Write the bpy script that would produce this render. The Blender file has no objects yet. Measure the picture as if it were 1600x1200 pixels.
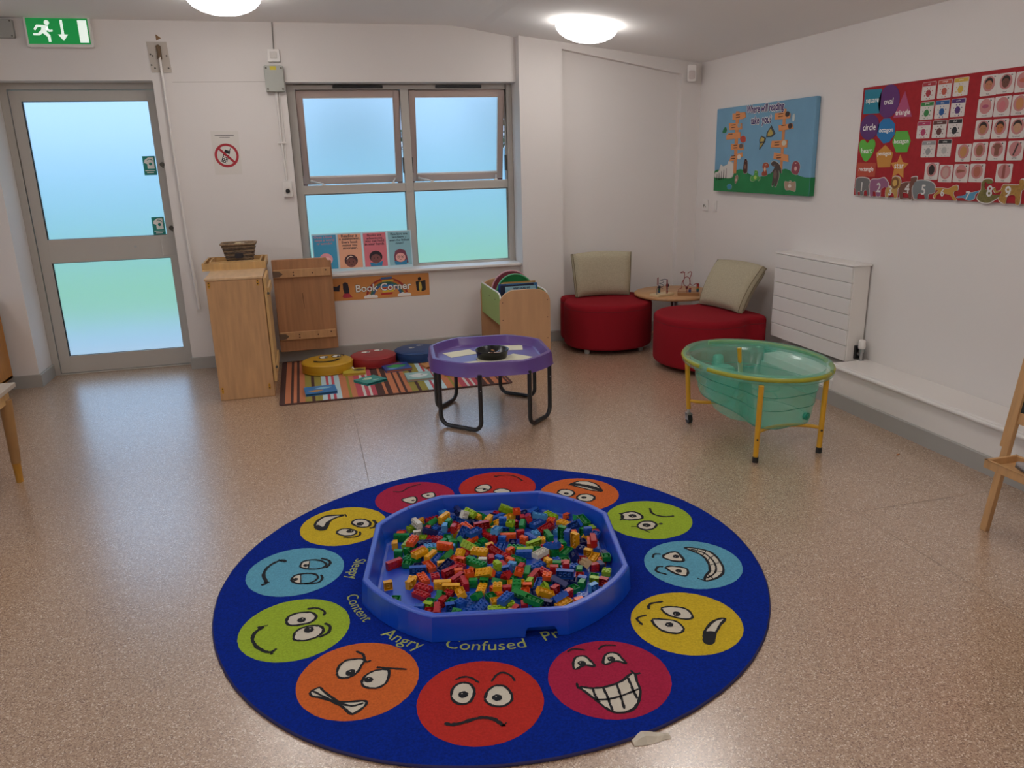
import bpy, bmesh, math, random
from mathutils import Vector, Matrix, Quaternion, Euler
random.seed(7)
S = bpy.context.scene
COL = S.collection
PI = math.pi

# ------------------------------------------------------------------ camera, world, exposure
YAW, PITCH, ROLL, FPX = 0.252340, 0.281030, 0.0266063, 1213.16
def make_camera():
    cy, sy, cp, sp = math.cos(YAW), math.sin(YAW), math.cos(PITCH), math.sin(PITCH)
    f = Vector((sy * cp, cy * cp, -sp)); r = Vector((cy, -sy, 0)); d = f.cross(r)
    cr, sr = math.cos(ROLL), math.sin(ROLL)
    r2 = cr * r + sr * d; d2 = -sr * r + cr * d
    cam = bpy.data.cameras.new('camera'); o = bpy.data.objects.new('camera', cam)
    M = Matrix((r2, -d2, -f)).transposed().to_4x4(); M.translation = Vector((0, 0, 1.5))
    o.matrix_world = M
    cam.sensor_fit = 'HORIZONTAL'; cam.sensor_width = 36.0; cam.lens = FPX / 1600.0 * 36.0
    cam.clip_start = 0.05; cam.clip_end = 300
    COL.objects.link(o); S.camera = o
make_camera()
S.view_settings.view_transform = 'Standard'
S.view_settings.look = 'None'
S.view_settings.gamma = 1.0
S.view_settings.use_curve_mapping = False
S.view_settings.exposure = 0.1
WORLD_STRENGTH = 1.5
LAMP_STRENGTH = 12.2
w = bpy.data.worlds.new('sky'); S.world = w; w.use_nodes = True
nt = w.node_tree; nt.nodes.clear()
wo = nt.nodes.new('ShaderNodeOutputWorld'); bg = nt.nodes.new('ShaderNodeBackground')
tc = nt.nodes.new('ShaderNodeTexCoord'); sx = nt.nodes.new('ShaderNodeSeparateXYZ'); cr_ = nt.nodes.new('ShaderNodeValToRGB')
nt.links.new(tc.outputs['Generated'], sx.inputs[0]); nt.links.new(sx.outputs['Z'], cr_.inputs[0])
cr_.color_ramp.elements[0].position = 0.0; cr_.color_ramp.elements[0].color = (0.47, 0.68, 0.98, 1)
cr_.color_ramp.elements[1].position = 0.22; cr_.color_ramp.elements[1].color = (0.36, 0.53, 0.84, 1)
e_ = cr_.color_ramp.elements.new(0.85); e_.color = (1.25, 1.6, 2.15, 1)
nt.links.new(cr_.outputs[0], bg.inputs[0]); bg.inputs[1].default_value = WORLD_STRENGTH
nt.links.new(bg.outputs[0], wo.inputs[0])
S.cycles.max_bounces = 10; S.cycles.diffuse_bounces = 5; S.cycles.transmission_bounces = 8; S.cycles.transparent_max_bounces = 16
S.cycles.sample_clamp_indirect = 6.0
S.cycles.use_denoising = True

# ------------------------------------------------------------------ materials
def lin(c):
    if isinstance(c, str):
        c = tuple(int(c[i:i + 2], 16) / 255 for i in (0, 2, 4))
    return tuple(x / 12.92 if x <= 0.04045 else ((x + 0.055) / 1.055) ** 2.4 for x in c) + (1.0,)
MATS = {}
def mat(name, c, rough=0.6, metal=0.0, alpha=1.0, spec=0.5, emit=None, estr=1.0, trans=0.0, bump=None, noise=None, sheen=0.0, coat=0.0, crough=0.03, cior=1.5):
    if name in MATS: return MATS[name]
    m = bpy.data.materials.new(name); m.use_nodes = True; N = m.node_tree; b = N.nodes['Principled BSDF']
    c = lin(c)
    b.inputs['Base Color'].default_value = c; b.inputs['Roughness'].default_value = rough; b.inputs['Metallic'].default_value = metal
    b.inputs['Alpha'].default_value = alpha; b.inputs['Specular IOR Level'].default_value = spec
    b.inputs['Transmission Weight'].default_value = trans; b.inputs['Sheen Weight'].default_value = sheen; b.inputs['Coat Weight'].default_value = coat; b.inputs['Coat Roughness'].default_value = crough; b.inputs['Coat IOR'].default_value = cior
    if emit: b.inputs['Emission Color'].default_value = lin(emit); b.inputs['Emission Strength'].default_value = estr
    if noise or bump:
        t = N.nodes.new('ShaderNodeTexCoord')
    if noise:      # (scale, amount) or (scale, amount, (sx,sy,sz))
        mp = N.nodes.new('ShaderNodeMapping'); N.links.new(t.outputs['Object'], mp.inputs[0])
        if len(noise) > 2: mp.inputs['Scale'].default_value = noise[2]
        n = N.nodes.new('ShaderNodeTexNoise'); n.inputs['Scale'].default_value = noise[0]; n.inputs['Detail'].default_value = 4
        N.links.new(mp.outputs[0], n.inputs[0])
        r = N.nodes.new('ShaderNodeValToRGB'); a = noise[1]
        r.color_ramp.elements[0].position = 0.3; r.color_ramp.elements[1].position = 0.7
        r.color_ramp.elements[0].color = tuple(max(0, x * (1 - a)) for x in c[:3]) + (1,)
        r.color_ramp.elements[1].color = tuple(min(1, x * (1 + a)) for x in c[:3]) + (1,)
        N.links.new(n.outputs[0], r.inputs[0]); N.links.new(r.outputs[0], b.inputs['Base Color'])
    if bump:       # (scale, strength)
        n2 = N.nodes.new('ShaderNodeTexNoise'); n2.inputs['Scale'].default_value = bump[0]; n2.inputs['Detail'].default_value = 3
        N.links.new(t.outputs['Object'], n2.inputs[0])
        bp = N.nodes.new('ShaderNodeBump'); bp.inputs['Strength'].default_value = bump[1]; bp.inputs['Distance'].default_value = 0.002
        N.links.new(n2.outputs[0], bp.inputs['Height']); N.links.new(bp.outputs[0], b.inputs['Normal'])
    MATS[name] = m; return m

def floor_material():
    m = bpy.data.materials.new('speckled_vinyl'); m.use_nodes = True; N = m.node_tree; b = N.nodes['Principled BSDF']
    t = N.nodes.new('ShaderNodeTexCoord')
    v = N.nodes.new('ShaderNodeTexVoronoi'); v.inputs['Scale'].default_value = 300
    N.links.new(t.outputs['Object'], v.inputs[0])
    s = N.nodes.new('ShaderNodeSeparateColor'); N.links.new(v.outputs['Color'], s.inputs[0])
    r = N.nodes.new('ShaderNodeValToRGB'); r.color_ramp.interpolation = 'CONSTANT'
    cs = ['80604a', '9c7c62', 'ad8d72', 'b5967a', 'c6aa90', 'dfcbb4']
    ps = [0.0, 0.12, 0.35, 0.58, 0.80, 0.93]
    el = r.color_ramp.elements
    el[0].position = 0; el[0].color = lin(cs[0]); el[1].position = ps[1]; el[1].color = lin(cs[1])
    for p, c in zip(ps[2:], cs[2:]):
        e = el.new(p); e.color = lin(c)
    N.links.new(s.outputs[0], r.inputs[0]); N.links.new(r.outputs[0], b.inputs['Base Color'])
    b.inputs['Roughness'].default_value = 0.42; b.inputs['Specular IOR Level'].default_value = 0.5
    b.inputs['Coat Weight'].default_value = 1.0; b.inputs['Coat Roughness'].default_value = 0.27; b.inputs['Coat IOR'].default_value = 2.5
    n = N.nodes.new('ShaderNodeTexNoise'); n.inputs['Scale'].default_value = 260; N.links.new(t.outputs['Object'], n.inputs[0])
    bp = N.nodes.new('ShaderNodeBump'); bp.inputs['Strength'].default_value = 0.14; bp.inputs['Distance'].default_value = 0.001
    N.links.new(n.outputs[0], bp.inputs['Height']); N.links.new(bp.outputs[0], b.inputs['Normal'])
    return m
M_FLOOR = floor_material()
M_WALL = mat('painted_plaster', 'e0dad6', 0.85, bump=(60, 0.15))
M_CEIL = mat('ceiling_paint', 'f0eeec', 0.9)
M_SKIRT = mat('grey_vinyl_skirting', 'a3a09a', 0.6)
M_WHITE = mat('white_gloss_paint', 'e2ddd8', 0.4)
M_ALU = mat('white_frame_coating', 'b9b3ab', 0.4)
M_SASH = mat('sash_coating', 'b8a49c', 0.4)
M_DKRED = mat('dark_red_sash_edge', '5a1418', 0.5)
M_BLACK = mat('black_plastic', '121214', 0.4)
M_METAL = mat('brushed_steel', 'b0b0b0', 0.3, 0.9)
M_DKMETAL = mat('dull_metal', '5c5850', 0.5, 0.6)
M_BEECH = mat('beech_wood', 'bd9165', 0.5, noise=(6, 0.13, (6, 6, 0.7)))
M_BEECH2 = mat('light_beech_wood', 'c8a068', 0.5, noise=(6, 0.12, (6, 6, 0.7)))
M_PEACH = mat('pale_beech_board', 'c79a70', 0.5, noise=(5, 0.06, (4, 4, 0.7)))
M_PAPER = mat('white_paper', 'e9e6e0', 0.8)
M_INK = mat('black_ink', '16161a', 0.8)
M_GREY = mat('grey_plastic', '9b9a94', 0.5)
def frosted():
    m = bpy.data.materials.new('frosted_film_glass'); m.use_nodes = True; N = m.node_tree; b = N.nodes['Principled BSDF']
    b.inputs['Base Color'].default_value = (0.86, 0.97, 0.97, 1); b.inputs['Roughness'].default_value = 0.34
    b.inputs['Transmission Weight'].default_value = 1.0; b.inputs['IOR'].default_value = 1.45; b.inputs['Specular IOR Level'].default_value = 0.3
    return m
M_GLASS = frosted()

# ------------------------------------------------------------------ mesh builder
def catmull(P, n=6, closed=False):
    P = [Vector(p) for p in P]; L = len(P)
    if L < 3: return P
    out = []; rng = range(L) if closed else range(L - 1)
    for i in rng:
        if closed: a, b, c, d = P[(i - 1) % L], P[i], P[(i + 1) % L], P[(i + 2) % L]
        else: a, b, c, d = P[max(i - 1, 0)], P[i], P[i + 1], P[min(i + 2, L - 1)]
        for k in range(n):
            t = k / n
            out.append(0.5 * ((2 * b) + (c - a) * t + (2 * a - 5 * b + 4 * c - d) * t * t + (3 * b - a - 3 * c + d) * t ** 3))
    if not closed: out.append(P[-1])
    return out
class MB:
    def __init__(s): s.v = []; s.f = []; s.m = []; s.sm = []
    def add(s, vs, fs, m=0, smooth=False, M=None):
        o = len(s.v)
        for p in vs:
            p = Vector(p); s.v.append(M @ p if M else p)
        for f in fs: s.f.append([i + o for i in f]); s.m.append(m); s.sm.append(smooth)
        return s
    def box(s, a, b, m=0, M=None):
        x0, y0, z0 = a; x1, y1, z1 = b
        vs = [(x0, y0, z0), (x1, y0, z0), (x1, y1, z0), (x0, y1, z0), (x0, y0, z1), (x1, y0, z1), (x1, y1, z1), (x0, y1, z1)]
        return s.add(vs, [(0, 3, 2, 1), (4, 5, 6, 7), (0, 1, 5, 4), (1, 2, 6, 5), (2, 3, 7, 6), (3, 0, 4, 7)], m, False, M)
    def poly(s, pts, m=0, M=None): return s.add(pts, [list(range(len(pts)))], m, False, M)
    def prism(s, pts, vec, m=0, smooth=False, M=None, cap=True):
        n = len(pts); vec = Vector(vec); P = [Vector(p) for p in pts]
        s.add(P + [p + vec for p in P], [(i, (i + 1) % n, n + (i + 1) % n, n + i) for i in range(n)] , m, smooth, M)
        if cap:
            s.add(P, [list(range(n))[::-1]], m, False, M); s.add([p + vec for p in P], [list(range(n))], m, False, M)
        return s
    def loft(s, rings, m=0, smooth=True, M=None, cap=(True, True), closed=True):
        n = len(rings[0]); vs = [p for r in rings for p in r]; fs = []
        for k in range(len(rings) - 1):
            for i in range(n if closed else n - 1):
                j = (i + 1) % n; fs.append((k * n + i, k * n + j, (k + 1) * n + j, (k + 1) * n + i))
        s.add(vs, fs, m, smooth, M)
        if cap[0]: s.add(rings[0], [list(range(n))[::-1]], m, False, M)
        if cap[1]: s.add(rings[-1], [list(range(n))], m, False, M)
        return s
    def cyl(s, p0, p1, r0, r1=None, n=16, m=0, M=None, smooth=True):
        p0 = Vector(p0); p1 = Vector(p1); r1 = r0 if r1 is None else r1
        d = (p1 - p0).normalized(); a = d.orthogonal().normalized(); b = d.cross(a)
        R = [[p + (a * math.cos(t) + b * math.sin(t)) * r for t in [2 * PI * i / n for i in range(n)]] for p, r in ((p0, r0), (p1, r1))]
        return s.loft(R, m, smooth, M)
    def tube(s, path, r, n=10, m=0, M=None, closed=False):
        P = [Vector(p) for p in path]; L = len(P); rings = []; a = None
        for i in range(L):
            if closed: d = P[(i + 1) % L] - P[i - 1]
            else: d = P[min(i + 1, L - 1)] - P[max(i - 1, 0)]
            d.normalize()
            a = d.orthogonal().normalized() if a is None else (a - d * a.dot(d)).normalized()
            b = d.cross(a); rr = r[i] if isinstance(r, (list, tuple)) else r
            rings.append([P[i] + (a * math.cos(t) + b * math.sin(t)) * rr for t in [2 * PI * k / n for k in range(n)]])
        if closed: rings.append(rings[0]); return s.loft(rings, m, True, M, (False, False))
        return s.loft(rings, m, True, M)
    def lathe(s, prof, c=(0, 0, 0), n=32, m=0, M=None, cap=(False, False)):
        c = Vector(c)
        return s.loft([[c + Vector((r * math.cos(t), r * math.sin(t), z)) for t in [2 * PI * k / n for k in range(n)]] for r, z in prof], m, True, M, cap)
    def ball(s, c, r, n=12, m=0, sc=(1, 1, 1), M=None):
        c = Vector(c); rings = []
        for i in range(n // 2 + 1):
            ph = -PI / 2 + PI * i / (n // 2); q = max(math.cos(ph), 1e-3)
            rings.append([c + Vector((r * sc[0] * q * math.cos(t), r * sc[1] * q * math.sin(t), r * sc[2] * math.sin(ph))) for t in [2 * PI * k / n for k in range(n)]])
        return s.loft(rings, m, True, M)
    def build(s, name, mats, parent=None, bevel=None, local=False, recalc=True):
        if not isinstance(mats, (list, tuple)): mats = [mats]
        me = bpy.data.meshes.new(name); off = Vector((0, 0, 0))
        if parent is not None:
            p = parent
            while p is not None: off += p.location; p = p.parent
        elif not local:
            xs = [v.x for v in s.v]; ys = [v.y for v in s.v]; zs = [v.z for v in s.v]
            off = Vector(((min(xs) + max(xs)) / 2, (min(ys) + max(ys)) / 2, min(zs)))
        if local: off = Vector((0, 0, 0))
        me.from_pydata([tuple(v - off) for v in s.v], [], s.f)
        for m in mats: me.materials.append(m)
        me.polygons.foreach_set('material_index', s.m); me.polygons.foreach_set('use_smooth', s.sm)
        if recalc:
            bm = bmesh.new(); bm.from_mesh(me); bmesh.ops.remove_doubles(bm, verts=bm.verts, dist=1e-6) if bevel else None
            bmesh.ops.recalc_face_normals(bm, faces=bm.faces); bm.to_mesh(me); bm.free()
        me.update()
        o = bpy.data.objects.new(name, me); COL.objects.link(o)
        if parent is not None: o.parent = parent
        elif not local: o.location = off
        if bevel:
            b = o.modifiers.new('bevel', 'BEVEL'); b.width = bevel; b.segments = 2; b.limit_method = 'ANGLE'; b.angle_limit = 0.7
        return o
def tag(o, label, cat, group=None, kind=None):
    if label: o['label'] = label
    if cat: o['category'] = cat
    if group: o['group'] = group
    if kind: o['kind'] = kind
    return o
def thing(name, loc, label, cat, group=None):
    o = bpy.data.objects.new(name, None); o.empty_display_size = 0.1; o.location = loc; COL.objects.link(o)
    return tag(o, label, cat, group)
def struct(o): o['kind'] = 'structure'; return o
def lab(o, s): o['label'] = s; return o
_txt = {}
def text_polys(s):
    """outline text as flat polygons in (x, y), normalised so that cap height is about 1"""
    if s in _txt: return _txt[s]
    c = bpy.data.curves.new('t', 'FONT'); c.body = s; c.size = 1.0; c.resolution_u = 3
    c.align_x = 'LEFT'
    o = bpy.data.objects.new('t', c); me = bpy.data.meshes.new_from_object(o)
    vs = [tuple(v.co[:2]) for v in me.vertices]; fs = [list(p.vertices) for p in me.polygons]
    bpy.data.objects.remove(o); bpy.data.meshes.remove(me); bpy.data.curves.remove(c)
    _txt[s] = (vs, fs); return vs, fs
def put_text(mb, s, c, xd, ud, nd, width=None, height=None, m=0, align='C', bold=0.0):
    """s centred on c; xd reading direction, ud up, nd toward the reader"""
    vs, fs = text_polys(s)
    if not vs: return
    x0 = min(v[0] for v in vs); x1 = max(v[0] for v in vs); y0 = min(v[1] for v in vs); y1 = max(v[1] for v in vs)
    sx = width / (x1 - x0) if width else None; sy = height / (y1 - y0) if height else None
    sx = sx or sy; sy = sy or sx
    c = Vector(c); xd = Vector(xd); ud = Vector(ud); nd = Vector(nd)
    offs = [(0, 0)] if not bold else [(-bold, 0), (bold, 0), (0, bold), (0, -bold)]
    for k, (ox, oy) in enumerate(offs):
        mb.add([c + xd * ((v[0] - (x0 + x1) / 2) * sx + ox) + ud * ((v[1] - (y0 + y1) / 2) * sy + oy) + nd * (0.00005 * k) for v in vs], fs, m)
def ribbon(mb, pts, width, m=0, z=0.0, mapf=None, jit=0.0):
    P = [Vector((p[0], p[1])) for p in pts]; L = len(P); Lf = []; Rt = []
    for i in range(L):
        d = P[min(i + 1, L - 1)] - P[max(i - 1, 0)]
        if d.length < 1e-9: d = Vector((1, 0))
        d.normalize(); nn = Vector((-d.y, d.x)); taper = 0.55 if i in (0, L - 1) else 1.0
        w_ = width / 2 * taper * (1 + random.uniform(-jit, jit))
        Lf.append(P[i] + nn * w_); Rt.append(P[i] - nn * w_)
    vs = [mapf(q, z) for q in Lf] + [mapf(q, z) for q in Rt]
    mb.add(vs, [(i, i + 1, L + i + 1, L + i) for i in range(L - 1)], m)
def circ(cx, cy, r, n=24, ry=None): return [(cx + r * math.cos(2 * PI * k / n), cy + (ry or r) * math.sin(2 * PI * k / n)) for k in range(n)]
def rrect(x0, y0, x1, y1, r, n=4):
    out = []
    for cx, cy, a in ((x1 - r, y1 - r, 0), (x0 + r, y1 - r, 90), (x0 + r, y0 + r, 180), (x1 - r, y0 + r, 270)):
        for k in range(n + 1):
            t = math.radians(a + 90 * k / n); out.append((cx + r * math.cos(t), cy + r * math.sin(t)))
    return out
def rounded_block(mb, outline, z0, z1, r, m=0, M=None, bulge=0.0):
    """closed outline extruded upward with rounded top and bottom edges"""
    cx = sum(p[0] for p in outline) / len(outline); cy = sum(p[1] for p in outline) / len(outline)
    R = max(math.hypot(p[0] - cx, p[1] - cy) for p in outline); rings = []
    def ring(ins, z): 
        k = (R - ins) / R
        return [Vector((cx + (p[0] - cx) * k, cy + (p[1] - cy) * k, z)) for p in outline]
    for i in range(6):
        a = PI / 2 * i / 5; rings.append(ring(r * (1 - math.sin(a)), z0 + r * (1 - math.cos(a))))
    for i in range(6):
        a = PI / 2 * i / 5; rings.append(ring(r * (1 - math.cos(a)), z1 - r + r * math.sin(a)))
    rings.append(ring(R * 0.5, z1 + bulge * 0.8)); rings.append(ring(R * 0.98, z1 + bulge))
    return mb.loft(rings, m, True, M)
# measured outlines, in metres (wall items as (y, z)) or in face radii (rug faces)
WALL = {"cards":[["red",3.654,1.793,0.1,0.09],["orange",3.546,1.794,0.097,0.09],["yellow",3.441,1.795,0.099,0.088],["green",3.652,1.694,0.099,0.09],["blue",3.547,1.694,0.1,0.09],["purple",3.443,1.696,0.095,0.088],["pink",3.659,1.597,0.099,0.087],["brown",3.549,1.597,0.099,0.088],["black",3.447,1.598,0.096,0.088],["grey",3.609,1.498,0.102,0.085],["white",3.499,1.501,0.096,0.087]],"body":[["face",3.269,1.786,0.099,0.096],["head",3.173,1.787,0.098,0.092],["eye",3.077,1.785,0.089,0.091],["mouth",3.272,1.683,0.096,0.089],["tongue",3.174,1.684,0.095,0.092],["nose",3.079,1.684,0.09,0.091],["chin",3.269,1.583,0.096,0.09],["neck",3.17,1.583,0.093,0.09],["forehead",3.073,1.582,0.087,0.092],["ear",3.371,1.475,0.098,0.087],["chest",3.272,1.48,0.094,0.089],["back",3.17,1.481,0.095,0.089],["arm",3.067,1.481,0.091,0.089],["hair",3.568,1.385,0.097,0.089],["elbow",3.47,1.373,0.092,0.088],["finger",3.37,1.376,0.098,0.09],["leg",3.27,1.378,0.095,0.09],["foot",3.112,1.379,0.092,0.087]],"shapes":{"square":[[4.154,1.839],[4.012,1.835],[4.013,1.703],[4.152,1.706]],"oval_box":[[4.031,1.852],[3.863,1.673]],"triangle":[[3.827,1.806],[3.756,1.67],[3.898,1.672]],"circle_box":[[4.167,1.701],[4.006,1.559]],"octagon":[[3.977,1.671],[3.923,1.671],[3.878,1.637],[3.873,1.582],[3.911,1.542],[3.956,1.535],[4.016,1.579],[4.016,1.636]],"hexagon":[[3.864,1.598],[3.775,1.597],[3.744,1.544],[3.763,1.484],[3.846,1.484],[3.885,1.541]],"heart":[[4.091,1.541],[4.122,1.561],[4.155,1.552],[4.157,1.512],[4.131,1.468],[4.089,1.436],[4.043,1.474],[4.023,1.524],[4.034,1.556],[4.067,1.56]],"pentagon":[[3.939,1.527],[3.87,1.482],[3.882,1.405],[3.982,1.403],[4.008,1.482]],"star":[[3.811,1.474],[3.788,1.433],[3.741,1.424],[3.774,1.395],[3.77,1.347],[3.813,1.371],[3.857,1.349],[3.847,1.395],[3.881,1.429],[3.828,1.433]],"rectangle":[[4.16,1.431],[4.002,1.429],[3.999,1.35],[4.157,1.351]]},"animals":{"1":[[4.158,1.323],[4.146,1.34],[4.098,1.344],[4.05,1.337],[4.036,1.316],[4.044,1.297],[4.029,1.248],[4.046,1.244],[4.059,1.272],[4.079,1.268],[4.081,1.243],[4.107,1.242],[4.115,1.264],[4.132,1.26],[4.127,1.246],[4.146,1.245],[4.157,1.282],[4.174,1.278],[4.158,1.291]],"2":[[4.033,1.316],[4.013,1.335],[3.967,1.337],[3.924,1.345],[3.903,1.336],[3.879,1.313],[3.885,1.292],[3.916,1.291],[3.936,1.278],[3.937,1.245],[3.967,1.242],[3.98,1.268],[3.998,1.267],[3.999,1.242],[4.022,1.243]],"3":[[3.85,1.346],[3.825,1.354],[3.795,1.347],[3.783,1.324],[3.787,1.297],[3.802,1.285],[3.8,1.244],[3.82,1.237],[3.833,1.263],[3.868,1.265],[3.868,1.241],[3.891,1.243],[3.895,1.282],[3.873,1.301],[3.848,1.308],[3.854,1.331]],"4":[[3.789,1.309],[3.75,1.324],[3.711,1.327],[3.708,1.348],[3.667,1.353],[3.666,1.334],[3.686,1.311],[3.695,1.288],[3.687,1.239],[3.707,1.235],[3.719,1.264],[3.757,1.269],[3.753,1.238],[3.777,1.236],[3.793,1.285]],"5":[[3.677,1.326],[3.639,1.336],[3.576,1.333],[3.535,1.315],[3.528,1.281],[3.547,1.27],[3.569,1.266],[3.569,1.243],[3.588,1.241],[3.604,1.268],[3.643,1.266],[3.647,1.242],[3.672,1.244],[3.688,1.288]],"6":[[3.527,1.298],[3.481,1.3],[3.437,1.298],[3.407,1.312],[3.379,1.313],[3.376,1.291],[3.399,1.283],[3.396,1.266],[3.374,1.243],[3.395,1.242],[3.421,1.266],[3.469,1.272],[3.505,1.268],[3.517,1.248],[3.531,1.253],[3.524,1.27],[3.501,1.285],[3.524,1.29]],"7":[[3.371,1.262],[3.327,1.269],[3.309,1.288],[3.288,1.283],[3.237,1.293],[3.26,1.274],[3.264,1.255],[3.289,1.245],[3.316,1.248],[3.331,1.256],[3.369,1.255]],"8":[[3.241,1.28],[3.229,1.301],[3.231,1.332],[3.211,1.349],[3.176,1.348],[3.166,1.333],[3.191,1.327],[3.212,1.336],[3.206,1.301],[3.18,1.297],[3.157,1.277],[3.107,1.279],[3.135,1.258],[3.176,1.238],[3.221,1.241],[3.247,1.258]],"9":[[3.108,1.319],[3.092,1.327],[3.02,1.326],[3.017,1.346],[2.995,1.349],[2.987,1.307],[3.0,1.297],[2.999,1.241],[3.022,1.24],[3.031,1.277],[3.07,1.275],[3.076,1.24],[3.095,1.242],[3.119,1.258],[3.107,1.294],[3.14,1.285],[3.158,1.303],[3.147,1.311],[3.138,1.296],[3.115,1.301]]},"canvas":{"posts":[[[5.554,1.808],[5.505,1.805],[5.507,1.358],[5.547,1.357]],[[4.937,1.786],[4.902,1.784],[4.904,1.389],[4.932,1.388]]],"signs":[[[5.6,1.795],[5.421,1.795],[5.407,1.76],[5.445,1.748],[5.595,1.748]],[[5.646,1.728],[5.46,1.719],[5.453,1.674],[5.638,1.676]],[[5.675,1.637],[5.645,1.655],[5.475,1.656],[5.47,1.612],[5.672,1.607]],[[5.598,1.574],[5.426,1.569],[5.413,1.526],[5.594,1.531]],[[5.614,1.444],[5.595,1.482],[5.432,1.51],[5.422,1.479],[5.579,1.448]],[[5.031,1.764],[4.92,1.763],[4.849,1.751],[4.85,1.72],[5.031,1.722]],[[4.98,1.681],[4.822,1.688],[4.803,1.654],[4.97,1.641]],[[5.049,1.581],[4.862,1.582],[4.863,1.532],[5.059,1.536]],[[5.012,1.502],[4.843,1.484],[4.835,1.438],[5.016,1.46]]],"hill":[[5.835,1.221],[5.842,1.368],[5.795,1.383],[5.754,1.378],[5.571,1.366],[5.473,1.386],[5.412,1.383],[5.338,1.359],[5.243,1.336],[5.164,1.337],[5.067,1.356],[5.005,1.371],[4.914,1.386],[4.864,1.392],[4.802,1.378],[4.702,1.348],[4.635,1.338],[4.557,1.336],[4.544,1.234],[5.14,1.226]],"bfly":[[[5.124,1.607],[5.122,1.638],[5.069,1.685],[5.015,1.629],[5.054,1.607]],[[5.129,1.604],[5.185,1.62],[5.21,1.595],[5.207,1.571],[5.136,1.575]],[[5.202,1.571],[5.136,1.578],[5.202,1.525]]],"bear":[[5.039,1.432],[5.008,1.443],[4.96,1.431],[4.926,1.406],[4.909,1.366],[4.926,1.366],[4.944,1.383],[4.938,1.337],[4.963,1.278],[4.983,1.275],[4.987,1.307],[4.999,1.279],[5.016,1.283],[5.007,1.365],[5.036,1.362],[5.012,1.382],[4.999,1.405],[5.031,1.414]],"squirrel":[[5.104,1.435],[5.075,1.423],[5.073,1.402],[5.104,1.394],[5.083,1.352],[5.142,1.343],[5.15,1.364],[5.13,1.382],[5.149,1.405],[5.136,1.429]],"mole":[[5.385,1.463],[5.359,1.448],[5.352,1.405],[5.356,1.362],[5.4,1.362],[5.408,1.399],[5.4,1.442]],"cards":[[5.817,1.325],[5.82,1.358],[5.767,1.372],[5.739,1.421],[5.704,1.408],[5.641,1.424],[5.624,1.446],[5.558,1.424],[5.551,1.36],[5.586,1.325],[5.696,1.323]],"turtle":[[5.247,1.378],[5.207,1.372],[5.204,1.345],[5.174,1.328],[5.194,1.306],[5.217,1.315],[5.262,1.302],[5.298,1.311],[5.289,1.338],[5.255,1.348]],"fox":[[4.784,1.428],[4.752,1.443],[4.712,1.428],[4.703,1.395],[4.723,1.359],[4.761,1.359],[4.793,1.378]],"birds":[[4.859,1.309],[4.823,1.307],[4.8,1.315],[4.774,1.306],[4.743,1.307],[4.738,1.25],[4.772,1.249],[4.797,1.254],[4.842,1.253],[4.86,1.281]],"berry":[[5.473,1.615],[5.432,1.629],[5.399,1.615],[5.398,1.588],[5.433,1.58],[5.464,1.59]],"leaf":[[5.731,1.68],[5.7,1.701],[5.677,1.687],[5.684,1.662],[5.735,1.66]],"pine":[[5.631,1.263],[5.594,1.277],[5.563,1.264],[5.571,1.239],[5.616,1.237]],"flask":[[4.823,1.739],[4.8,1.743],[4.8,1.705],[4.822,1.703]],"rab":[[5.517,1.332],[5.483,1.342],[5.478,1.311],[5.5,1.285],[5.519,1.288]]},"ctext":[["Where will reading",[5.398,1.783],[4.942,1.781],[5.388,1.821]],["take  you?",[5.332,1.709],[5.082,1.705],[5.333,1.738]]]}
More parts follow.
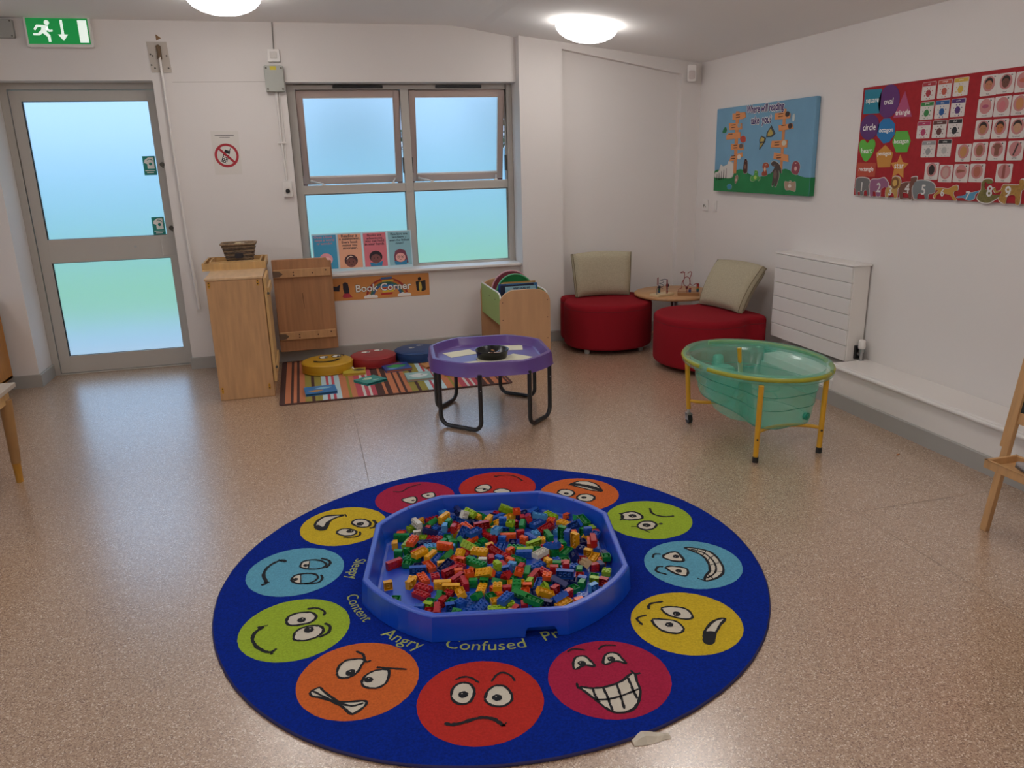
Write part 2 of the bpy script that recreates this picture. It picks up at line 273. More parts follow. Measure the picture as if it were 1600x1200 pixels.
RUG = [["red",-106.4,[["s",[[-0.437,0.508],[-0.338,0.578],[-0.202,0.566],[-0.049,0.433]],0.026],["s",[[0.155,0.459],[0.236,0.632],[0.339,0.691],[0.468,0.603],[0.536,0.468]],0.026],["w",[[-0.47,0.092],[-0.45,0.316],[-0.339,0.428],[-0.201,0.406],[-0.113,0.243],[-0.129,0.043],[-0.22,-0.075],[-0.369,-0.056]],0.032],["w",[[0.073,0.04],[0.111,0.24],[0.221,0.353],[0.368,0.339],[0.481,0.171],[0.492,-0.003],[0.369,-0.131],[0.211,-0.12],[0.11,-0.047]],0.029],["p",[-0.282,0.136],0.074],["p",[0.266,0.062],0.071],["s",[[-0.51,-0.51],[-0.409,-0.543],[-0.267,-0.518],[-0.106,-0.442],[0.057,-0.394],[0.227,-0.425],[0.358,-0.541],[0.39,-0.571]],0.04],["s",[[0.376,-0.581],[0.432,-0.502]],0.028]]],["orange",-136.1,[["s",[[-0.541,0.554],[-0.377,0.542],[-0.232,0.432],[-0.181,0.414],[-0.139,0.481]],0.03],["s",[[0.069,0.387],[0.173,0.424],[0.554,0.591]],0.029],["w",[[-0.417,-0.053],[-0.513,0.116],[-0.497,0.299],[-0.267,0.443],[-0.178,0.274],[-0.128,0.104],[-0.168,-0.056],[-0.283,-0.128]],0.031],["w",[[0.127,-0.051],[0.059,0.1],[0.094,0.287],[0.274,0.426],[0.408,0.297],[0.474,0.119],[0.415,-0.037],[0.249,-0.099]],0.031],["p",[-0.22,0.055],0.078],["p",[0.172,0.067],0.069],["w",[[-0.444,-0.637],[-0.401,-0.48],[-0.268,-0.509],[0.083,-0.58],[0.249,-0.511],[0.468,-0.363],[0.547,-0.431],[0.542,-0.579],[0.482,-0.697],[0.259,-0.643],[0.088,-0.63],[-0.207,-0.652],[-0.346,-0.693]],0.029],["s",[[-0.422,-0.597],[-0.13,-0.611],[0.103,-0.607],[0.366,-0.555],[0.488,-0.413]],0.023]]],["magenta",-76.4,[["s",[[-0.225,0.918],[-0.089,0.942],[0.065,0.808]],0.02],["s",[[0.273,0.707],[0.424,0.75],[0.602,0.644]],0.022],["w",[[-0.377,0.452],[-0.288,0.634],[-0.164,0.723],[-0.04,0.675],[-0.019,0.529],[-0.048,0.361],[-0.181,0.467]],0.029],["p",[-0.188,0.53],0.063],["w",[[0.121,0.314],[0.236,0.484],[0.383,0.533],[0.481,0.448],[0.472,0.292],[0.45,0.155],[0.347,0.288]],0.029],["p",[0.306,0.377],0.063],["w",[[-0.544,0.04],[-0.409,-0.078],[-0.183,-0.172],[0.102,-0.184],[0.408,-0.111],[0.315,-0.332],[0.21,-0.555],[-0.041,-0.777],[-0.233,-0.821],[-0.401,-0.747],[-0.476,-0.587],[-0.503,-0.349],[-0.538,-0.12]],0.028],["s",[[-0.541,0.147],[-0.587,0.028],[-0.532,0.02]],0.02],["s",[[0.404,-0.037],[0.415,-0.153],[0.507,-0.169]],0.023],["s",[[-0.523,-0.338],[-0.31,-0.441],[-0.082,-0.479],[0.235,-0.476]],0.018],["s",[[-0.389,-0.088],[-0.468,-0.301],[-0.487,-0.426]],0.018],["s",[[-0.235,-0.154],[-0.295,-0.354],[-0.354,-0.504],[-0.431,-0.705]],0.018],["s",[[0.008,-0.178],[-0.092,-0.426],[-0.243,-0.745]],0.018],["s",[[0.255,-0.159],[0.165,-0.392],[0.067,-0.656]],0.019]]],["yellow",-45.7,[["s",[[0.053,0.745],[0.243,0.79],[0.44,0.606]],0.031],["s",[[-0.478,0.657],[-0.332,0.822],[-0.137,0.715]],0.03],["w",[[0.196,0.552],[0.337,0.422],[0.406,0.162],[0.265,-0.022],[0.133,-0.039],[0.053,0.107],[0.054,0.36]],0.031],["p",[0.157,0.237],0.068],["w",[[-0.232,0.57],[-0.141,0.428],[-0.079,0.168],[-0.236,-0.032],[-0.42,0.016],[-0.477,0.233],[-0.394,0.436]],0.031],["p",[-0.236,0.236],0.07],["w",[[-0.336,-0.426],[-0.042,-0.383],[0.282,-0.438],[0.435,-0.587],[0.186,-0.567],[-0.102,-0.571],[-0.392,-0.609],[-0.471,-0.517]],0.034],["k",[[-0.313,-0.41],[-0.127,-0.408],[-0.074,-0.559],[-0.365,-0.605],[-0.483,-0.521]],0.0]]],["sky",-15.2,[["s",[[0.262,0.786],[0.422,0.721],[0.412,0.588]],0.031],["s",[[-0.428,0.621],[-0.296,0.805],[-0.127,0.749],[-0.108,0.64]],0.03],["w",[[0.293,0.566],[0.447,0.438],[0.48,0.236],[0.117,0.166],[0.127,0.402]],0.036],["p",[0.3,0.289],0.063],["w",[[-0.133,0.582],[-0.102,0.408],[-0.226,0.169],[-0.48,0.226],[-0.435,0.397],[-0.249,0.55]],0.034],["p",[-0.304,0.353],0.064],["w",[[0.693,0.015],[0.623,-0.249],[0.448,-0.485],[0.052,-0.581],[-0.362,-0.545],[-0.611,-0.34],[-0.705,-0.098],[-0.493,-0.165],[-0.283,-0.29],[0.102,-0.322],[0.38,-0.235],[0.589,-0.042]],0.035],["s",[[-0.705,-0.098],[-0.595,0.041]],0.03],["s",[[0.607,-0.088],[0.414,-0.34],[0.016,-0.448],[-0.36,-0.385],[-0.603,-0.161]],0.023],["s",[[0.623,-0.249],[0.448,-0.171]],0.024],["s",[[0.535,-0.41],[0.299,-0.274]],0.024],["s",[[0.33,-0.534],[0.102,-0.322]],0.023],["s",[[0.012,-0.58],[-0.094,-0.336]],0.023],["s",[[-0.364,-0.534],[-0.319,-0.283]],0.023],["s",[[-0.644,-0.28],[-0.458,-0.19]],0.023]]],["lime",15.2,[["s",[[0.441,-0.401],[0.17,-0.265],[-0.08,-0.368],[-0.195,-0.604]],0.035],["w",[[0.534,0.382],[0.577,0.268],[0.495,0.051],[0.269,0.015],[0.118,0.108],[0.163,0.317],[0.315,0.498]],0.039],["s",[[0.62,0.387],[0.428,0.411],[0.304,0.604]],0.03],["p",[0.333,0.209],0.087],["w",[[-0.122,0.44],[-0.028,0.199],[-0.144,0.025],[-0.328,0.041],[-0.438,0.264],[-0.335,0.453]],0.039],["p",[-0.225,0.252],0.085],["s",[[-0.08,0.594],[-0.17,0.453]],0.031],["s",[[-0.335,0.453],[-0.556,0.416]],0.03],["p",[-0.347,-0.074],0.039],["s",[[-0.328,0.041],[-0.347,-0.074]],0.026]]],["orange",45,[["w",[[0.455,-0.437],[0.392,-0.647],[0.303,-0.752],[0.101,-0.821],[-0.159,-0.748],[-0.346,-0.553],[-0.443,-0.41],[-0.206,-0.344],[0.078,-0.371],[0.369,-0.414]],0.036],["s",[[0.462,-0.483],[0.171,-0.526],[-0.128,-0.515],[-0.423,-0.437]],0.081],["s",[[0.482,-0.355],[0.47,-0.546]],0.028],["s",[[-0.439,-0.32],[-0.455,-0.468]],0.025],["w",[[0.521,0.165],[0.521,-0.013],[0.365,-0.114],[0.183,-0.064],[0.109,0.064],[0.144,0.247],[0.307,0.278],[0.462,0.216]],0.036],["p",[0.291,0.13],0.06],["w",[[-0.051,0.231],[-0.047,0.041],[-0.171,-0.076],[-0.357,-0.06],[-0.455,0.053],[-0.447,0.239],[-0.307,0.348],[-0.163,0.329]],0.038],["p",[-0.21,0.15],0.064]]],["red",75,[["s",[[0.102,-0.7],[0.03,-0.708],[-0.249,-0.771],[-0.511,-0.619],[-0.648,-0.366]],0.026],["s",[[0.094,-0.776],[0.028,-0.617]],0.022],["s",[[-0.59,-0.305],[-0.671,-0.406]],0.02],["w",[[0.57,0.12],[0.499,-0.081],[0.292,-0.177],[0.162,-0.012],[0.216,0.19],[0.395,0.329],[0.547,0.25]],0.031],["p",[0.343,0.161],0.041],["s",[[0.55,0.092],[0.364,0.082],[0.216,0.19]],0.025],["w",[[0.09,0.298],[-0.051,0.124],[-0.238,0.165],[-0.342,0.342],[-0.14,0.458]],0.028]]],["magenta",105,[["s",[[0.34,-0.664],[0.146,-0.539],[-0.139,-0.69],[-0.47,-0.715]],0.02],["w",[[0.346,-0.046],[0.172,-0.102],[-0.01,-0.059],[0.01,0.141],[0.143,0.298],[0.266,0.226]],0.029],["p",[0.109,0.131],0.04],["w",[[-0.188,-0.023],[-0.354,-0.092],[-0.52,-0.03],[-0.454,0.214],[-0.244,0.214]],0.028],["p",[-0.33,0.061],0.037]]],["yellow",134.5,[["w",[[0.352,-0.578],[0.116,-0.724],[-0.183,-0.722],[-0.427,-0.382],[-0.208,-0.466],[0.025,-0.441],[0.338,-0.255],[0.428,-0.367]],0.048],["k",[[0.337,-0.578],[0.259,-0.555],[0.277,-0.388],[0.052,-0.499],[0.025,-0.441],[0.338,-0.255],[0.443,-0.352]],0.0],["s",[[-0.485,-0.402],[-0.393,-0.262]],0.035],["w",[[-0.198,0.078],[-0.38,0.057],[-0.478,0.215],[-0.403,0.473],[-0.217,0.552],[-0.11,0.347]],0.037],["p",[-0.242,0.299],0.083],["w",[[0.35,0.102],[0.152,0.097],[0.069,0.263],[0.098,0.489],[0.276,0.529],[0.395,0.343]],0.037],["p",[0.154,0.341],0.078],["s",[[-0.543,0.432],[-0.451,0.604],[-0.265,0.699],[-0.179,0.638]],0.039],["s",[[0.063,0.554],[0.201,0.672],[0.354,0.6],[0.46,0.402]],0.032]]],["sky",164.5,[["s",[[0.564,-0.548],[0.462,-0.468],[0.179,-0.62],[-0.109,-0.649],[-0.331,-0.568],[-0.465,-0.434],[-0.384,-0.315]],0.041],["s",[[-0.498,-0.5],[-0.389,-0.402]],0.032],["s",[[0.45,-0.528],[0.451,-0.408]],0.034],["W",[[-0.196,0.057],[-0.349,0.071],[-0.395,0.195],[-0.156,0.239],[-0.1,0.14]],0.0],["W",[[0.375,0.032],[0.24,0.046],[0.19,0.164],[0.455,0.237],[0.483,0.137]],0.0],["s",[[-0.16,0.049],[-0.386,0.061],[-0.457,0.275],[-0.373,0.487],[-0.216,0.599],[-0.07,0.485],[-0.066,0.224],[-0.16,0.049]],0.03],["s",[[-0.395,0.195],[-0.095,0.244]],0.022],["s",[[0.411,0.025],[0.203,0.036],[0.124,0.237],[0.156,0.451],[0.323,0.548],[0.493,0.447],[0.522,0.199],[0.411,0.025]],0.03],["s",[[0.169,0.158],[0.487,0.246]],0.023],["p",[-0.215,0.165],0.056],["p",[0.356,0.101],0.053],["s",[[-0.512,0.414],[-0.429,0.585],[-0.291,0.663],[-0.103,0.624]],0.034],["s",[[0.182,0.583],[0.33,0.647],[0.499,0.592],[0.538,0.329]],0.033]]],["lime",-165.1,[["s",[[-0.391,-0.581],[-0.349,-0.507],[-0.247,-0.659],[-0.07,-0.74],[0.182,-0.733],[0.425,-0.633],[0.513,-0.537]],0.041],["s",[[-0.396,-0.511],[-0.365,-0.395]],0.028],["s",[[0.577,-0.554],[0.496,-0.515],[0.461,-0.432]],0.032],["w",[[-0.306,-0.069],[-0.458,0.023],[-0.467,0.224],[-0.346,0.425],[-0.157,0.449],[-0.041,0.31],[-0.077,0.086],[-0.166,-0.055]],0.038],["p",[-0.204,0.188],0.074],["w",[[0.275,-0.087],[0.105,0.004],[0.059,0.215],[0.163,0.414],[0.34,0.436],[0.477,0.291],[0.479,0.063],[0.373,-0.079]],0.035],["p",[0.19,0.214],0.087],["s",[[-0.529,0.377],[-0.441,0.558],[-0.249,0.638],[-0.138,0.586]],0.031],["s",[[0.13,0.526],[0.298,0.578],[0.467,0.487],[0.516,0.309]],0.034]]]]
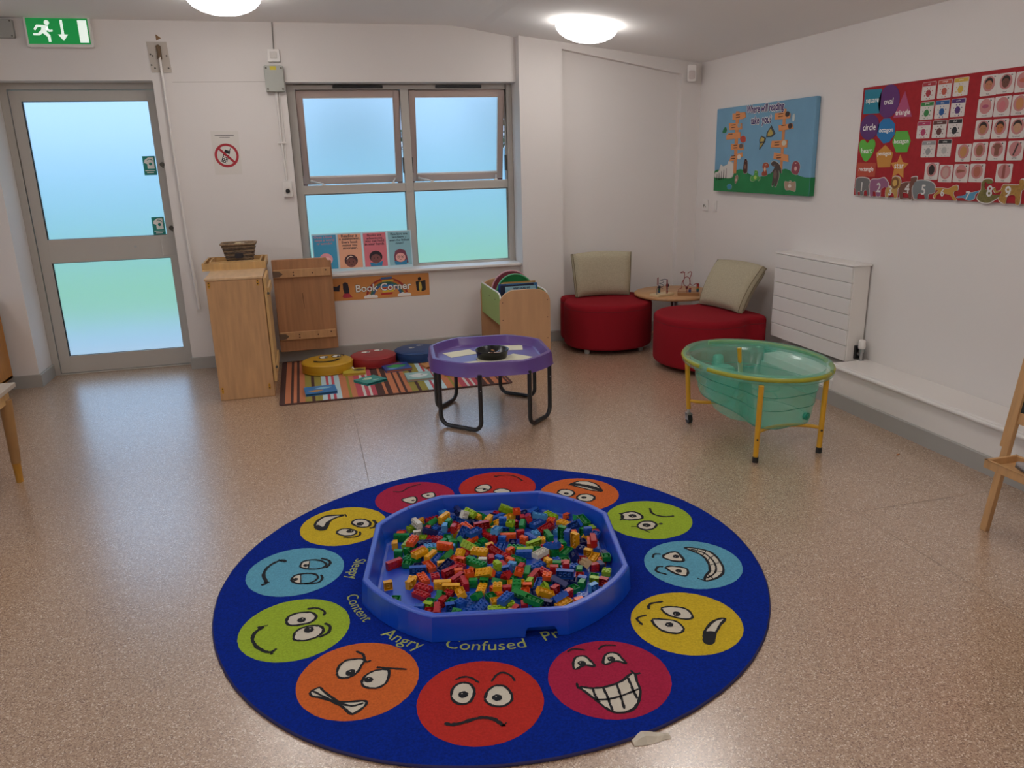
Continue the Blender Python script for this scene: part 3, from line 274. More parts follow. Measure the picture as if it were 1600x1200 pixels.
# loose bricks at rest: colour, size, x, y, z, quaternion
BRICKS = [["b","8",0.4292,2.3463,0.0212,[0.88,-0.0,-0.0,0.474]],["n","8",0.8516,2.8341,0.0212,[0.918,-0.0,0.0,-0.396]],["y","2",0.4878,2.8558,0.0299,[0.671,0.671,0.223,0.223]],["o","4",0.5333,2.7774,0.0299,[0.659,0.659,0.256,0.256]],["b","2",0.2586,2.3531,0.0299,[0.698,0.698,-0.115,-0.115]],["r","2",0.9054,2.5122,0.0247,[0.0,-0.982,0.187,0.0]],["y","2",0.3838,2.6317,0.0299,[0.705,-0.705,-0.053,0.053]],["c","2",0.873,2.3099,0.0299,[0.698,-0.698,-0.113,0.113]],["b","2",0.4122,2.9475,0.0247,[0.93,-0.0,-0.0,0.367]],["l","2",0.8954,2.3508,0.0299,[0.68,-0.68,0.195,-0.195]],["y","2",0.7874,2.4301,0.0299,[0.556,0.556,0.436,0.436]],["r","4",0.5934,2.8483,0.0299,[0.49,0.49,0.51,0.51]],["g","4",0.3789,2.756,0.0247,[0.991,-0.0,0.0,-0.133]],["g","2",0.8646,2.4311,0.0299,[0.586,-0.586,-0.396,0.396]],["r","2",0.8322,2.4932,0.0299,[0.699,-0.699,0.105,-0.105]],["t","2",0.5367,3.0141,0.0247,[0.0,0.988,-0.157,-0.0]],["o","2",0.4529,2.9928,0.0247,[0.974,0.0,-0.0,0.227]],["b","4",0.482,3.0316,0.0247,[0.946,-0.0,0.0,-0.324]],["y","4",0.3549,2.7048,0.0299,[0.646,0.646,0.287,0.287]],["b","4",0.8224,2.8303,0.0392,[0.0,0.97,0.242,-0.0]],["o","2",0.4702,2.4947,0.0247,[0.0,0.996,-0.086,0.0]],["l","2",0.3112,2.9793,0.0247,[0.964,-0.0,-0.0,0.267]],["g","2",0.5108,2.4597,0.0299,[0.384,-0.594,-0.384,-0.594]],["b","2",0.859,2.4724,0.0247,[0.983,0.0,0.0,-0.181]],["r","4",0.4803,2.9427,0.0247,[0.0,-0.964,-0.267,0.0]],["r","2",0.9286,2.4388,0.0299,[0.707,0.707,0.012,0.012]],["o","2",0.7932,2.2365,0.0299,[0.705,-0.705,-0.053,0.053]],["g","2",0.713,2.8254,0.0299,[0.562,0.562,0.429,0.429]],["r","2",0.7384,2.3356,0.0299,[0.677,-0.677,-0.203,0.203]],["r","4",0.4382,2.4729,0.0299,[0.507,0.507,-0.493,-0.493]],["g","2",0.7448,2.4144,0.0247,[0.997,-0.0,0.0,0.082]],["b","4",0.6312,2.7027,0.0247,[0.0,-0.841,-0.54,0.0]],["y","2",0.7394,2.9561,0.0247,[0.0,-0.967,-0.253,0.0]],["c","2",0.637,2.5404,0.0299,[0.674,0.674,-0.213,-0.213]],["o","2",0.6352,2.354,0.0247,[0.0,-0.809,-0.587,-0.0]],["l","4",0.5136,2.2786,0.0247,[0.996,-0.0,0.0,-0.09]],["y","2",0.1711,2.5459,0.0299,[0.706,-0.706,-0.032,0.032]],["o","2",0.8962,2.8722,0.0247,[0.457,0.0,0.0,-0.889]],["b","2",0.3606,2.336,0.0299,[0.504,-0.496,-0.504,-0.496]],["n","4",0.8014,2.3798,0.0247,[0.0,0.983,-0.185,0.0]],["g","4",0.3481,2.968,0.0247,[0.762,0.0,0.0,0.648]],["r","4",0.4024,2.5708,0.0299,[0.685,-0.685,-0.174,0.174]],["o","2",0.2651,2.9219,0.0299,[0.697,-0.697,0.12,-0.12]],["y","2",0.2308,2.8427,0.0299,[0.54,-0.54,-0.457,0.457]],["r","2",0.7769,2.2943,0.0299,[0.683,0.683,0.181,0.181]],["r","2",0.4761,2.8522,0.0617,[0.607,0.607,0.363,0.363]],["n","2",0.9534,2.6451,0.0247,[0.0,-0.699,-0.715,0.0]],["g","4",0.2849,2.7944,0.0299,[0.647,-0.647,-0.286,0.286]],["o","4",0.3374,2.6391,0.0247,[0.0,-0.801,0.599,0.0]],["r","2",1.0172,2.7622,0.0247,[0.0,-0.999,-0.054,-0.0]],["g","4",0.6223,2.4692,0.0247,[0.0,-0.836,-0.549,-0.0]],["l","2",0.6659,2.4078,0.0299,[0.63,-0.63,-0.321,0.321]],["g","2",0.9896,2.7261,0.0299,[0.664,-0.664,0.244,-0.244]],["r","2",0.5758,2.3821,0.0299,[0.704,0.704,-0.066,-0.066]],["b","4",0.5609,2.5041,0.0299,[0.378,-0.378,-0.597,0.597]],["b","4",0.8442,2.9591,0.0299,[0.666,0.666,0.237,0.237]],["g","2",0.447,2.8474,0.0247,[0.0,0.996,-0.094,0.0]],["r","4",0.8044,2.8939,0.0402,[0.692,0.375,0.425,0.447]],["b","4",0.8142,2.4346,0.0299,[0.48,0.48,0.519,0.519]],["l","2",0.5655,2.2938,0.0247,[1.0,0.0,-0.0,0.005]],["n","4",0.764,2.3554,0.0405,[0.285,-0.297,-0.829,0.38]],["b","2",0.6876,2.8349,0.0299,[0.699,-0.699,0.106,-0.106]],["o","4",0.9412,2.6953,0.0299,[0.546,0.546,0.449,0.449]],["g","2",0.9031,2.3782,0.0247,[0.0,-0.959,0.282,-0.0]],["b","4",0.377,2.685,0.0247,[0.0,0.894,0.448,0.0]],["o","4",0.9769,2.6181,0.0299,[0.579,0.579,0.406,0.406]],["y","2",0.9465,2.5534,0.0299,[0.661,-0.661,0.252,-0.252]],["b","4",0.7638,2.7301,0.0299,[0.585,0.585,-0.397,-0.397]],["l","4",0.5505,2.6838,0.0247,[0.791,0.0,-0.0,0.612]],["r","2",0.2718,2.9479,0.0247,[0.816,-0.0,0.0,0.577]],["g","2",0.4943,2.6265,0.0299,[0.638,0.638,-0.305,-0.305]],["y","2",0.5903,2.7124,0.0299,[0.452,0.544,-0.452,0.544]],["y","4",0.3618,2.4867,0.0299,[0.703,0.703,-0.076,-0.076]],["r","2",0.6901,3.003,0.0247,[0.842,0.0,0.0,0.54]],["y","2",0.7915,2.612,0.0247,[0.0,0.984,-0.176,0.0]],["g","4",0.2655,2.8984,0.0299,[0.7,0.7,-0.097,-0.097]],["y","2",0.3627,3.0192,0.0299,[0.612,0.612,0.355,0.355]],["o","2",0.6507,2.3814,0.0299,[0.701,-0.701,0.092,-0.092]],["g","2",0.6752,2.8014,0.0247,[0.99,0.0,-0.0,-0.138]],["r","4",0.694,2.4478,0.0299,[0.646,-0.646,-0.287,0.287]],["r","2",0.8563,2.4001,0.0247,[0.0,0.982,-0.191,0.0]],["g","4",0.621,3.0013,0.0247,[0.86,-0.0,0.0,-0.509]],["b","4",0.9862,2.575,0.0299,[0.567,-0.567,-0.422,0.422]],["g","2",0.5417,2.745,0.0247,[0.964,0.0,-0.0,0.265]],["b","4",0.5672,2.8357,0.0247,[0.691,0.0,0.0,0.723]],["b","2",0.5858,2.8988,0.0299,[0.386,0.386,0.593,0.593]],["l","4",0.2774,2.8316,0.0299,[0.615,-0.615,-0.348,0.348]],["g","2",0.3744,2.288,0.0316,[0.92,0.266,-0.08,-0.276]],["g","4",0.2816,2.7162,0.0247,[0.372,0.0,-0.0,0.928]],["y","2",0.5118,2.5352,0.0299,[0.705,-0.705,-0.049,0.049]],["r","4",0.4187,2.5118,0.0299,[0.662,-0.662,-0.248,0.248]],["r","2",0.5453,2.6343,0.0247,[0.0,0.984,-0.176,0.0]],["y","4",0.5928,2.9968,0.0299,[0.607,0.607,-0.363,-0.363]],["r","4",0.9792,2.584,0.0617,[0.432,-0.432,0.56,-0.56]],["g","2",0.4564,2.7809,0.0299,[0.705,0.705,0.05,0.05]],["y","2",0.2488,2.5294,0.0299,[0.66,-0.66,-0.255,0.255]],["y","4",0.7408,2.242,0.0248,[0.0,-0.963,-0.27,0.0]],["n","4",0.5252,3.0218,0.0514,[0.532,0.532,-0.466,-0.466]],["n","2",0.2948,2.6477,0.0247,[0.0,-0.99,0.138,-0.0]],["b","4",0.7002,2.3913,0.0247,[0.0,-0.517,0.856,-0.0]],["r","2",0.9251,2.3348,0.0299,[0.656,-0.656,0.264,-0.264]],["o","4",0.5274,2.4905,0.0401,[0.22,-0.9,0.299,-0.231]],["r","2",0.2888,2.3306,0.0247,[0.0,0.99,-0.141,0.0]],["b","4",0.5414,2.5629,0.0247,[0.999,0.0,0.0,-0.036]],["g","2",0.8421,2.5236,0.0247,[0.0,0.701,0.713,0.0]],["g","4",0.6098,2.3786,0.0369,[0.565,0.172,0.122,-0.798]],["n","2",0.6887,2.7251,0.0247,[0.0,-0.983,0.181,-0.0]],["r","2",0.3728,2.4284,0.0247,[0.946,-0.0,0.0,-0.324]],["b","2",0.3343,2.7351,0.0247,[0.956,0.0,0.0,0.293]],["l","2",0.7019,2.3383,0.0408,[0.33,-0.597,0.667,-0.3]],["n","4",0.5669,2.9642,0.0247,[0.0,-0.882,0.471,-0.0]],["y","4",0.3884,2.4563,0.0299,[0.699,-0.699,0.104,-0.104]],["l","4",0.5696,2.996,0.0525,[0.831,0.212,-0.127,-0.498]],["o","2",0.4341,2.5518,0.0299,[0.706,0.706,-0.043,-0.043]],["n","2",0.9965,2.5138,0.0299,[0.516,0.516,-0.484,-0.484]],["r","4",0.4855,2.6998,0.0247,[0.0,-0.864,0.503,0.0]],["l","4",0.9091,2.9198,0.0248,[0.848,0.0,0.0,-0.529]],["l","4",0.7144,2.6348,0.0299,[0.704,0.704,-0.067,-0.067]],["y","4",0.5386,2.663,0.0462,[0.963,-0.0,-0.0,-0.269]],["g","2",0.7633,2.6361,0.0247,[0.0,0.997,-0.074,0.0]],["b","2",0.6008,2.6027,0.0299,[0.641,0.641,-0.299,-0.299]],["o","4",0.5219,2.907,0.0247,[0.917,0.0,-0.0,-0.4]],["r","4",0.6518,2.2258,0.0247,[0.97,-0.0,0.0,-0.243]],["n","4",0.664,2.3262,0.0247,[0.0,0.642,-0.767,-0.0]],["y","4",0.4127,2.4002,0.0354,[0.185,0.692,0.696,0.038]],["r","4",0.6064,2.5405,0.0299,[0.547,-0.547,0.448,-0.448]],["b","2",0.8551,2.368,0.0299,[0.319,-0.631,-0.319,-0.631]],["g","2",0.6395,2.9162,0.0247,[0.963,-0.0,-0.0,-0.269]],["y","4",0.5346,2.3256,0.0247,[0.0,-1.0,-0.003,-0.0]],["c","4",0.3716,2.7942,0.0247,[0.999,-0.0,0.0,-0.038]],["r","4",0.2789,2.4501,0.0247,[0.902,-0.0,0.0,-0.433]],["y","4",0.4584,2.982,0.0514,[0.648,0.648,0.283,0.283]],["g","2",0.375,2.3677,0.0247,[0.0,0.309,0.951,0.0]],["r","2",0.7826,2.9131,0.0299,[0.053,0.705,-0.053,0.705]],["r","2",0.7761,2.5726,0.0247,[0.995,0.0,-0.0,-0.101]],["g","2",0.468,2.9289,0.0514,[0.625,0.625,0.331,0.331]],["c","4",0.9034,2.7733,0.0247,[0.932,0.0,0.0,0.362]],["r","4",0.2118,2.6909,0.0299,[0.693,0.693,0.14,0.14]],["b","2",0.8157,2.27,0.0247,[0.989,-0.0,-0.0,-0.15]],["b","2",0.4314,2.8887,0.0247,[0.985,-0.0,0.0,-0.173]],["r","4",0.8482,2.784,0.038,[0.123,-0.973,-0.105,-0.163]],["o","2",0.9757,2.4818,0.0247,[0.259,0.0,-0.0,0.966]],["y","4",0.6184,2.4187,0.0247,[0.0,0.995,-0.099,0.0]],["b","4",0.5513,2.3074,0.0462,[0.924,-0.0,-0.0,0.382]],["c","2",0.4427,2.8937,0.0514,[0.413,0.413,-0.574,-0.574]],["r","2",0.9116,2.7347,0.0247,[0.878,0.0,0.0,-0.478]],["r","4",0.4132,3.0345,0.0247,[0.993,0.0,0.0,0.116]],["o","2",0.6416,2.4631,0.0455,[0.031,-0.97,0.193,0.142]],["g","2",0.3015,2.3873,0.0247,[0.0,-0.959,0.284,0.0]],["n","4",0.6752,2.2631,0.0299,[0.672,-0.672,0.222,-0.222]],["g","4",0.6121,2.3199,0.0392,[0.44,0.828,-0.242,-0.252]],["n","2",0.6668,2.9781,0.0247,[0.0,-0.497,0.867,-0.0]],["o","4",0.487,2.5581,0.0299,[0.596,-0.596,-0.38,0.38]],["g","2",0.1877,2.4413,0.0247,[0.0,-0.988,0.156,-0.0]],["y","4",0.9968,2.6727,0.0247,[0.941,-0.0,0.0,-0.337]],["n","4",0.3454,2.8325,0.0248,[0.07,-0.0,0.0,0.998]],["r","4",0.3947,2.8549,0.0247,[0.984,0.0,-0.0,-0.18]],["o","4",0.5364,2.3751,0.0299,[0.419,0.419,0.569,0.569]],["b","4",0.6824,2.9484,0.0299,[0.69,0.69,0.154,0.154]],["r","2",0.7337,2.8756,0.0299,[0.695,-0.695,-0.132,0.132]],["y","4",0.6941,2.3068,0.0388,[0.23,-0.022,-0.972,-0.036]],["l","2",0.7013,2.9159,0.0247,[0.0,-0.729,0.685,0.0]],["r","4",0.6108,2.786,0.0299,[0.655,0.655,-0.266,-0.266]],["r","4",0.4402,2.6143,0.0247,[0.913,0.0,0.0,-0.407]],["r","2",0.569,2.2499,0.0299,[0.646,-0.646,-0.287,0.287]],["o","2",0.4639,2.5055,0.0462,[0.0,1.0,0.015,0.0]],["l","2",0.2897,2.3632,0.0299,[0.678,-0.678,0.201,-0.201]],["b","4",0.506,2.8262,0.044,[0.361,-0.288,0.879,0.118]],["g","4",0.5588,2.4278,0.0402,[0.255,0.405,-0.87,0.119]],["y","4",0.6279,2.895,0.0566,[0.646,-0.577,-0.281,0.413]],["o","2",0.7671,2.9564,0.0462,[0.0,-0.751,-0.66,0.0]],["b","4",0.7045,2.6131,0.0299,[0.702,0.702,-0.088,-0.088]],["o","2",0.8468,2.6212,0.0299,[0.579,0.579,-0.406,-0.406]],["y","4",0.3137,2.7149,0.0462,[0.0,-0.952,-0.305,0.0]],["b","2",0.3982,2.3371,0.0392,[0.498,-0.0,-0.0,0.867]],["g","2",0.5769,2.7749,0.0247,[0.98,0.0,-0.0,0.197]],["y","4",0.9522,2.5095,0.0247,[0.0,-0.903,-0.429,0.0]],["g","2",0.872,2.6442,0.0299,[0.029,-0.707,-0.029,-0.707]],["g","4",0.9938,2.8393,0.0299,[0.565,0.565,0.426,0.426]],["o","2",0.4609,2.6386,0.0299,[0.67,-0.67,0.227,-0.227]],["o","2",0.439,2.6623,0.0247,[0.0,-0.897,-0.443,0.0]],["g","4",0.8915,2.7069,0.0458,[0.258,-0.658,-0.258,-0.658]],["o","4",0.6812,2.7705,0.0299,[0.701,0.701,-0.096,-0.096]],["b","4",0.5326,2.9517,0.0331,[0.251,0.411,0.748,0.456]],["g","4",0.4002,2.9806,0.035,[0.124,-0.39,0.84,-0.356]],["r","2",0.7797,2.4688,0.0299,[0.698,0.698,-0.116,-0.116]],["g","4",0.4113,2.6745,0.0385,[0.295,0.845,0.422,0.144]],["g","2",0.4535,2.8129,0.0299,[0.707,0.016,0.707,-0.016]],["b","4",0.733,2.2724,0.0371,[0.904,-0.346,-0.107,0.227]],["t","2",0.552,2.2289,0.0299,[0.66,0.66,-0.255,-0.255]],["y","4",0.492,2.4216,0.0247,[0.542,-0.0,-0.0,-0.84]],["g","4",0.7655,2.8555,0.0299,[0.594,0.594,0.383,0.383]],["b","4",0.7289,2.5208,0.0247,[0.979,0.0,0.0,0.203]],["r","2",0.5719,2.6133,0.0299,[0.707,-0.019,-0.707,-0.019]],["w","2",0.3311,2.9121,0.0299,[0.707,-0.707,-0.001,0.001]],["n","4",0.882,2.5325,0.0371,[0.347,0.707,0.586,0.191]],["r","2",0.3451,2.3757,0.0299,[0.645,0.645,0.289,0.289]],["r","2",0.5924,2.4608,0.0429,[0.386,-0.289,-0.002,0.876]],["r","2",0.6674,2.5152,0.0299,[0.672,0.22,0.672,-0.22]],["o","2",0.6368,2.5742,0.0299,[0.609,0.609,-0.36,-0.36]],["c","2",0.7988,2.7779,0.0247,[0.999,-0.0,0.0,0.051]],["r","4",0.8159,2.6545,0.0247,[0.998,0.0,0.0,0.065]],["r","4",0.742,2.4656,0.0247,[0.829,0.0,-0.0,-0.559]],["r","2",0.6069,2.264,0.0299,[0.704,0.062,0.704,-0.062]],["o","2",0.7339,2.727,0.0299,[0.306,-0.306,-0.638,0.638]],["n","4",0.7924,2.9627,0.0247,[0.0,-0.982,-0.187,-0.0]],["n","4",0.3946,2.5999,0.0363,[0.079,-0.943,-0.276,-0.166]],["l","4",0.7333,2.9991,0.0417,[0.662,0.705,0.05,-0.249]],["g","4",0.8662,2.5857,0.0247,[0.0,0.927,0.375,0.0]],["g","4",0.8414,2.7312,0.0299,[0.486,0.486,0.514,0.514]],["y","4",0.94,2.8289,0.0247,[0.881,0.0,-0.0,-0.473]],["y","2",0.6449,2.8499,0.0299,[0.706,0.706,0.042,0.042]],["g","4",0.635,2.2497,0.0527,[0.018,0.933,-0.346,-0.101]],["y","4",0.922,2.637,0.0458,[0.157,-0.689,-0.157,-0.689]],["n","2",0.9315,2.5988,0.0247,[0.917,0.0,-0.0,0.399]],["n","4",0.3805,2.898,0.0393,[0.105,0.973,-0.034,-0.201]],["r","2",0.3467,2.5592,0.0247,[1.0,-0.0,-0.0,-0.009]],["g","2",0.5351,2.8352,0.0247,[1.0,-0.0,0.0,0.013]],["y","2",0.5397,2.3741,0.0565,[0.793,0.0,0.0,0.61]],["g","2",0.5119,2.3612,0.0247,[0.0,-0.993,-0.122,-0.0]],["y","2",0.5854,2.5172,0.0299,[0.513,-0.513,-0.487,0.487]],["o","2",0.9307,2.2933,0.0299,[0.701,0.701,0.094,0.094]],["r","4",0.2929,2.4937,0.0247,[0.377,0.0,0.0,0.926]],["g","2",0.8061,2.3236,0.0247,[0.0,0.835,-0.551,-0.0]],["l","2",1.0273,2.7308,0.0299,[0.057,0.705,0.057,-0.705]],["r","2",0.3766,2.9345,0.0299,[0.136,-0.694,0.136,0.694]],["b","2",0.4224,2.7292,0.0247,[0.996,0.0,-0.0,-0.09]],["w","2",0.5432,2.9716,0.0587,[0.718,0.614,0.328,0.012]],["o","2",0.7324,2.4057,0.0463,[0.829,-0.0,0.0,0.56]],["g","4",0.6764,2.4754,0.0299,[0.588,-0.588,-0.393,0.393]],["y","2",0.8061,2.7168,0.0247,[0.99,0.0,-0.0,-0.139]],["l","2",0.7084,2.8345,0.0565,[0.0,-0.869,-0.495,0.0]],["b","2",0.8101,2.5373,0.0247,[1.0,0.0,-0.0,0.006]],["r","4",0.5885,2.8468,0.0617,[0.052,0.052,-0.705,-0.705]],["g","2",0.4594,2.3494,0.0455,[0.232,0.915,0.32,0.081]],["b","4",0.7979,2.3939,0.0514,[0.69,-0.69,0.153,-0.153]],["y","2",0.4648,2.6834,0.0407,[0.854,0.039,-0.364,0.37]],["r","2",1.0275,2.6917,0.0299,[0.016,-0.016,-0.707,0.707]],["c","4",0.8562,2.9093,0.0334,[0.069,0.985,-0.113,-0.111]],["g","2",0.2359,2.7668,0.0299,[0.697,0.697,-0.121,-0.121]],["o","4",0.3024,2.5613,0.0247,[0.642,-0.0,-0.0,0.767]],["r","2",0.6346,2.6284,0.0247,[0.911,0.0,-0.0,-0.413]],["g","2",0.3391,2.4077,0.0365,[0.028,0.53,-0.468,-0.707]],["c","2",0.4629,3.0316,0.0462,[0.0,-0.784,0.621,0.0]],["o","2",0.6574,2.653,0.0299,[0.674,-0.674,-0.215,0.215]],["b","2",0.6519,2.7551,0.0299,[0.391,0.589,0.391,-0.589]],["y","2",0.263,2.5642,0.0247,[0.987,-0.0,0.0,-0.162]],["b","2",0.9923,2.6845,0.0514,[0.04,-0.04,-0.706,0.706]],["r","4",0.3161,2.3252,0.0299,[0.548,0.548,0.447,0.447]],["l","4",0.7629,2.6843,0.0299,[0.697,-0.697,-0.118,0.118]],["c","2",0.6075,2.9301,0.0247,[0.889,0.0,-0.0,0.457]],["g","4",1.0064,2.7763,0.0514,[0.054,-0.766,0.637,0.065]],["b","2",0.6056,2.4882,0.0499,[0.688,-0.43,0.535,0.235]],["g","2",0.8201,2.5879,0.0299,[0.704,0.704,0.062,0.062]],["g","2",0.9856,2.4671,0.0462,[0.0,-0.1,-0.995,-0.0]],["b","4",0.6822,2.8591,0.0458,[0.419,0.569,0.419,-0.569]],["b","4",0.292,2.6196,0.0299,[0.067,0.067,0.704,0.704]],["g","4",0.5074,2.5526,0.0565,[0.43,0.0,0.0,0.903]],["g","2",0.7992,2.4952,0.0299,[0.698,0.698,-0.115,-0.115]],["g","2",0.703,2.2,0.0247,[0.0,0.893,0.451,-0.0]],["g","2",0.4225,2.7972,0.0299,[0.275,-0.275,0.652,-0.652]],["w","4",0.3364,2.9619,0.0514,[0.421,-0.421,-0.568,0.568]],["b","4",0.8984,2.6689,0.0458,[0.205,-0.677,0.205,0.677]],["o","4",0.2982,2.81,0.0565,[0.859,-0.0,0.0,0.511]],["y","2",0.773,2.5263,0.0299,[0.142,0.693,0.142,-0.693]],["g","4",0.6676,2.5825,0.0247,[0.0,0.901,-0.433,-0.0]],["n","2",0.9555,2.442,0.0299,[0.519,-0.519,0.48,-0.48]],["c","2",0.4436,2.7527,0.0299,[0.372,-0.601,-0.372,-0.601]],["w","4",0.7576,2.5723,0.0462,[0.0,-0.267,0.964,-0.0]],["g","2",0.8415,2.3406,0.0299,[0.216,-0.673,0.216,0.673]],["b","4",0.4593,2.3016,0.0316,[0.864,0.249,0.121,0.42]],["r","4",0.3143,2.7539,0.0299,[0.676,0.676,0.207,0.207]],["r","4",0.5965,2.1651,0.0458,[0.445,-0.549,-0.445,-0.549]],["g","2",0.4896,2.7823,0.0388,[0.227,0.826,-0.287,-0.428]],["r","4",0.5981,2.6624,0.0351,[0.073,-0.895,0.41,0.159]],["r","2",0.8123,2.4319,0.0617,[0.572,-0.572,-0.416,0.416]],["b","4",0.9636,2.7635,0.0454,[0.533,-0.704,0.071,-0.465]],["b","4",0.5466,2.8009,0.0565,[0.0,-0.275,0.962,-0.0]],["w","2",0.5388,2.6083,0.0299,[0.58,-0.404,0.58,0.404]],["g","2",0.616,2.8253,0.0299,[0.707,0.011,-0.707,0.011]],["l","2",0.5709,2.5069,0.0617,[0.092,0.701,0.092,-0.701]],["y","4",0.5142,2.4838,0.0558,[0.914,0.207,-0.242,-0.25]],["b","2",1.0138,2.6517,0.0462,[0.0,-0.354,-0.935,0.0]],["l","2",0.9624,2.4041,0.0247,[0.964,-0.0,-0.0,-0.266]],["l","4",0.5095,2.7303,0.0393,[0.4,-0.086,-0.432,0.804]],["o","2",0.9673,2.8779,0.0299,[0.611,-0.356,-0.611,-0.356]],["r","2",0.7363,2.7833,0.0299,[0.487,0.513,0.487,-0.513]],["g","4",0.6881,2.6818,0.0247,[0.982,0.0,-0.0,-0.189]],["g","2",0.2587,2.6832,0.0247,[0.0,0.981,-0.193,-0.0]],["l","2",0.3474,2.8712,0.0247,[0.0,0.977,-0.212,0.0]],["c","4",0.6408,2.7987,0.0529,[0.029,0.87,0.482,-0.096]],["b","4",0.8158,2.6078,0.054,[0.921,-0.131,-0.08,-0.36]],["o","4",0.5334,2.8796,0.0462,[0.807,-0.0,0.0,-0.59]],["t","4",0.8988,2.4608,0.0431,[0.605,-0.384,-0.134,0.685]],["o","4",0.4144,2.732,0.0514,[0.206,-0.206,-0.676,0.676]],["g","2",0.4711,2.4651,0.0299,[0.701,0.701,-0.091,-0.091]],["y","4",0.6824,2.8903,0.0429,[0.945,0.192,-0.248,-0.091]]]
# ------------------------------------------------------------------ room shell
XR = 3.275           # right wall
def zc(x):           # ceiling height along x
    P = [(-9, 2.49), (1.12, 2.49), (1.30, 2.477), (1.45, 2.452), (1.70, 2.414), (3.275, 2.22), (4, 2.13)]
    for (a, za), (b, zb) in zip(P, P[1:]):
        if x <= b: return za + (zb - za) * (x - a) / (b - a)
mb = MB(); mb.box((-4.3, -2.7, -0.08), (3.5, 7.2, 0))
for a, b in (((0.1885, 3.6, 0.0004), (0.1915, 6.25, 0.0004)), ((2.184, -2.6, 0.0004), (2.187, 3.0, 0.0004)), ((2.186, 2.594, 0.0004), (3.03, 2.597, 0.0004))):
    mb.add([(a[0], a[1], a[2]), (b[0], a[1], a[2]), (b[0], b[1], a[2]), (a[0], b[1], a[2])], [(0, 1, 2, 3)], 1)
struct(mb.build('floor', [M_FLOOR, mat('floor_seam', '7d6a5a', 0.7)], local=True))
mb = MB(); P = [(-4.3, 2.49), (1.12, 2.49), (1.22, 2.485), (1.30, 2.477), (1.38, 2.466), (1.45, 2.452), (1.70, 2.414), (3.5, 2.192), (3.5, 2.9), (-4.3, 2.9)]
mb.prism([(x, -2.7, z) for x, z in P], (0, 9.4, 0)); struct(mb.build('ceiling', M_CEIL, local=True))

YB = 6.285
mb = MB()
mb.box((-4.3, 6.14, 0), (-1.955, 6.62, 2.6))                     # left of the door
mb.box((-1.955, YB, 2.10), (-0.93, 6.62, 2.6))                   # over the door
mb.box((-0.93, YB, 0), (-0.03, 6.62, 2.6))                       # between door and window
mb.box((-0.03, YB, 0), (1.72, 6.62, 0.655))                      # under the window
mb.box((-0.03, YB, 2.088), (1.72, 6.62, 2.6))                    # over the window
def at(P, y): return [(x, y, z) for x, z in P]
mb.prism(at([(1.72, 0), (2.07, 0), (2.07, zc(2.07) - 0.05), (3.10, zc(3.10) - 0.105), (3.10, 0), (3.4, 0), (3.4, 2.6), (1.72, 2.6)], 6.20), (0, 0.42, 0))
mb.box((2.0, 6.262, 0), (3.2, 6.6, 2.5))                         # recessed panel of the alcove
struct(mb.build('wall_back', M_WALL, local=True))
mb = MB(); mb.box((XR, -2.7, 0), (3.45, 6.6, 2.6)); struct(mb.build('wall_right', M_WALL, local=True))
mb = MB(); mb.box((-4.3, -2.7, 0), (-4.2, 6.6, 0.85)); mb.box((-4.3, -2.7, 2.15), (-4.2, 6.6, 2.6)); mb.box((-4.3, -2.7, 0.85), (-4.2, 0.6, 2.15)); mb.box((-4.3, 4.8, 0.85), (-4.2, 6.6, 2.15)); struct(mb.build('wall_left', M_WALL, local=True))
win2 = thing('unseen_window', (-4.25, 2.7, 0.85), None, None); struct(win2)  # unseen window, added so daylight comes in from the left
mb = MB()
for y in (0.6, 1.63, 2.67, 3.71, 4.74): mb.box((-4.28, y, 0.85), (-4.22, y + 0.06, 2.15))
mb.box((-4.28, 0.66, 0.85), (-4.22, 4.74, 0.90)); mb.box((-4.28, 0.66, 2.10), (-4.22, 4.74, 2.15)); mb.build('window_frame', M_ALU, win2)
for y in (0.66, 1.69, 2.73, 3.77): mb = MB(); mb.box((-4.255, y, 0.90), (-4.247, y + 0.97, 2.10)); mb.build('glass_pane', M_GLASS, win2)
mb = MB(); mb.box((-4.3, -2.7, 0), (3.5, -2.6, 2.6)); struct(mb.build('wall_front', M_WALL, local=True))

# skirting with a sloped top edge
def skirting(name, runs, h=0.092, t=0.014):
    mb = MB()
    for (x0, y0), (x1, y1), (nx, ny) in runs:
        d = Vector((x1 - x0, y1 - y0, 0)); n = Vector((nx, ny, 0)) * t
        A = Vector((x0, y0, 0)); prof = [A, A + n, A + n + Vector((0, 0, h - 0.006)), A + n * 0.6 + Vector((0, 0, h)), A + Vector((0, 0, h))]
        mb.prism(prof, d)
    return struct(mb.build(name, M_SKIRT, local=True))
skirting('baseboard_back', [((-4.2, 6.14), (-1.945, 6.14), (0, -1)), ((-1.955, 6.13), (-1.955, 6.45), (1, 0)), ((-0.93, YB), (1.72, YB), (0, -1)),
                            ((1.715, 6.20), (2.08, 6.20), (0, -1)), ((1.72, 6.19), (1.72, YB), (-1, 0)), ((2.07, 6.262), (3.1, 6.262), (0, -1)), ((3.09, 6.20), (XR, 6.20), (0, -1)), ((-0.93, 6.275), (-0.93, 6.44), (-1, 0))])
skirting('baseboard_right', [((3.045, -2.6), (3.045, 4.69), (-1, 0)), ((XR, 4.69), (XR, 6.2), (-1, 0)), ((3.035, 4.69), (XR, 4.69), (0, 1))])
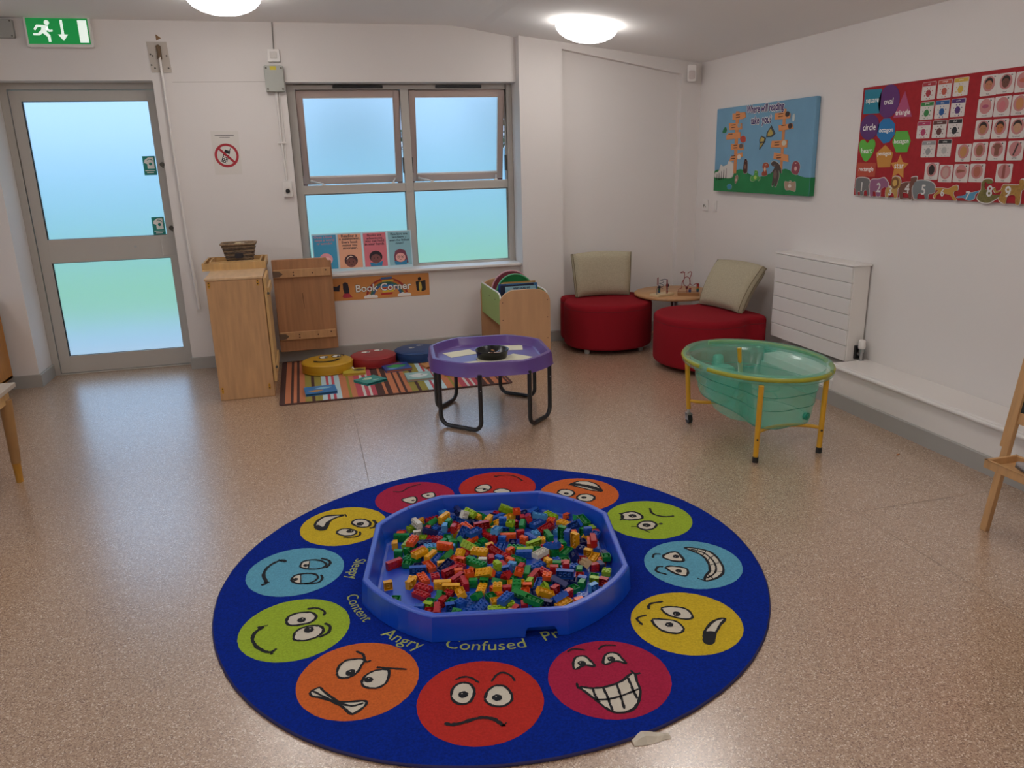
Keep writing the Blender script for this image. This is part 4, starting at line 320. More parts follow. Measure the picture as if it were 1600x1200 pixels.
# boxed-in ledge along the right wall
mb = MB(); mb.box((3.045, -2.6, 0), (XR, 3.93, 0.235)); mb.box((3.14, 3.93, 0), (XR, 4.69, 0.21)); mb.box((3.045, 3.93, 0), (3.14, 4.69, 0.15))
mb.box((3.03, -2.6, 0.235), (XR, 3.93, 0.265)); struct(mb.build('trim_1', M_WHITE, bevel=0.006, local=True))
mb = MB(); mb.tube([(3.03, 3.93, 0.245), (3.03, -2.6, 0.245)], 0.013, 10); struct(mb.build('trim_2', M_WHITE, local=True))

# ------------------------------------------------------------------ door
def frame_rect(mb, x0, x1, z0, z1, y0, y1, wl, wr, wt, wb, m=0):
    mb.box((x0, y0, z0), (x0 + wl, y1, z1), m); mb.box((x1 - wr, y0, z0), (x1, y1, z1), m)
    mb.box((x0 + wl, y0, z1 - wt), (x1 - wr, y1, z1), m); mb.box((x0 + wl, y0, z0), (x1 - wr, y1, z0 + wb), m)
door = thing('door_1', (-1.41, 6.47, 0), None, None); struct(door)
mb = MB(); mb.box((-1.955, 6.445, 0), (-1.905, 6.53, 2.10)); mb.box((-0.925, 6.445, 0), (-0.87, 6.53, 2.10)); mb.box((-1.905, 6.445, 2.056), (-0.925, 6.53, 2.10))
mb.box((-1.905, 6.44, 0), (-0.925, 6.53, 0.010)); mb.build('door_frame', M_ALU, door, bevel=0.003)
leaf = MB(); frame_rect(leaf, -1.90, -0.93, 0.014, 2.051, 6.452, 6.50, 0.072, 0.078, 0.072, 0.128)
leaf.box((-1.828, 6.452, 0.85), (-1.008, 6.50, 1.02)); leaf.box((-1.06, 6.4495, 0.865), (-0.95, 6.452, 1.0))
leaf = leaf.build('door_leaf', M_ALU, door, bevel=0.004)
for z0, z1 in ((1.02, 1.98), (0.142, 0.85)):
    mb = MB(); mb.box((-1.828, 6.474, z0), (-1.008, 6.482, z1)); mb.build('glass_pane', M_GLASS, door)
    mb = MB(); frame_rect(mb, -1.832, -1.004, z0 - 0.004, z1 + 0.004, 6.462, 6.474, 0.01, 0.006, 0.008, 0.006)
    mb.build('glazing_gasket', M_BLACK, door)
for z in (1.533, 1.070):
    mb = MB(); mb.cyl((-0.972, 6.452, z), (-0.972, 6.437, z), 0.017, 0.015, 16); mb.cyl((-0.966, 6.445, z - 0.02), (-0.966, 6.437, z - 0.02), 0.006)
    mb.build('lock_cylinder', M_DKMETAL, door)
mb = MB(); mb.cyl((-1.241, 6.452, 0.944), (-1.241, 6.446, 0.944), 0.011, n=6); mb.build('bolt', M_METAL, door)

# ------------------------------------------------------------------ window
win = thing('window_1', (0.845, 6.46, 0.68), None, None); struct(win)
Y0, Y1 = 6.432, 6.495
mb = MB(); frame_rect(mb, -0.03, 1.72, 0.672, 2.085, Y0, Y1, 0.058, 0.052, 0.038, 0.02)
mb.box((0.822, Y0, 0.69), (0.885, Y1, 2.05)); mb.box((0.02, Y0, 1.28), (0.822, Y1, 1.345)); mb.box((0.885, Y0, 1.28), (1.67, Y1, 1.345))
mb.build('window_frame', M_ALU, win, bevel=0.004)
for x0, x1 in ((0.31, 0.69), (1.10, 1.47)):
    mb = MB(); mb.box((x0, Y0 - 0.012, 2.055), (x1, Y0, 2.078)); mb.build('trickle_vent', M_BLACK, win, bevel=0.004)
for x0, x1 in ((0.028, 0.822), (0.885, 1.668)):
    mb = MB(); mb.box((x0, 6.462, 0.69), (x1, 6.47, 1.28)); mb.build('glass_pane', M_GLASS, win)
    mb = MB(); frame_rect(mb, x0, x1, 0.69, 1.28, 6.452, 6.462, 0.008, 0.008, 0.008, 0.008); mb.build('glazing_gasket', M_GREY, win)
for x0, x1 in ((0.034, 0.816), (0.891, 1.662)):      # top-hung sashes standing open
    T = Matrix.Translation((0, 6.47, 2.045)) @ Matrix.Rotation(math.radians(10.5), 4, 'X') @ Matrix.Translation((0, -6.47, -2.045))
    mb = MB()
    for a in ((x0, x0 + 0.045, 0), (x1 - 0.045, x1, 0)): mb.box((a[0], 6.448, 1.345), (a[1], 6.49, 2.045), 0, T)
    mb.box((x0 + 0.045, 6.448, 1.995), (x1 - 0.045, 6.49, 2.045), 0, T); mb.box((x0 + 0.045, 6.448, 1.345), (x1 - 0.045, 6.49, 1.395), 0, T)
    sash = mb.build('sash', M_SASH, win, bevel=0.003)
    mb = MB(); mb.box((x0 - 0.006, 6.487, 1.322), (x0 + 0.03, 6.515, 2.04), 0, T); mb.box((x1 - 0.03, 6.487, 1.322), (x1 + 0.008, 6.515, 2.04), 0, T)
    mb.box((x0, 6.49, 1.335), (x1, 6.515, 1.37), 0, T); lab(mb.build('outer_edge', M_DKRED, sash), 'dark red outer edge of the sash')
    mb = MB(); mb.box((x0 + 0.045, 6.466, 1.395), (x1 - 0.045, 6.474, 1.995), 0, T); mb.build('glass_pane', M_GLASS, sash)
    mb = MB(); frame_rect(mb, x0 + 0.045, x1 - 0.045, 1.395, 1.995, 6.452, 6.464, 0.006, 0.006, 0.006, 0.012)
    mb.v = [T @ v for v in mb.v]; mb.build('glazing_bead', M_WHITE, sash)
    for hx, dx in ((x0 + 0.06, 0.09), (x1 - 0.06, -0.03)):
        p0 = T @ Vector((hx, 6.445, 1.372)); mb = MB(); mb.tube([p0, (hx + dx, 6.45, 1.352)], 0.006, 8)
        mb.ball(p0, 0.009, 8); mb.box((hx + dx - 0.012, 6.44, 1.3451), (hx + dx + 0.012, 6.46, 1.355)); mb.build('stay_arm', mat('off_white_metal', 'd5cfc8', 0.35), win)
    for sxp in (x0 - 0.004, x1 - 0.002):
        mb = MB(); mb.box((sxp, 6.445, 1.42), (sxp + 0.006, 6.49, 1.54)); mb.build('friction_hinge', M_DKMETAL, win)
mb = MB(); mb.box((-0.03, 6.235, 0.655), (1.718, 6.432, 0.678)); struct(mb.build('trim_3', M_WHITE, bevel=0.006, local=True))

# ------------------------------------------------------------------ outside the windows
M_GRASS = mat('lawn_grass', '739760', 0.9, noise=(3, 0.15), bump=(200, 0.6))
mb = MB(); mb.box((-30, 6.65, -0.2), (30, 8.9, -0.06)); struct(mb.build('ground_patio', mat('pale_paving', '98a0a8', 0.85, noise=(5, 0.06)), local=True))
mb = MB(); mb.box((-60, 8.9, -0.2), (60, 40, -0.05)); struct(mb.build('ground_lawn', M_GRASS, local=True))
mb = MB(); M_FENCE = mat('pale_blue_fence_paint', 'b8d4e6', 0.6)
fence = thing('fence', (4, 17, -0.05), 'pale blue vertical slat fence beyond the lawn, seen through the open window', 'fence')
for i in range(160):
    x = -14 + i * 0.18; mb.box((x, 17, -0.05), (x + 0.155, 17.03, 1.75)); mb.box((x + 0.155, 17.03, -0.05), (x + 0.18, 17.05, 1.75))
mb.build('slat_panel', M_FENCE, fence)
mb = MB()
for i in range(120):
    x = -14 + i * 0.24
    mb.prism([(x, 17.01, 1.76), (x + 0.03, 17.01, 1.76), (x + 0.33, 17.01, 2.06), (x + 0.30, 17.01, 2.06)], (0, 0.012, 0))
    mb.prism([(x + 0.3, 17.022, 1.76), (x + 0.33, 17.022, 1.76), (x + 0.03, 17.022, 2.06), (x, 17.022, 2.06)], (0, 0.012, 0))
mb.box((-14, 17, 2.06), (15, 17.04, 2.10)); mb.build('lattice', mat('grey_lattice_wood', '7c8a94', 0.7), fence)
def leafy_tree(x, y, h, r):
    t = thing('tree', (x, y, -0.05), 'dark leafy tree behind the fence, glimpsed past the open sash', 'tree', 'trees behind the fence')
    mb = MB(); mb.tube([(x, y, -0.05), (x + 0.1, y, h * 0.4), (x, y + 0.1, h * 0.75)], [0.16, 0.12, 0.06], 10); mb.build('trunk', mat('bark', '4d4236', 0.9), t)
    mb = MB()
    for i in range(900):
        u = Vector([random.gauss(0, 1) for _ in range(3)]).normalized() * r * random.uniform(0.55, 1)
        c = Vector((x, y, h * 0.72)) + Vector((u.x, u.y, u.z * 0.8)); a = Vector([random.uniform(-1, 1) for _ in range(3)]).normalized() * 0.14; b = a.orthogonal().normalized() * 0.07
        mb.add([c - a, c + b, c + a, c - b], [(0, 1, 2, 3)])
    mb.build('foliage', mat('tree_leaves', '3c5a34', 0.8), t, recalc=False)
leafy_tree(5.6, 20, 3.4, 1.3); leafy_tree(1.5, 22, 3.2, 1.3)

# ------------------------------------------------------------------ ceiling lamps
M_DOME = mat('lit_opal_glass', 'ffffff', 0.3, emit='fbf7f3', estr=LAMP_STRENGTH)
def ceiling_lamp(x, y, label, seen=True):
    z = zc(x); sl = 0.0 if x < 1.2 else math.atan(0.123)
    t = thing('ceiling_light', (x, y, z), label, 'light', 'round ceiling lights')
    T = Matrix.Translation((x, y, z)) @ Matrix.Rotation(sl, 4, 'Y')
    mb = MB(); mb.lathe([(0.0, 0.004), (0.185, 0.004), (0.19, -0.008), (0.19, -0.028), (0.178, -0.03)], n=48, M=T); mb.build('base_ring', M_WHITE, t)
    mb = MB(); mb.lathe([(0.205, -0.024), (0.21, -0.034), (0.204, -0.05), (0.18, -0.075), (0.14, -0.097), (0.09, -0.113), (0.04, -0.12), (0.0005, -0.122)], n=48, M=T)
    mb.lathe([(0.178, -0.024), (0.205, -0.024)], n=48, M=T)
    mb.build('glass_dome', M_DOME, t)
ceiling_lamp(-0.33, 5.3, 'lit white dome ceiling light nearest the door, cut by the top of the photo')
ceiling_lamp(1.99, 5.42, 'lit white dome ceiling light in front of the alcove, nearest the radiator wall')
for x, y in [(x, y) for y in (3.6, 1.9, 0.2, -1.5) for x in (-2.9, -0.33, 2.0)]:  # grid of unseen lamps, added to even out the room light
    ceiling_lamp(x, y, 'lit white dome ceiling light over the part of the room outside the photo')

# ------------------------------------------------------------------ things on the back wall
Yw = YB
FW = lambda x, z, d=0.0: Vector((x, Yw - d, z))
def bprism(mb, pts, d0, d1, m=0): return mb.prism([(p[0], Yw - d0, p[1]) for p in pts], (0, d0 - d1, 0), m)
def bflat(mb, pts, d, m=0): return mb.poly([(p[0], Yw - d, p[1]) for p in pts], m)
BX, BU, BN = (1, 0, 0), (0, 0, 1), (0, -1, 0)
# exit sign
t = thing('exit_sign', (-1.465, Yw, 2.305), 'lit green emergency exit sign with running man and down arrow above the door', 'sign')
mb = MB(); bprism(mb, rrect(-1.667, 2.305, -1.262, 2.503, 0.012), 0, 0.045); mb.build('housing', M_WHITE, t, bevel=0.004)
mb = MB(); bprism(mb, [(-1.652, 2.325), (-1.277, 2.325), (-1.277, 2.485), (-1.652, 2.485)], 0.045, 0.048)
mb.build('green_panel', mat('lit_green_panel', '00863c', 0.4, emit='06a850', estr=0.30), t)
M_LIT = mat('lit_white_pictogram', 'ffffff', 0.4, emit='e8fff0', estr=0.5); mb = MB(); d = 0.0485
def sp(P, s=1.0, ox=0, oz=0): return [(ox + p[0] * s, oz + p[1] * s) for p in P]
bflat(mb, [(-1.340, 2.335), (-1.285, 2.335), (-1.285, 2.475), (-1.340, 2.475)], d)
bflat(mb, [(-1.447, 2.475), (-1.431, 2.475), (-1.431, 2.385), (-1.408, 2.385), (-1.439, 2.345), (-1.470, 2.385), (-1.447, 2.385)], d)
bflat(mb, circ(-1.527, 2.457, 0.016, 16), d)
bflat(mb, [(-1.545, 2.442), (-1.520, 2.436), (-1.535, 2.402), (-1.516, 2.378), (-1.516, 2.338), (-1.532, 2.338), (-1.534, 2.370), (-1.560, 2.392), (-1.580, 2.378), (-1.618, 2.378), (-1.618, 2.391), (-1.588, 2.392), (-1.566, 2.412), (-1.562, 2.430), (-1.585, 2.428), (-1.602, 2.408), (-1.612, 2.416), (-1.592, 2.443)], d)
bflat(mb, [(-1.528, 2.430), (-1.515, 2.412), (-1.498, 2.414), (-1.498, 2.403), (-1.522, 2.400), (-1.537, 2.418)], d)
mb.build('pictogram', M_LIT, t)
t = thing('junction_box', (-1.80, Yw, 2.36), 'plain grey junction box on the wall left of the exit sign', 'box')
mb = MB(); bprism(mb, rrect(-1.88, 2.362, -1.735, 2.478, 0.01), 0, 0.04); mb.build('lid', M_GREY, t, bevel=0.004)
for p in ((-1.748, 2.374), (-1.748, 2.466)): mb = MB(); mb.cyl(FW(*p, 0.04), FW(*p, 0.042), 0.005, n=10); mb.build('screw', M_DKMETAL, t)
# bolt plate and its pull rod
t = thing('bolt_plate', (-0.86, Yw, 2.15), 'white painted metal plate screwed to the wall at the top right of the door', 'plate')
mb = MB(); bprism(mb, [(-0.935, 2.352), (-0.805, 2.352), (-0.795, 2.152), (-0.925, 2.152)], 0, 0.006); mb.build('plate', mat('old_white_paint', 'bdb3a8', 0.6), t)
for p in ((-0.905, 2.26), (-0.815, 2.26), (-0.90, 2.18), (-0.812, 2.18), (-0.918, 2.27), (-0.92, 2.20)): mb = MB(); mb.cyl(FW(*p, 0.006), FW(*p, 0.009), 0.006, n=8); mb.build('screw', M_DKMETAL, t)
mb = MB(); mb.box((-0.873, Yw - 0.03, 2.235), (-0.845, Yw - 0.006, 2.325)); mb.cyl((-0.859, Yw - 0.03, 2.33), (-0.859, Yw - 0.03, 2.24), 0.008); mb.build('bolt_bracket', mat('rusty_brown_metal', '6b563f', 0.7), t, bevel=0.003)
mb = MB(); bprism(mb, [(-0.868, 2.36), (-0.868, 2.40), (-0.835, 2.375)], 0, 0.003); tag(mb.build('wall_chip', mat('bare_wood_chip', '8a6a4a', 0.8)), 'brown chipped patch of bare wall just above the bolt plate', 'chip')
t = thing('pull_rod', (-0.85, Yw, 0.47), 'long thin white pull rod hanging down the wall right of the door', 'rod')
mb = MB(); mb.tube([(-0.858, Yw - 0.03, 2.25), (-0.853, Yw - 0.028, 1.6), (-0.846, Yw - 0.026, 0.9)], 0.008, 10); mb.build('rod', M_WHITE, t)
mb = MB(); mb.tube([(-0.842, Yw - 0.03, 0.96), (-0.826, Yw - 0.03, 0.47)], [0.013, 0.012], 10); mb.cyl((-0.835, Yw - 0.03, 0.74), (-0.8345, Yw - 0.03, 0.725), 0.0145); mb.build('handle', M_WHITE, t)
mb = MB(); bprism(mb, [(-0.80, 2.088), (-0.03, 2.090), (-0.03, 2.0925), (-0.80, 2.0905)], 0, 0.0006); struct(mb.build('trim_4', mat('plaster_crack', '9b9088', 0.9), local=True))
# no-phone poster
t = thing('phone_ban_poster', (-0.495, Yw, 1.45), 'white laminated notice with a red circle crossing out a black mobile phone', 'poster')
mb = MB(); bprism(mb, [(-0.592, 1.449), (-0.403, 1.449), (-0.398, 1.752), (-0.590, 1.755)], 0, 0.0015); mb.build('sheet', mat('laminated_sheet', 'd8d2cb', 0.35), t)
mb = MB(); C0 = (-0.497, 1.584)
R1 = circ(*C0, 0.084, 40); R2 = circ(*C0, 0.067, 40)
for i in range(40): j = (i + 1) % 40; bflat(mb, [R1[i], R1[j], R2[j], R2[i]], 0.002)
a = math.radians(-45); ca, sa = math.cos(a), math.sin(a)
bflat(mb, [(C0[0] + ca * u - sa * v, C0[1] + sa * u + ca * v) for u, v in ((-0.07, -0.008), (0.07, -0.008), (0.07, 0.008), (-0.07, 0.008))], 0.0026)
mb.build('red_ban_ring', mat('sign_red', 'a81f2d', 0.6), t)
mb = MB(); a = math.radians(-22); ca, sa = math.cos(a), math.sin(a)
ph = lambda L: [(C0[0] + ca * u - sa * v - 0.003, C0[1] + sa * u + ca * v - 0.004) for u, v in L]
bflat(mb, ph([(-0.022, -0.05), (0.016, -0.05), (0.018, 0.012), (-0.024, 0.012)]), 0.0018); bflat(mb, ph([(-0.023, 0.02), (0.018, 0.02), (0.016, 0.042), (-0.02, 0.042)]), 0.0018)
bflat(mb, ph([(0.008, 0.042), (0.014, 0.042), (0.013, 0.068), (0.010, 0.068)]), 0.0018)
mb.build('phone_symbol', M_INK, t)
for z, hw, th in ((1.722, 0.066, 0.0045), (1.709, 0.036, 0.003)): mb = MB(); bflat(mb, [(-0.497 - hw, z), (-0.497 + hw, z), (-0.497 + hw, z + th), (-0.497 - hw, z + th)], 0.0018); mb.build('small_print', mat('faint_print', '4a4846', 0.8), t)
mb = MB()
for i in range(3):
    for j in range(4): bflat(mb, ph([(-0.017 + i * 0.012, -0.045 + j * 0.012), (-0.009 + i * 0.012, -0.045 + j * 0.012), (-0.009 + i * 0.012, -0.038 + j * 0.012), (-0.017 + i * 0.012, -0.038 + j * 0.012)]), 0.0021)
mb.build('phone_keys', M_PAPER, t)
# window-motor controls
t = thing('isolator_switch', (-0.093, Yw, 2.22), 'small white isolator switch high on the wall left of the window', 'switch')
mb = MB(); bprism(mb, rrect(-0.136, 2.222, -0.050, 2.308, 0.006), 0, 0.03); mb.build('switch_box', M_WHITE, t, bevel=0.003)
mb = MB(); bprism(mb, rrect(-0.118, 2.245, -0.070, 2.29, 0.004), 0.03, 0.037); mb.build('rocker', mat('ivory_rocker', 'cfc9c2', 0.4), t, bevel=0.002)
mb = MB(); mb.tube([(-0.082, Yw - 0.008, 2.489), (-0.088, Yw - 0.008, 2.31)], 0.004, 8); tag(mb.build('cable', mat('grey_cable', '8f8a84', 0.6)), 'thin grey cable running from the ceiling down to the small isolator switch', 'cable')
t = thing('control_box', (-0.10, Yw, 2.018), 'grey screwed control box with a yellow sticker left of the window top', 'box')
mb = MB(); bprism(mb, rrect(-0.170, 2.018, -0.036, 2.195, 0.01), 0, 0.055); mb.build('cover', mat('pale_grey_plastic', 'a9aaa2', 0.5), t, bevel=0.005)
for p in ((-0.155, 2.035), (-0.05, 2.035), (-0.155, 2.178), (-0.05, 2.178)): mb = MB(); mb.cyl(FW(*p, 0.055), FW(*p, 0.058), 0.007, n=10); mb.build('screw', M_DKMETAL, t)
mb = MB(); bprism(mb, [(-0.128, 2.165), (-0.085, 2.165), (-0.085, 2.19), (-0.128, 2.19)], 0.0555, 0.0562); lab(mb.build('sticker', mat('yellow_sticker', 'cdbb35', 0.6), t), 'yellow sticker')
mb = MB(); mb.tube([(-0.101, Yw - 0.012, 2.018), (-0.098, Yw - 0.012, 1.66), (-0.090, Yw - 0.01, 1.39)], [0.011, 0.0075, 0.006], 8); mb.tube([(-0.08, Yw - 0.008, 2.018), (-0.072, Yw - 0.008, 1.70), (-0.088, Yw - 0.008, 1.40)], 0.004, 8)
for z in (1.66,): mb.box((-0.128, Yw - 0.02, z), (-0.066, Yw, z + 0.012))
tag(mb.build('conduit', M_WHITE), 'thin white conduit running from the grey control box down to the push-button switch', 'conduit')
t = thing('button_switch', (-0.09, Yw, 1.27), 'small push-button switch with a white and a black button beside the window', 'switch')
mb = MB(); bprism(mb, rrect(-0.124, 1.274, -0.056, 1.389, 0.005), 0, 0.035); mb.build('switch_box', M_WHITE, t, bevel=0.003)
mb = MB(); mb.cyl(FW(-0.092, 1.352, 0.035), FW(-0.092, 1.352, 0.047), 0.015); mb.build('button', M_WHITE, t)
mb = MB(); mb.cyl(FW(-0.090, 1.318, 0.035), FW(-0.090, 1.318, 0.05), 0.016); lab(mb.build('button', M_BLACK, t), 'black button')
# stickers on the door glass
for z, lb in ((1.527, 'green lock-instruction sticker at the upper right of the door glass'), (1.085, 'green lock-instruction sticker low on the door glass, just above the middle rail')):
    t = thing('glass_sticker', (-1.06, 6.474, z - 0.07), lb, 'sticker', 'green stickers on the door glass')
    mb = MB(); mb.prism([(-1.105, 6.4735, z - 0.068), (-1.018, 6.4735, z - 0.068), (-1.018, 6.4735, z + 0.068), (-1.105, 6.4735, z + 0.068)], (0, -0.001, 0)); mb.build('backing', mat('teal_green_vinyl', '0c8478', 0.5), t)
    q = lambda L: [(-1.062 + u, 6.4722, z + v) for u, v in L]
    mb = MB(); mb.poly(q([(-0.015, -0.022), (0.033, -0.022), (0.033, 0.058), (-0.004, 0.058), (-0.03, 0.04), (-0.035, 0.02), (-0.015, 0.012)]))
    for k in range(2): mb.poly(q([(-0.034 + 0.01 * k, -0.038 - k * 0.014), (0.034 - 0.01 * k, -0.038 - k * 0.014), (0.034 - 0.01 * k, -0.033 - k * 0.014), (-0.034 + 0.01 * k, -0.033 - k * 0.014)]))
    mb.build('pictogram', M_PAPER, t)
    mb = MB(); mb.poly([(p[0], 6.4716, p[2]) for p in q(circ(0.008, 0.012, 0.011, 12))]); P = [(-0.012, 0.036), (0.0, 0.046), (0.018, 0.042), (0.03, 0.028)]
    ribbon(mb, P, 0.005, 0, 0, lambda v, zz: Vector((-1.062 + v.x, 6.4716, z + v.y))); mb.build('lock_symbol', mat('teal_green_vinyl', '', 0.5), t)
# book corner banner
t = thing('banner', (0.57, Yw, 0.46), 'orange wall banner reading Book Corner over a rainbow, fixed below the window', 'banner')
mb = MB(); bprism(mb, rrect(0.16, 0.455, 0.945, 0.635, 0.008), 0, 0.002); mb.build('sheet', mat('orange_banner_paper', 'd08a48', 0.6), t)
bands = [('9c2f28', 0.155), ('c8742c', 0.140), ('3a6f5a', 0.125), ('3c5c8c', 0.110), ('d08a48', 0.095)]
for k, (c, r) in enumerate(bands):
    mb = MB(); P = [(0.60 + r * math.cos(a) * 1.1, 0.462 + r * math.sin(a)) for a in [PI * i / 24 for i in range(25)]]; bflat(mb, P, 0.0022 + 0.0002 * k)
    if k < 4: mb.build('rainbow_band', mat('rainbow_%d' % k, c, 0.6), t)
    else: mb.build('rainbow_hole', MATS['orange_banner_paper'], t)
cols = ['2f6aa0', 'd8b23c', '2c5f4a', '3a7dba', 'c23b34', 'e0c23a', 'b52f2c']
for k, c in enumerate(cols):
    mb = MB(); z = 0.605 - k * 0.021; x = 0.60 + [0.0, 0.01, -0.008, 0.006, -0.005, 0.008, -0.004][k]; bflat(mb, [(x - 0.045, z), (x + 0.045, z + 0.003), (x + 0.047, z + 0.018), (x - 0.043, z + 0.016)], 0.0034)
    mb.build('drawn_book', mat('drawn_book_%d' % k, c, 0.6), t)
for cx in (0.47, 0.74):
    mb = MB(); 
    for k, (dx, r) in enumerate(((-0.04, 0.016), (-0.015, 0.024), (0.018, 0.020), (0.04, 0.014))): bflat(mb, [(p[0], max(p[1], 0.460)) for p in circ(cx + dx, 0.468, r, 16)], 0.0036 + 0.0001 * k)
    mb.build('cloud', M_PAPER, t)
mb = MB(); bflat(mb, [(0.255, 0.59), (0.275, 0.602), (0.295, 0.59), (0.302, 0.54), (0.30, 0.50), (0.265, 0.50), (0.255, 0.545)], 0.0036); bflat(mb, [(0.17, 0.575), (0.205, 0.568), (0.235, 0.585), (0.225, 0.53), (0.175, 0.535)], 0.0036); mb.build('dark_hair', mat('dark_hair_ink', '2c2430', 0.7), t)
mb = MB(); bflat(mb, [(0.258, 0.51), (0.30, 0.51), (0.325, 0.478), (0.262, 0.475), (0.245, 0.485)], 0.0038); mb.build('red_skirt', mat('drawn_red', 'b03040', 0.7), t)
mb = MB(); bflat(mb, [(0.835, 0.57), (0.86, 0.578), (0.875, 0.572), (0.915, 0.58), (0.915, 0.50), (0.89, 0.488), (0.84, 0.498)], 0.0036); bflat(mb, circ(0.867, 0.592, 0.014, 14), 0.0037); mb.build('open_book_figure', mat('dark_figure_ink', '2a2222', 0.7), t)
mb = MB(); bflat(mb, [(0.86, 0.565), (0.878, 0.565), (0.884, 0.52), (0.875, 0.485), (0.865, 0.485), (0.858, 0.52)], 0.0039); mb.build('figure_shirt', mat('drawn_yellow', 'cfae4a', 0.7), t)
mb = MB(); put_text(mb, 'Book Corner', (0.575, Yw - 0.0042, 0.545), BX, BU, BN, width=0.44, bold=0.0042); mb.build('letter_outline', mat('letter_outline_brown', '4a3a2c', 0.7), t)
mb = MB(); put_text(mb, 'Book Corner', (0.575, Yw - 0.0048, 0.545), BX, BU, BN, width=0.44, bold=0.0015); mb.build('lettering', M_PAPER, t)

# four posters in clear sleeves along the window sill
PO = [(0.148, '3f9cc4', ['Open a book -', 'open a world', 'of wonder.'], 'c98a98', 'e8a0a8', 'f0b8b8', 'blue poster of a pink-haired child, reading Open a book'),
      (0.342, 'e8a888', ['Reading is', 'a superpower.', 'Every book', 'makes you', 'stronger.'], '2c3040', '4a2c34', '7a4a44', 'peach poster of a girl with a headband, reading Reading is a superpower'),
      (0.540, 'd87480', ['Books are', 'adventures', 'you can hold', 'in your hands.'], '50303c', '2c2028', '7c4a48', 'pink poster of a boy with short black hair, reading Books are adventures'),
      (0.738, '8cbcc8', ['Readers are', 'leaders -', 'even the littlest', 'ones!'], '203a4c', '7c3c50', 'e8a8a0', 'pale blue poster of a girl in glasses, reading Readers are leaders')]
for k, (xc, bgc, lines, tcol, hair, skin, lb) in enumerate(PO):
    t = thing('poster', (xc, 6.40, 0.678), lb + ', on the sill', 'poster', 'reading posters on the window sill')
    yy = lambda z: 6.375 + (z - 0.678) * 0.09
    pw = lambda L, d, xc=xc: [(xc + u, yy(v) - d, v) for u, v in L]
    mb = MB(); mb.prism(pw([(-0.098, 0.679), (0.098, 0.679), (0.098, 0.975), (-0.098, 0.975)], 0), (0, 0.0018, 0)); mb.build('sleeve', mat('clear_sleeve', 'c5dce6', 0.2), t)
    mb = MB(); mb.poly(pw([(-0.09, 0.70), (0.09, 0.70), (0.09, 0.965), (-0.09, 0.965)], 0.0006)); mb.build('sheet', mat('poster_' + bgc, bgc, 0.6), t)
    n = len(lines); mb = MB()
    for i, s_ in enumerate(lines):
        z = 0.948 - i * 0.024; put_text(mb, s_, (xc, yy(z) - 0.0012, z), BX, BU, BN, width=min(0.158, 0.0125 * len(s_)), bold=0.0006)
    mb.build('lettering', mat('poster_text_' + tcol, tcol, 0.7), t)
    hz = 0.765 if n < 5 else 0.745
    mb = MB(); mb.poly(pw(circ(0, hz + 0.012, 0.052, 24, 0.047) if k != 3 else [(-0.05, hz - 0.05), (-0.052, hz + 0.01), (-0.04, hz + 0.05), (0, hz + 0.065), (0.04, hz + 0.05), (0.052, hz + 0.01), (0.062, hz - 0.05)], 0.0012)); mb.build('hair', mat('hair_' + hair, hair, 0.7), t)
    mb = MB(); mb.poly(pw(circ(0, hz - 0.004, 0.040, 24, 0.036), 0.0018)); mb.build('face', mat('skin_' + skin, skin, 0.7), t)
    mb = MB()
    for e in (-0.015, 0.015): mb.poly(pw(circ(e, hz + 0.002, 0.004, 10), 0.0024))
    ribbon(mb, [(-0.01, hz - 0.018), (0, hz - 0.022), (0.01, hz - 0.018)], 0.003, 0, 0, lambda v, zz: Vector((xc + v.x, yy(v.y) - 0.0024, v.y)))
    if k == 3:
        for e in (-0.016, 0.016): ribbon(mb, circ(e, hz + 0.002, 0.011, 14) + [(e + 0.011, hz + 0.002)], 0.0022, 0, 0, lambda v, zz: Vector((xc + v.x, yy(v.y) - 0.0026, v.y)))
    mb.build('face_features', M_INK, t)
    if k >= 2:
        mb = MB(); mb.poly(pw([(-0.05, 0.735), (0, 0.722), (0.052, 0.742), (0.045, 0.703), (-0.045, 0.703)], 0.003)); mb.build('drawn_book', mat('poster_blue_book', '2c84b0', 0.6), t)
    if k == 1:
        mb = MB(); ribbon(mb, [(-0.034, hz + 0.02), (-0.02, hz + 0.04), (0.0, hz + 0.047), (0.02, hz + 0.04)], 0.007, 0, 0, lambda v, zz: Vector((xc + v.x, yy(v.y) - 0.003, v.y))); mb.build('headband', mat('headband_cream', 'e8d0c0', 0.7), t)
# ------------------------------------------------------------------ right wall: canvas, display board, radiator, sockets
RX, RU, RN = (0, -1, 0), (0, 0, 1), (-1, 0, 0)
def rflat(mb, pts, x, m=0): return mb.poly([(x, p[0], p[1]) for p in pts], m)
def rprism(mb, pts, x0, x1, m=0): return mb.prism([(x0, p[0], p[1]) for p in pts], (x1 - x0, 0, 0), m)
CV = WALL['canvas']
cvt = thing('canvas_picture', (XR, 5.2, 1.22), 'large blue and green painted canvas asking Where will reading take you?', 'picture')
XF = 3.235
def blanket(pts, x, m, name, mt, smooth=True):
    pass
mb = MB(); mb.box((XF, 4.585, 1.218), (XR - 0.001, 5.845, 1.842)); mb.build('canvas', mat('canvas_sky_blue', '6f9dba', 0.75, noise=(5, 0.05)), cvt, bevel=0.008)
hill = [p for p in CV['hill'] if True]
mb = MB(); top = catmull([(p[0], p[1]) for p in [(a[0], a[1]) for a in hill[1:19]]] if False else [Vector((a[0], a[1])) for a in hill[1:-3]], 3)
P = [(min(max(p.x, 4.586), 5.844), p.y) for p in top]
P = [(5.844, 1.2185)] + P + [(4.586, P[-1][1]), (4.586, 1.2185)]
rprism(mb, P, XF - 0.0006, XF); mb.build('green_hill', mat('canvas_green', '1c7a44', 0.75, noise=(8, 0.12)), cvt)
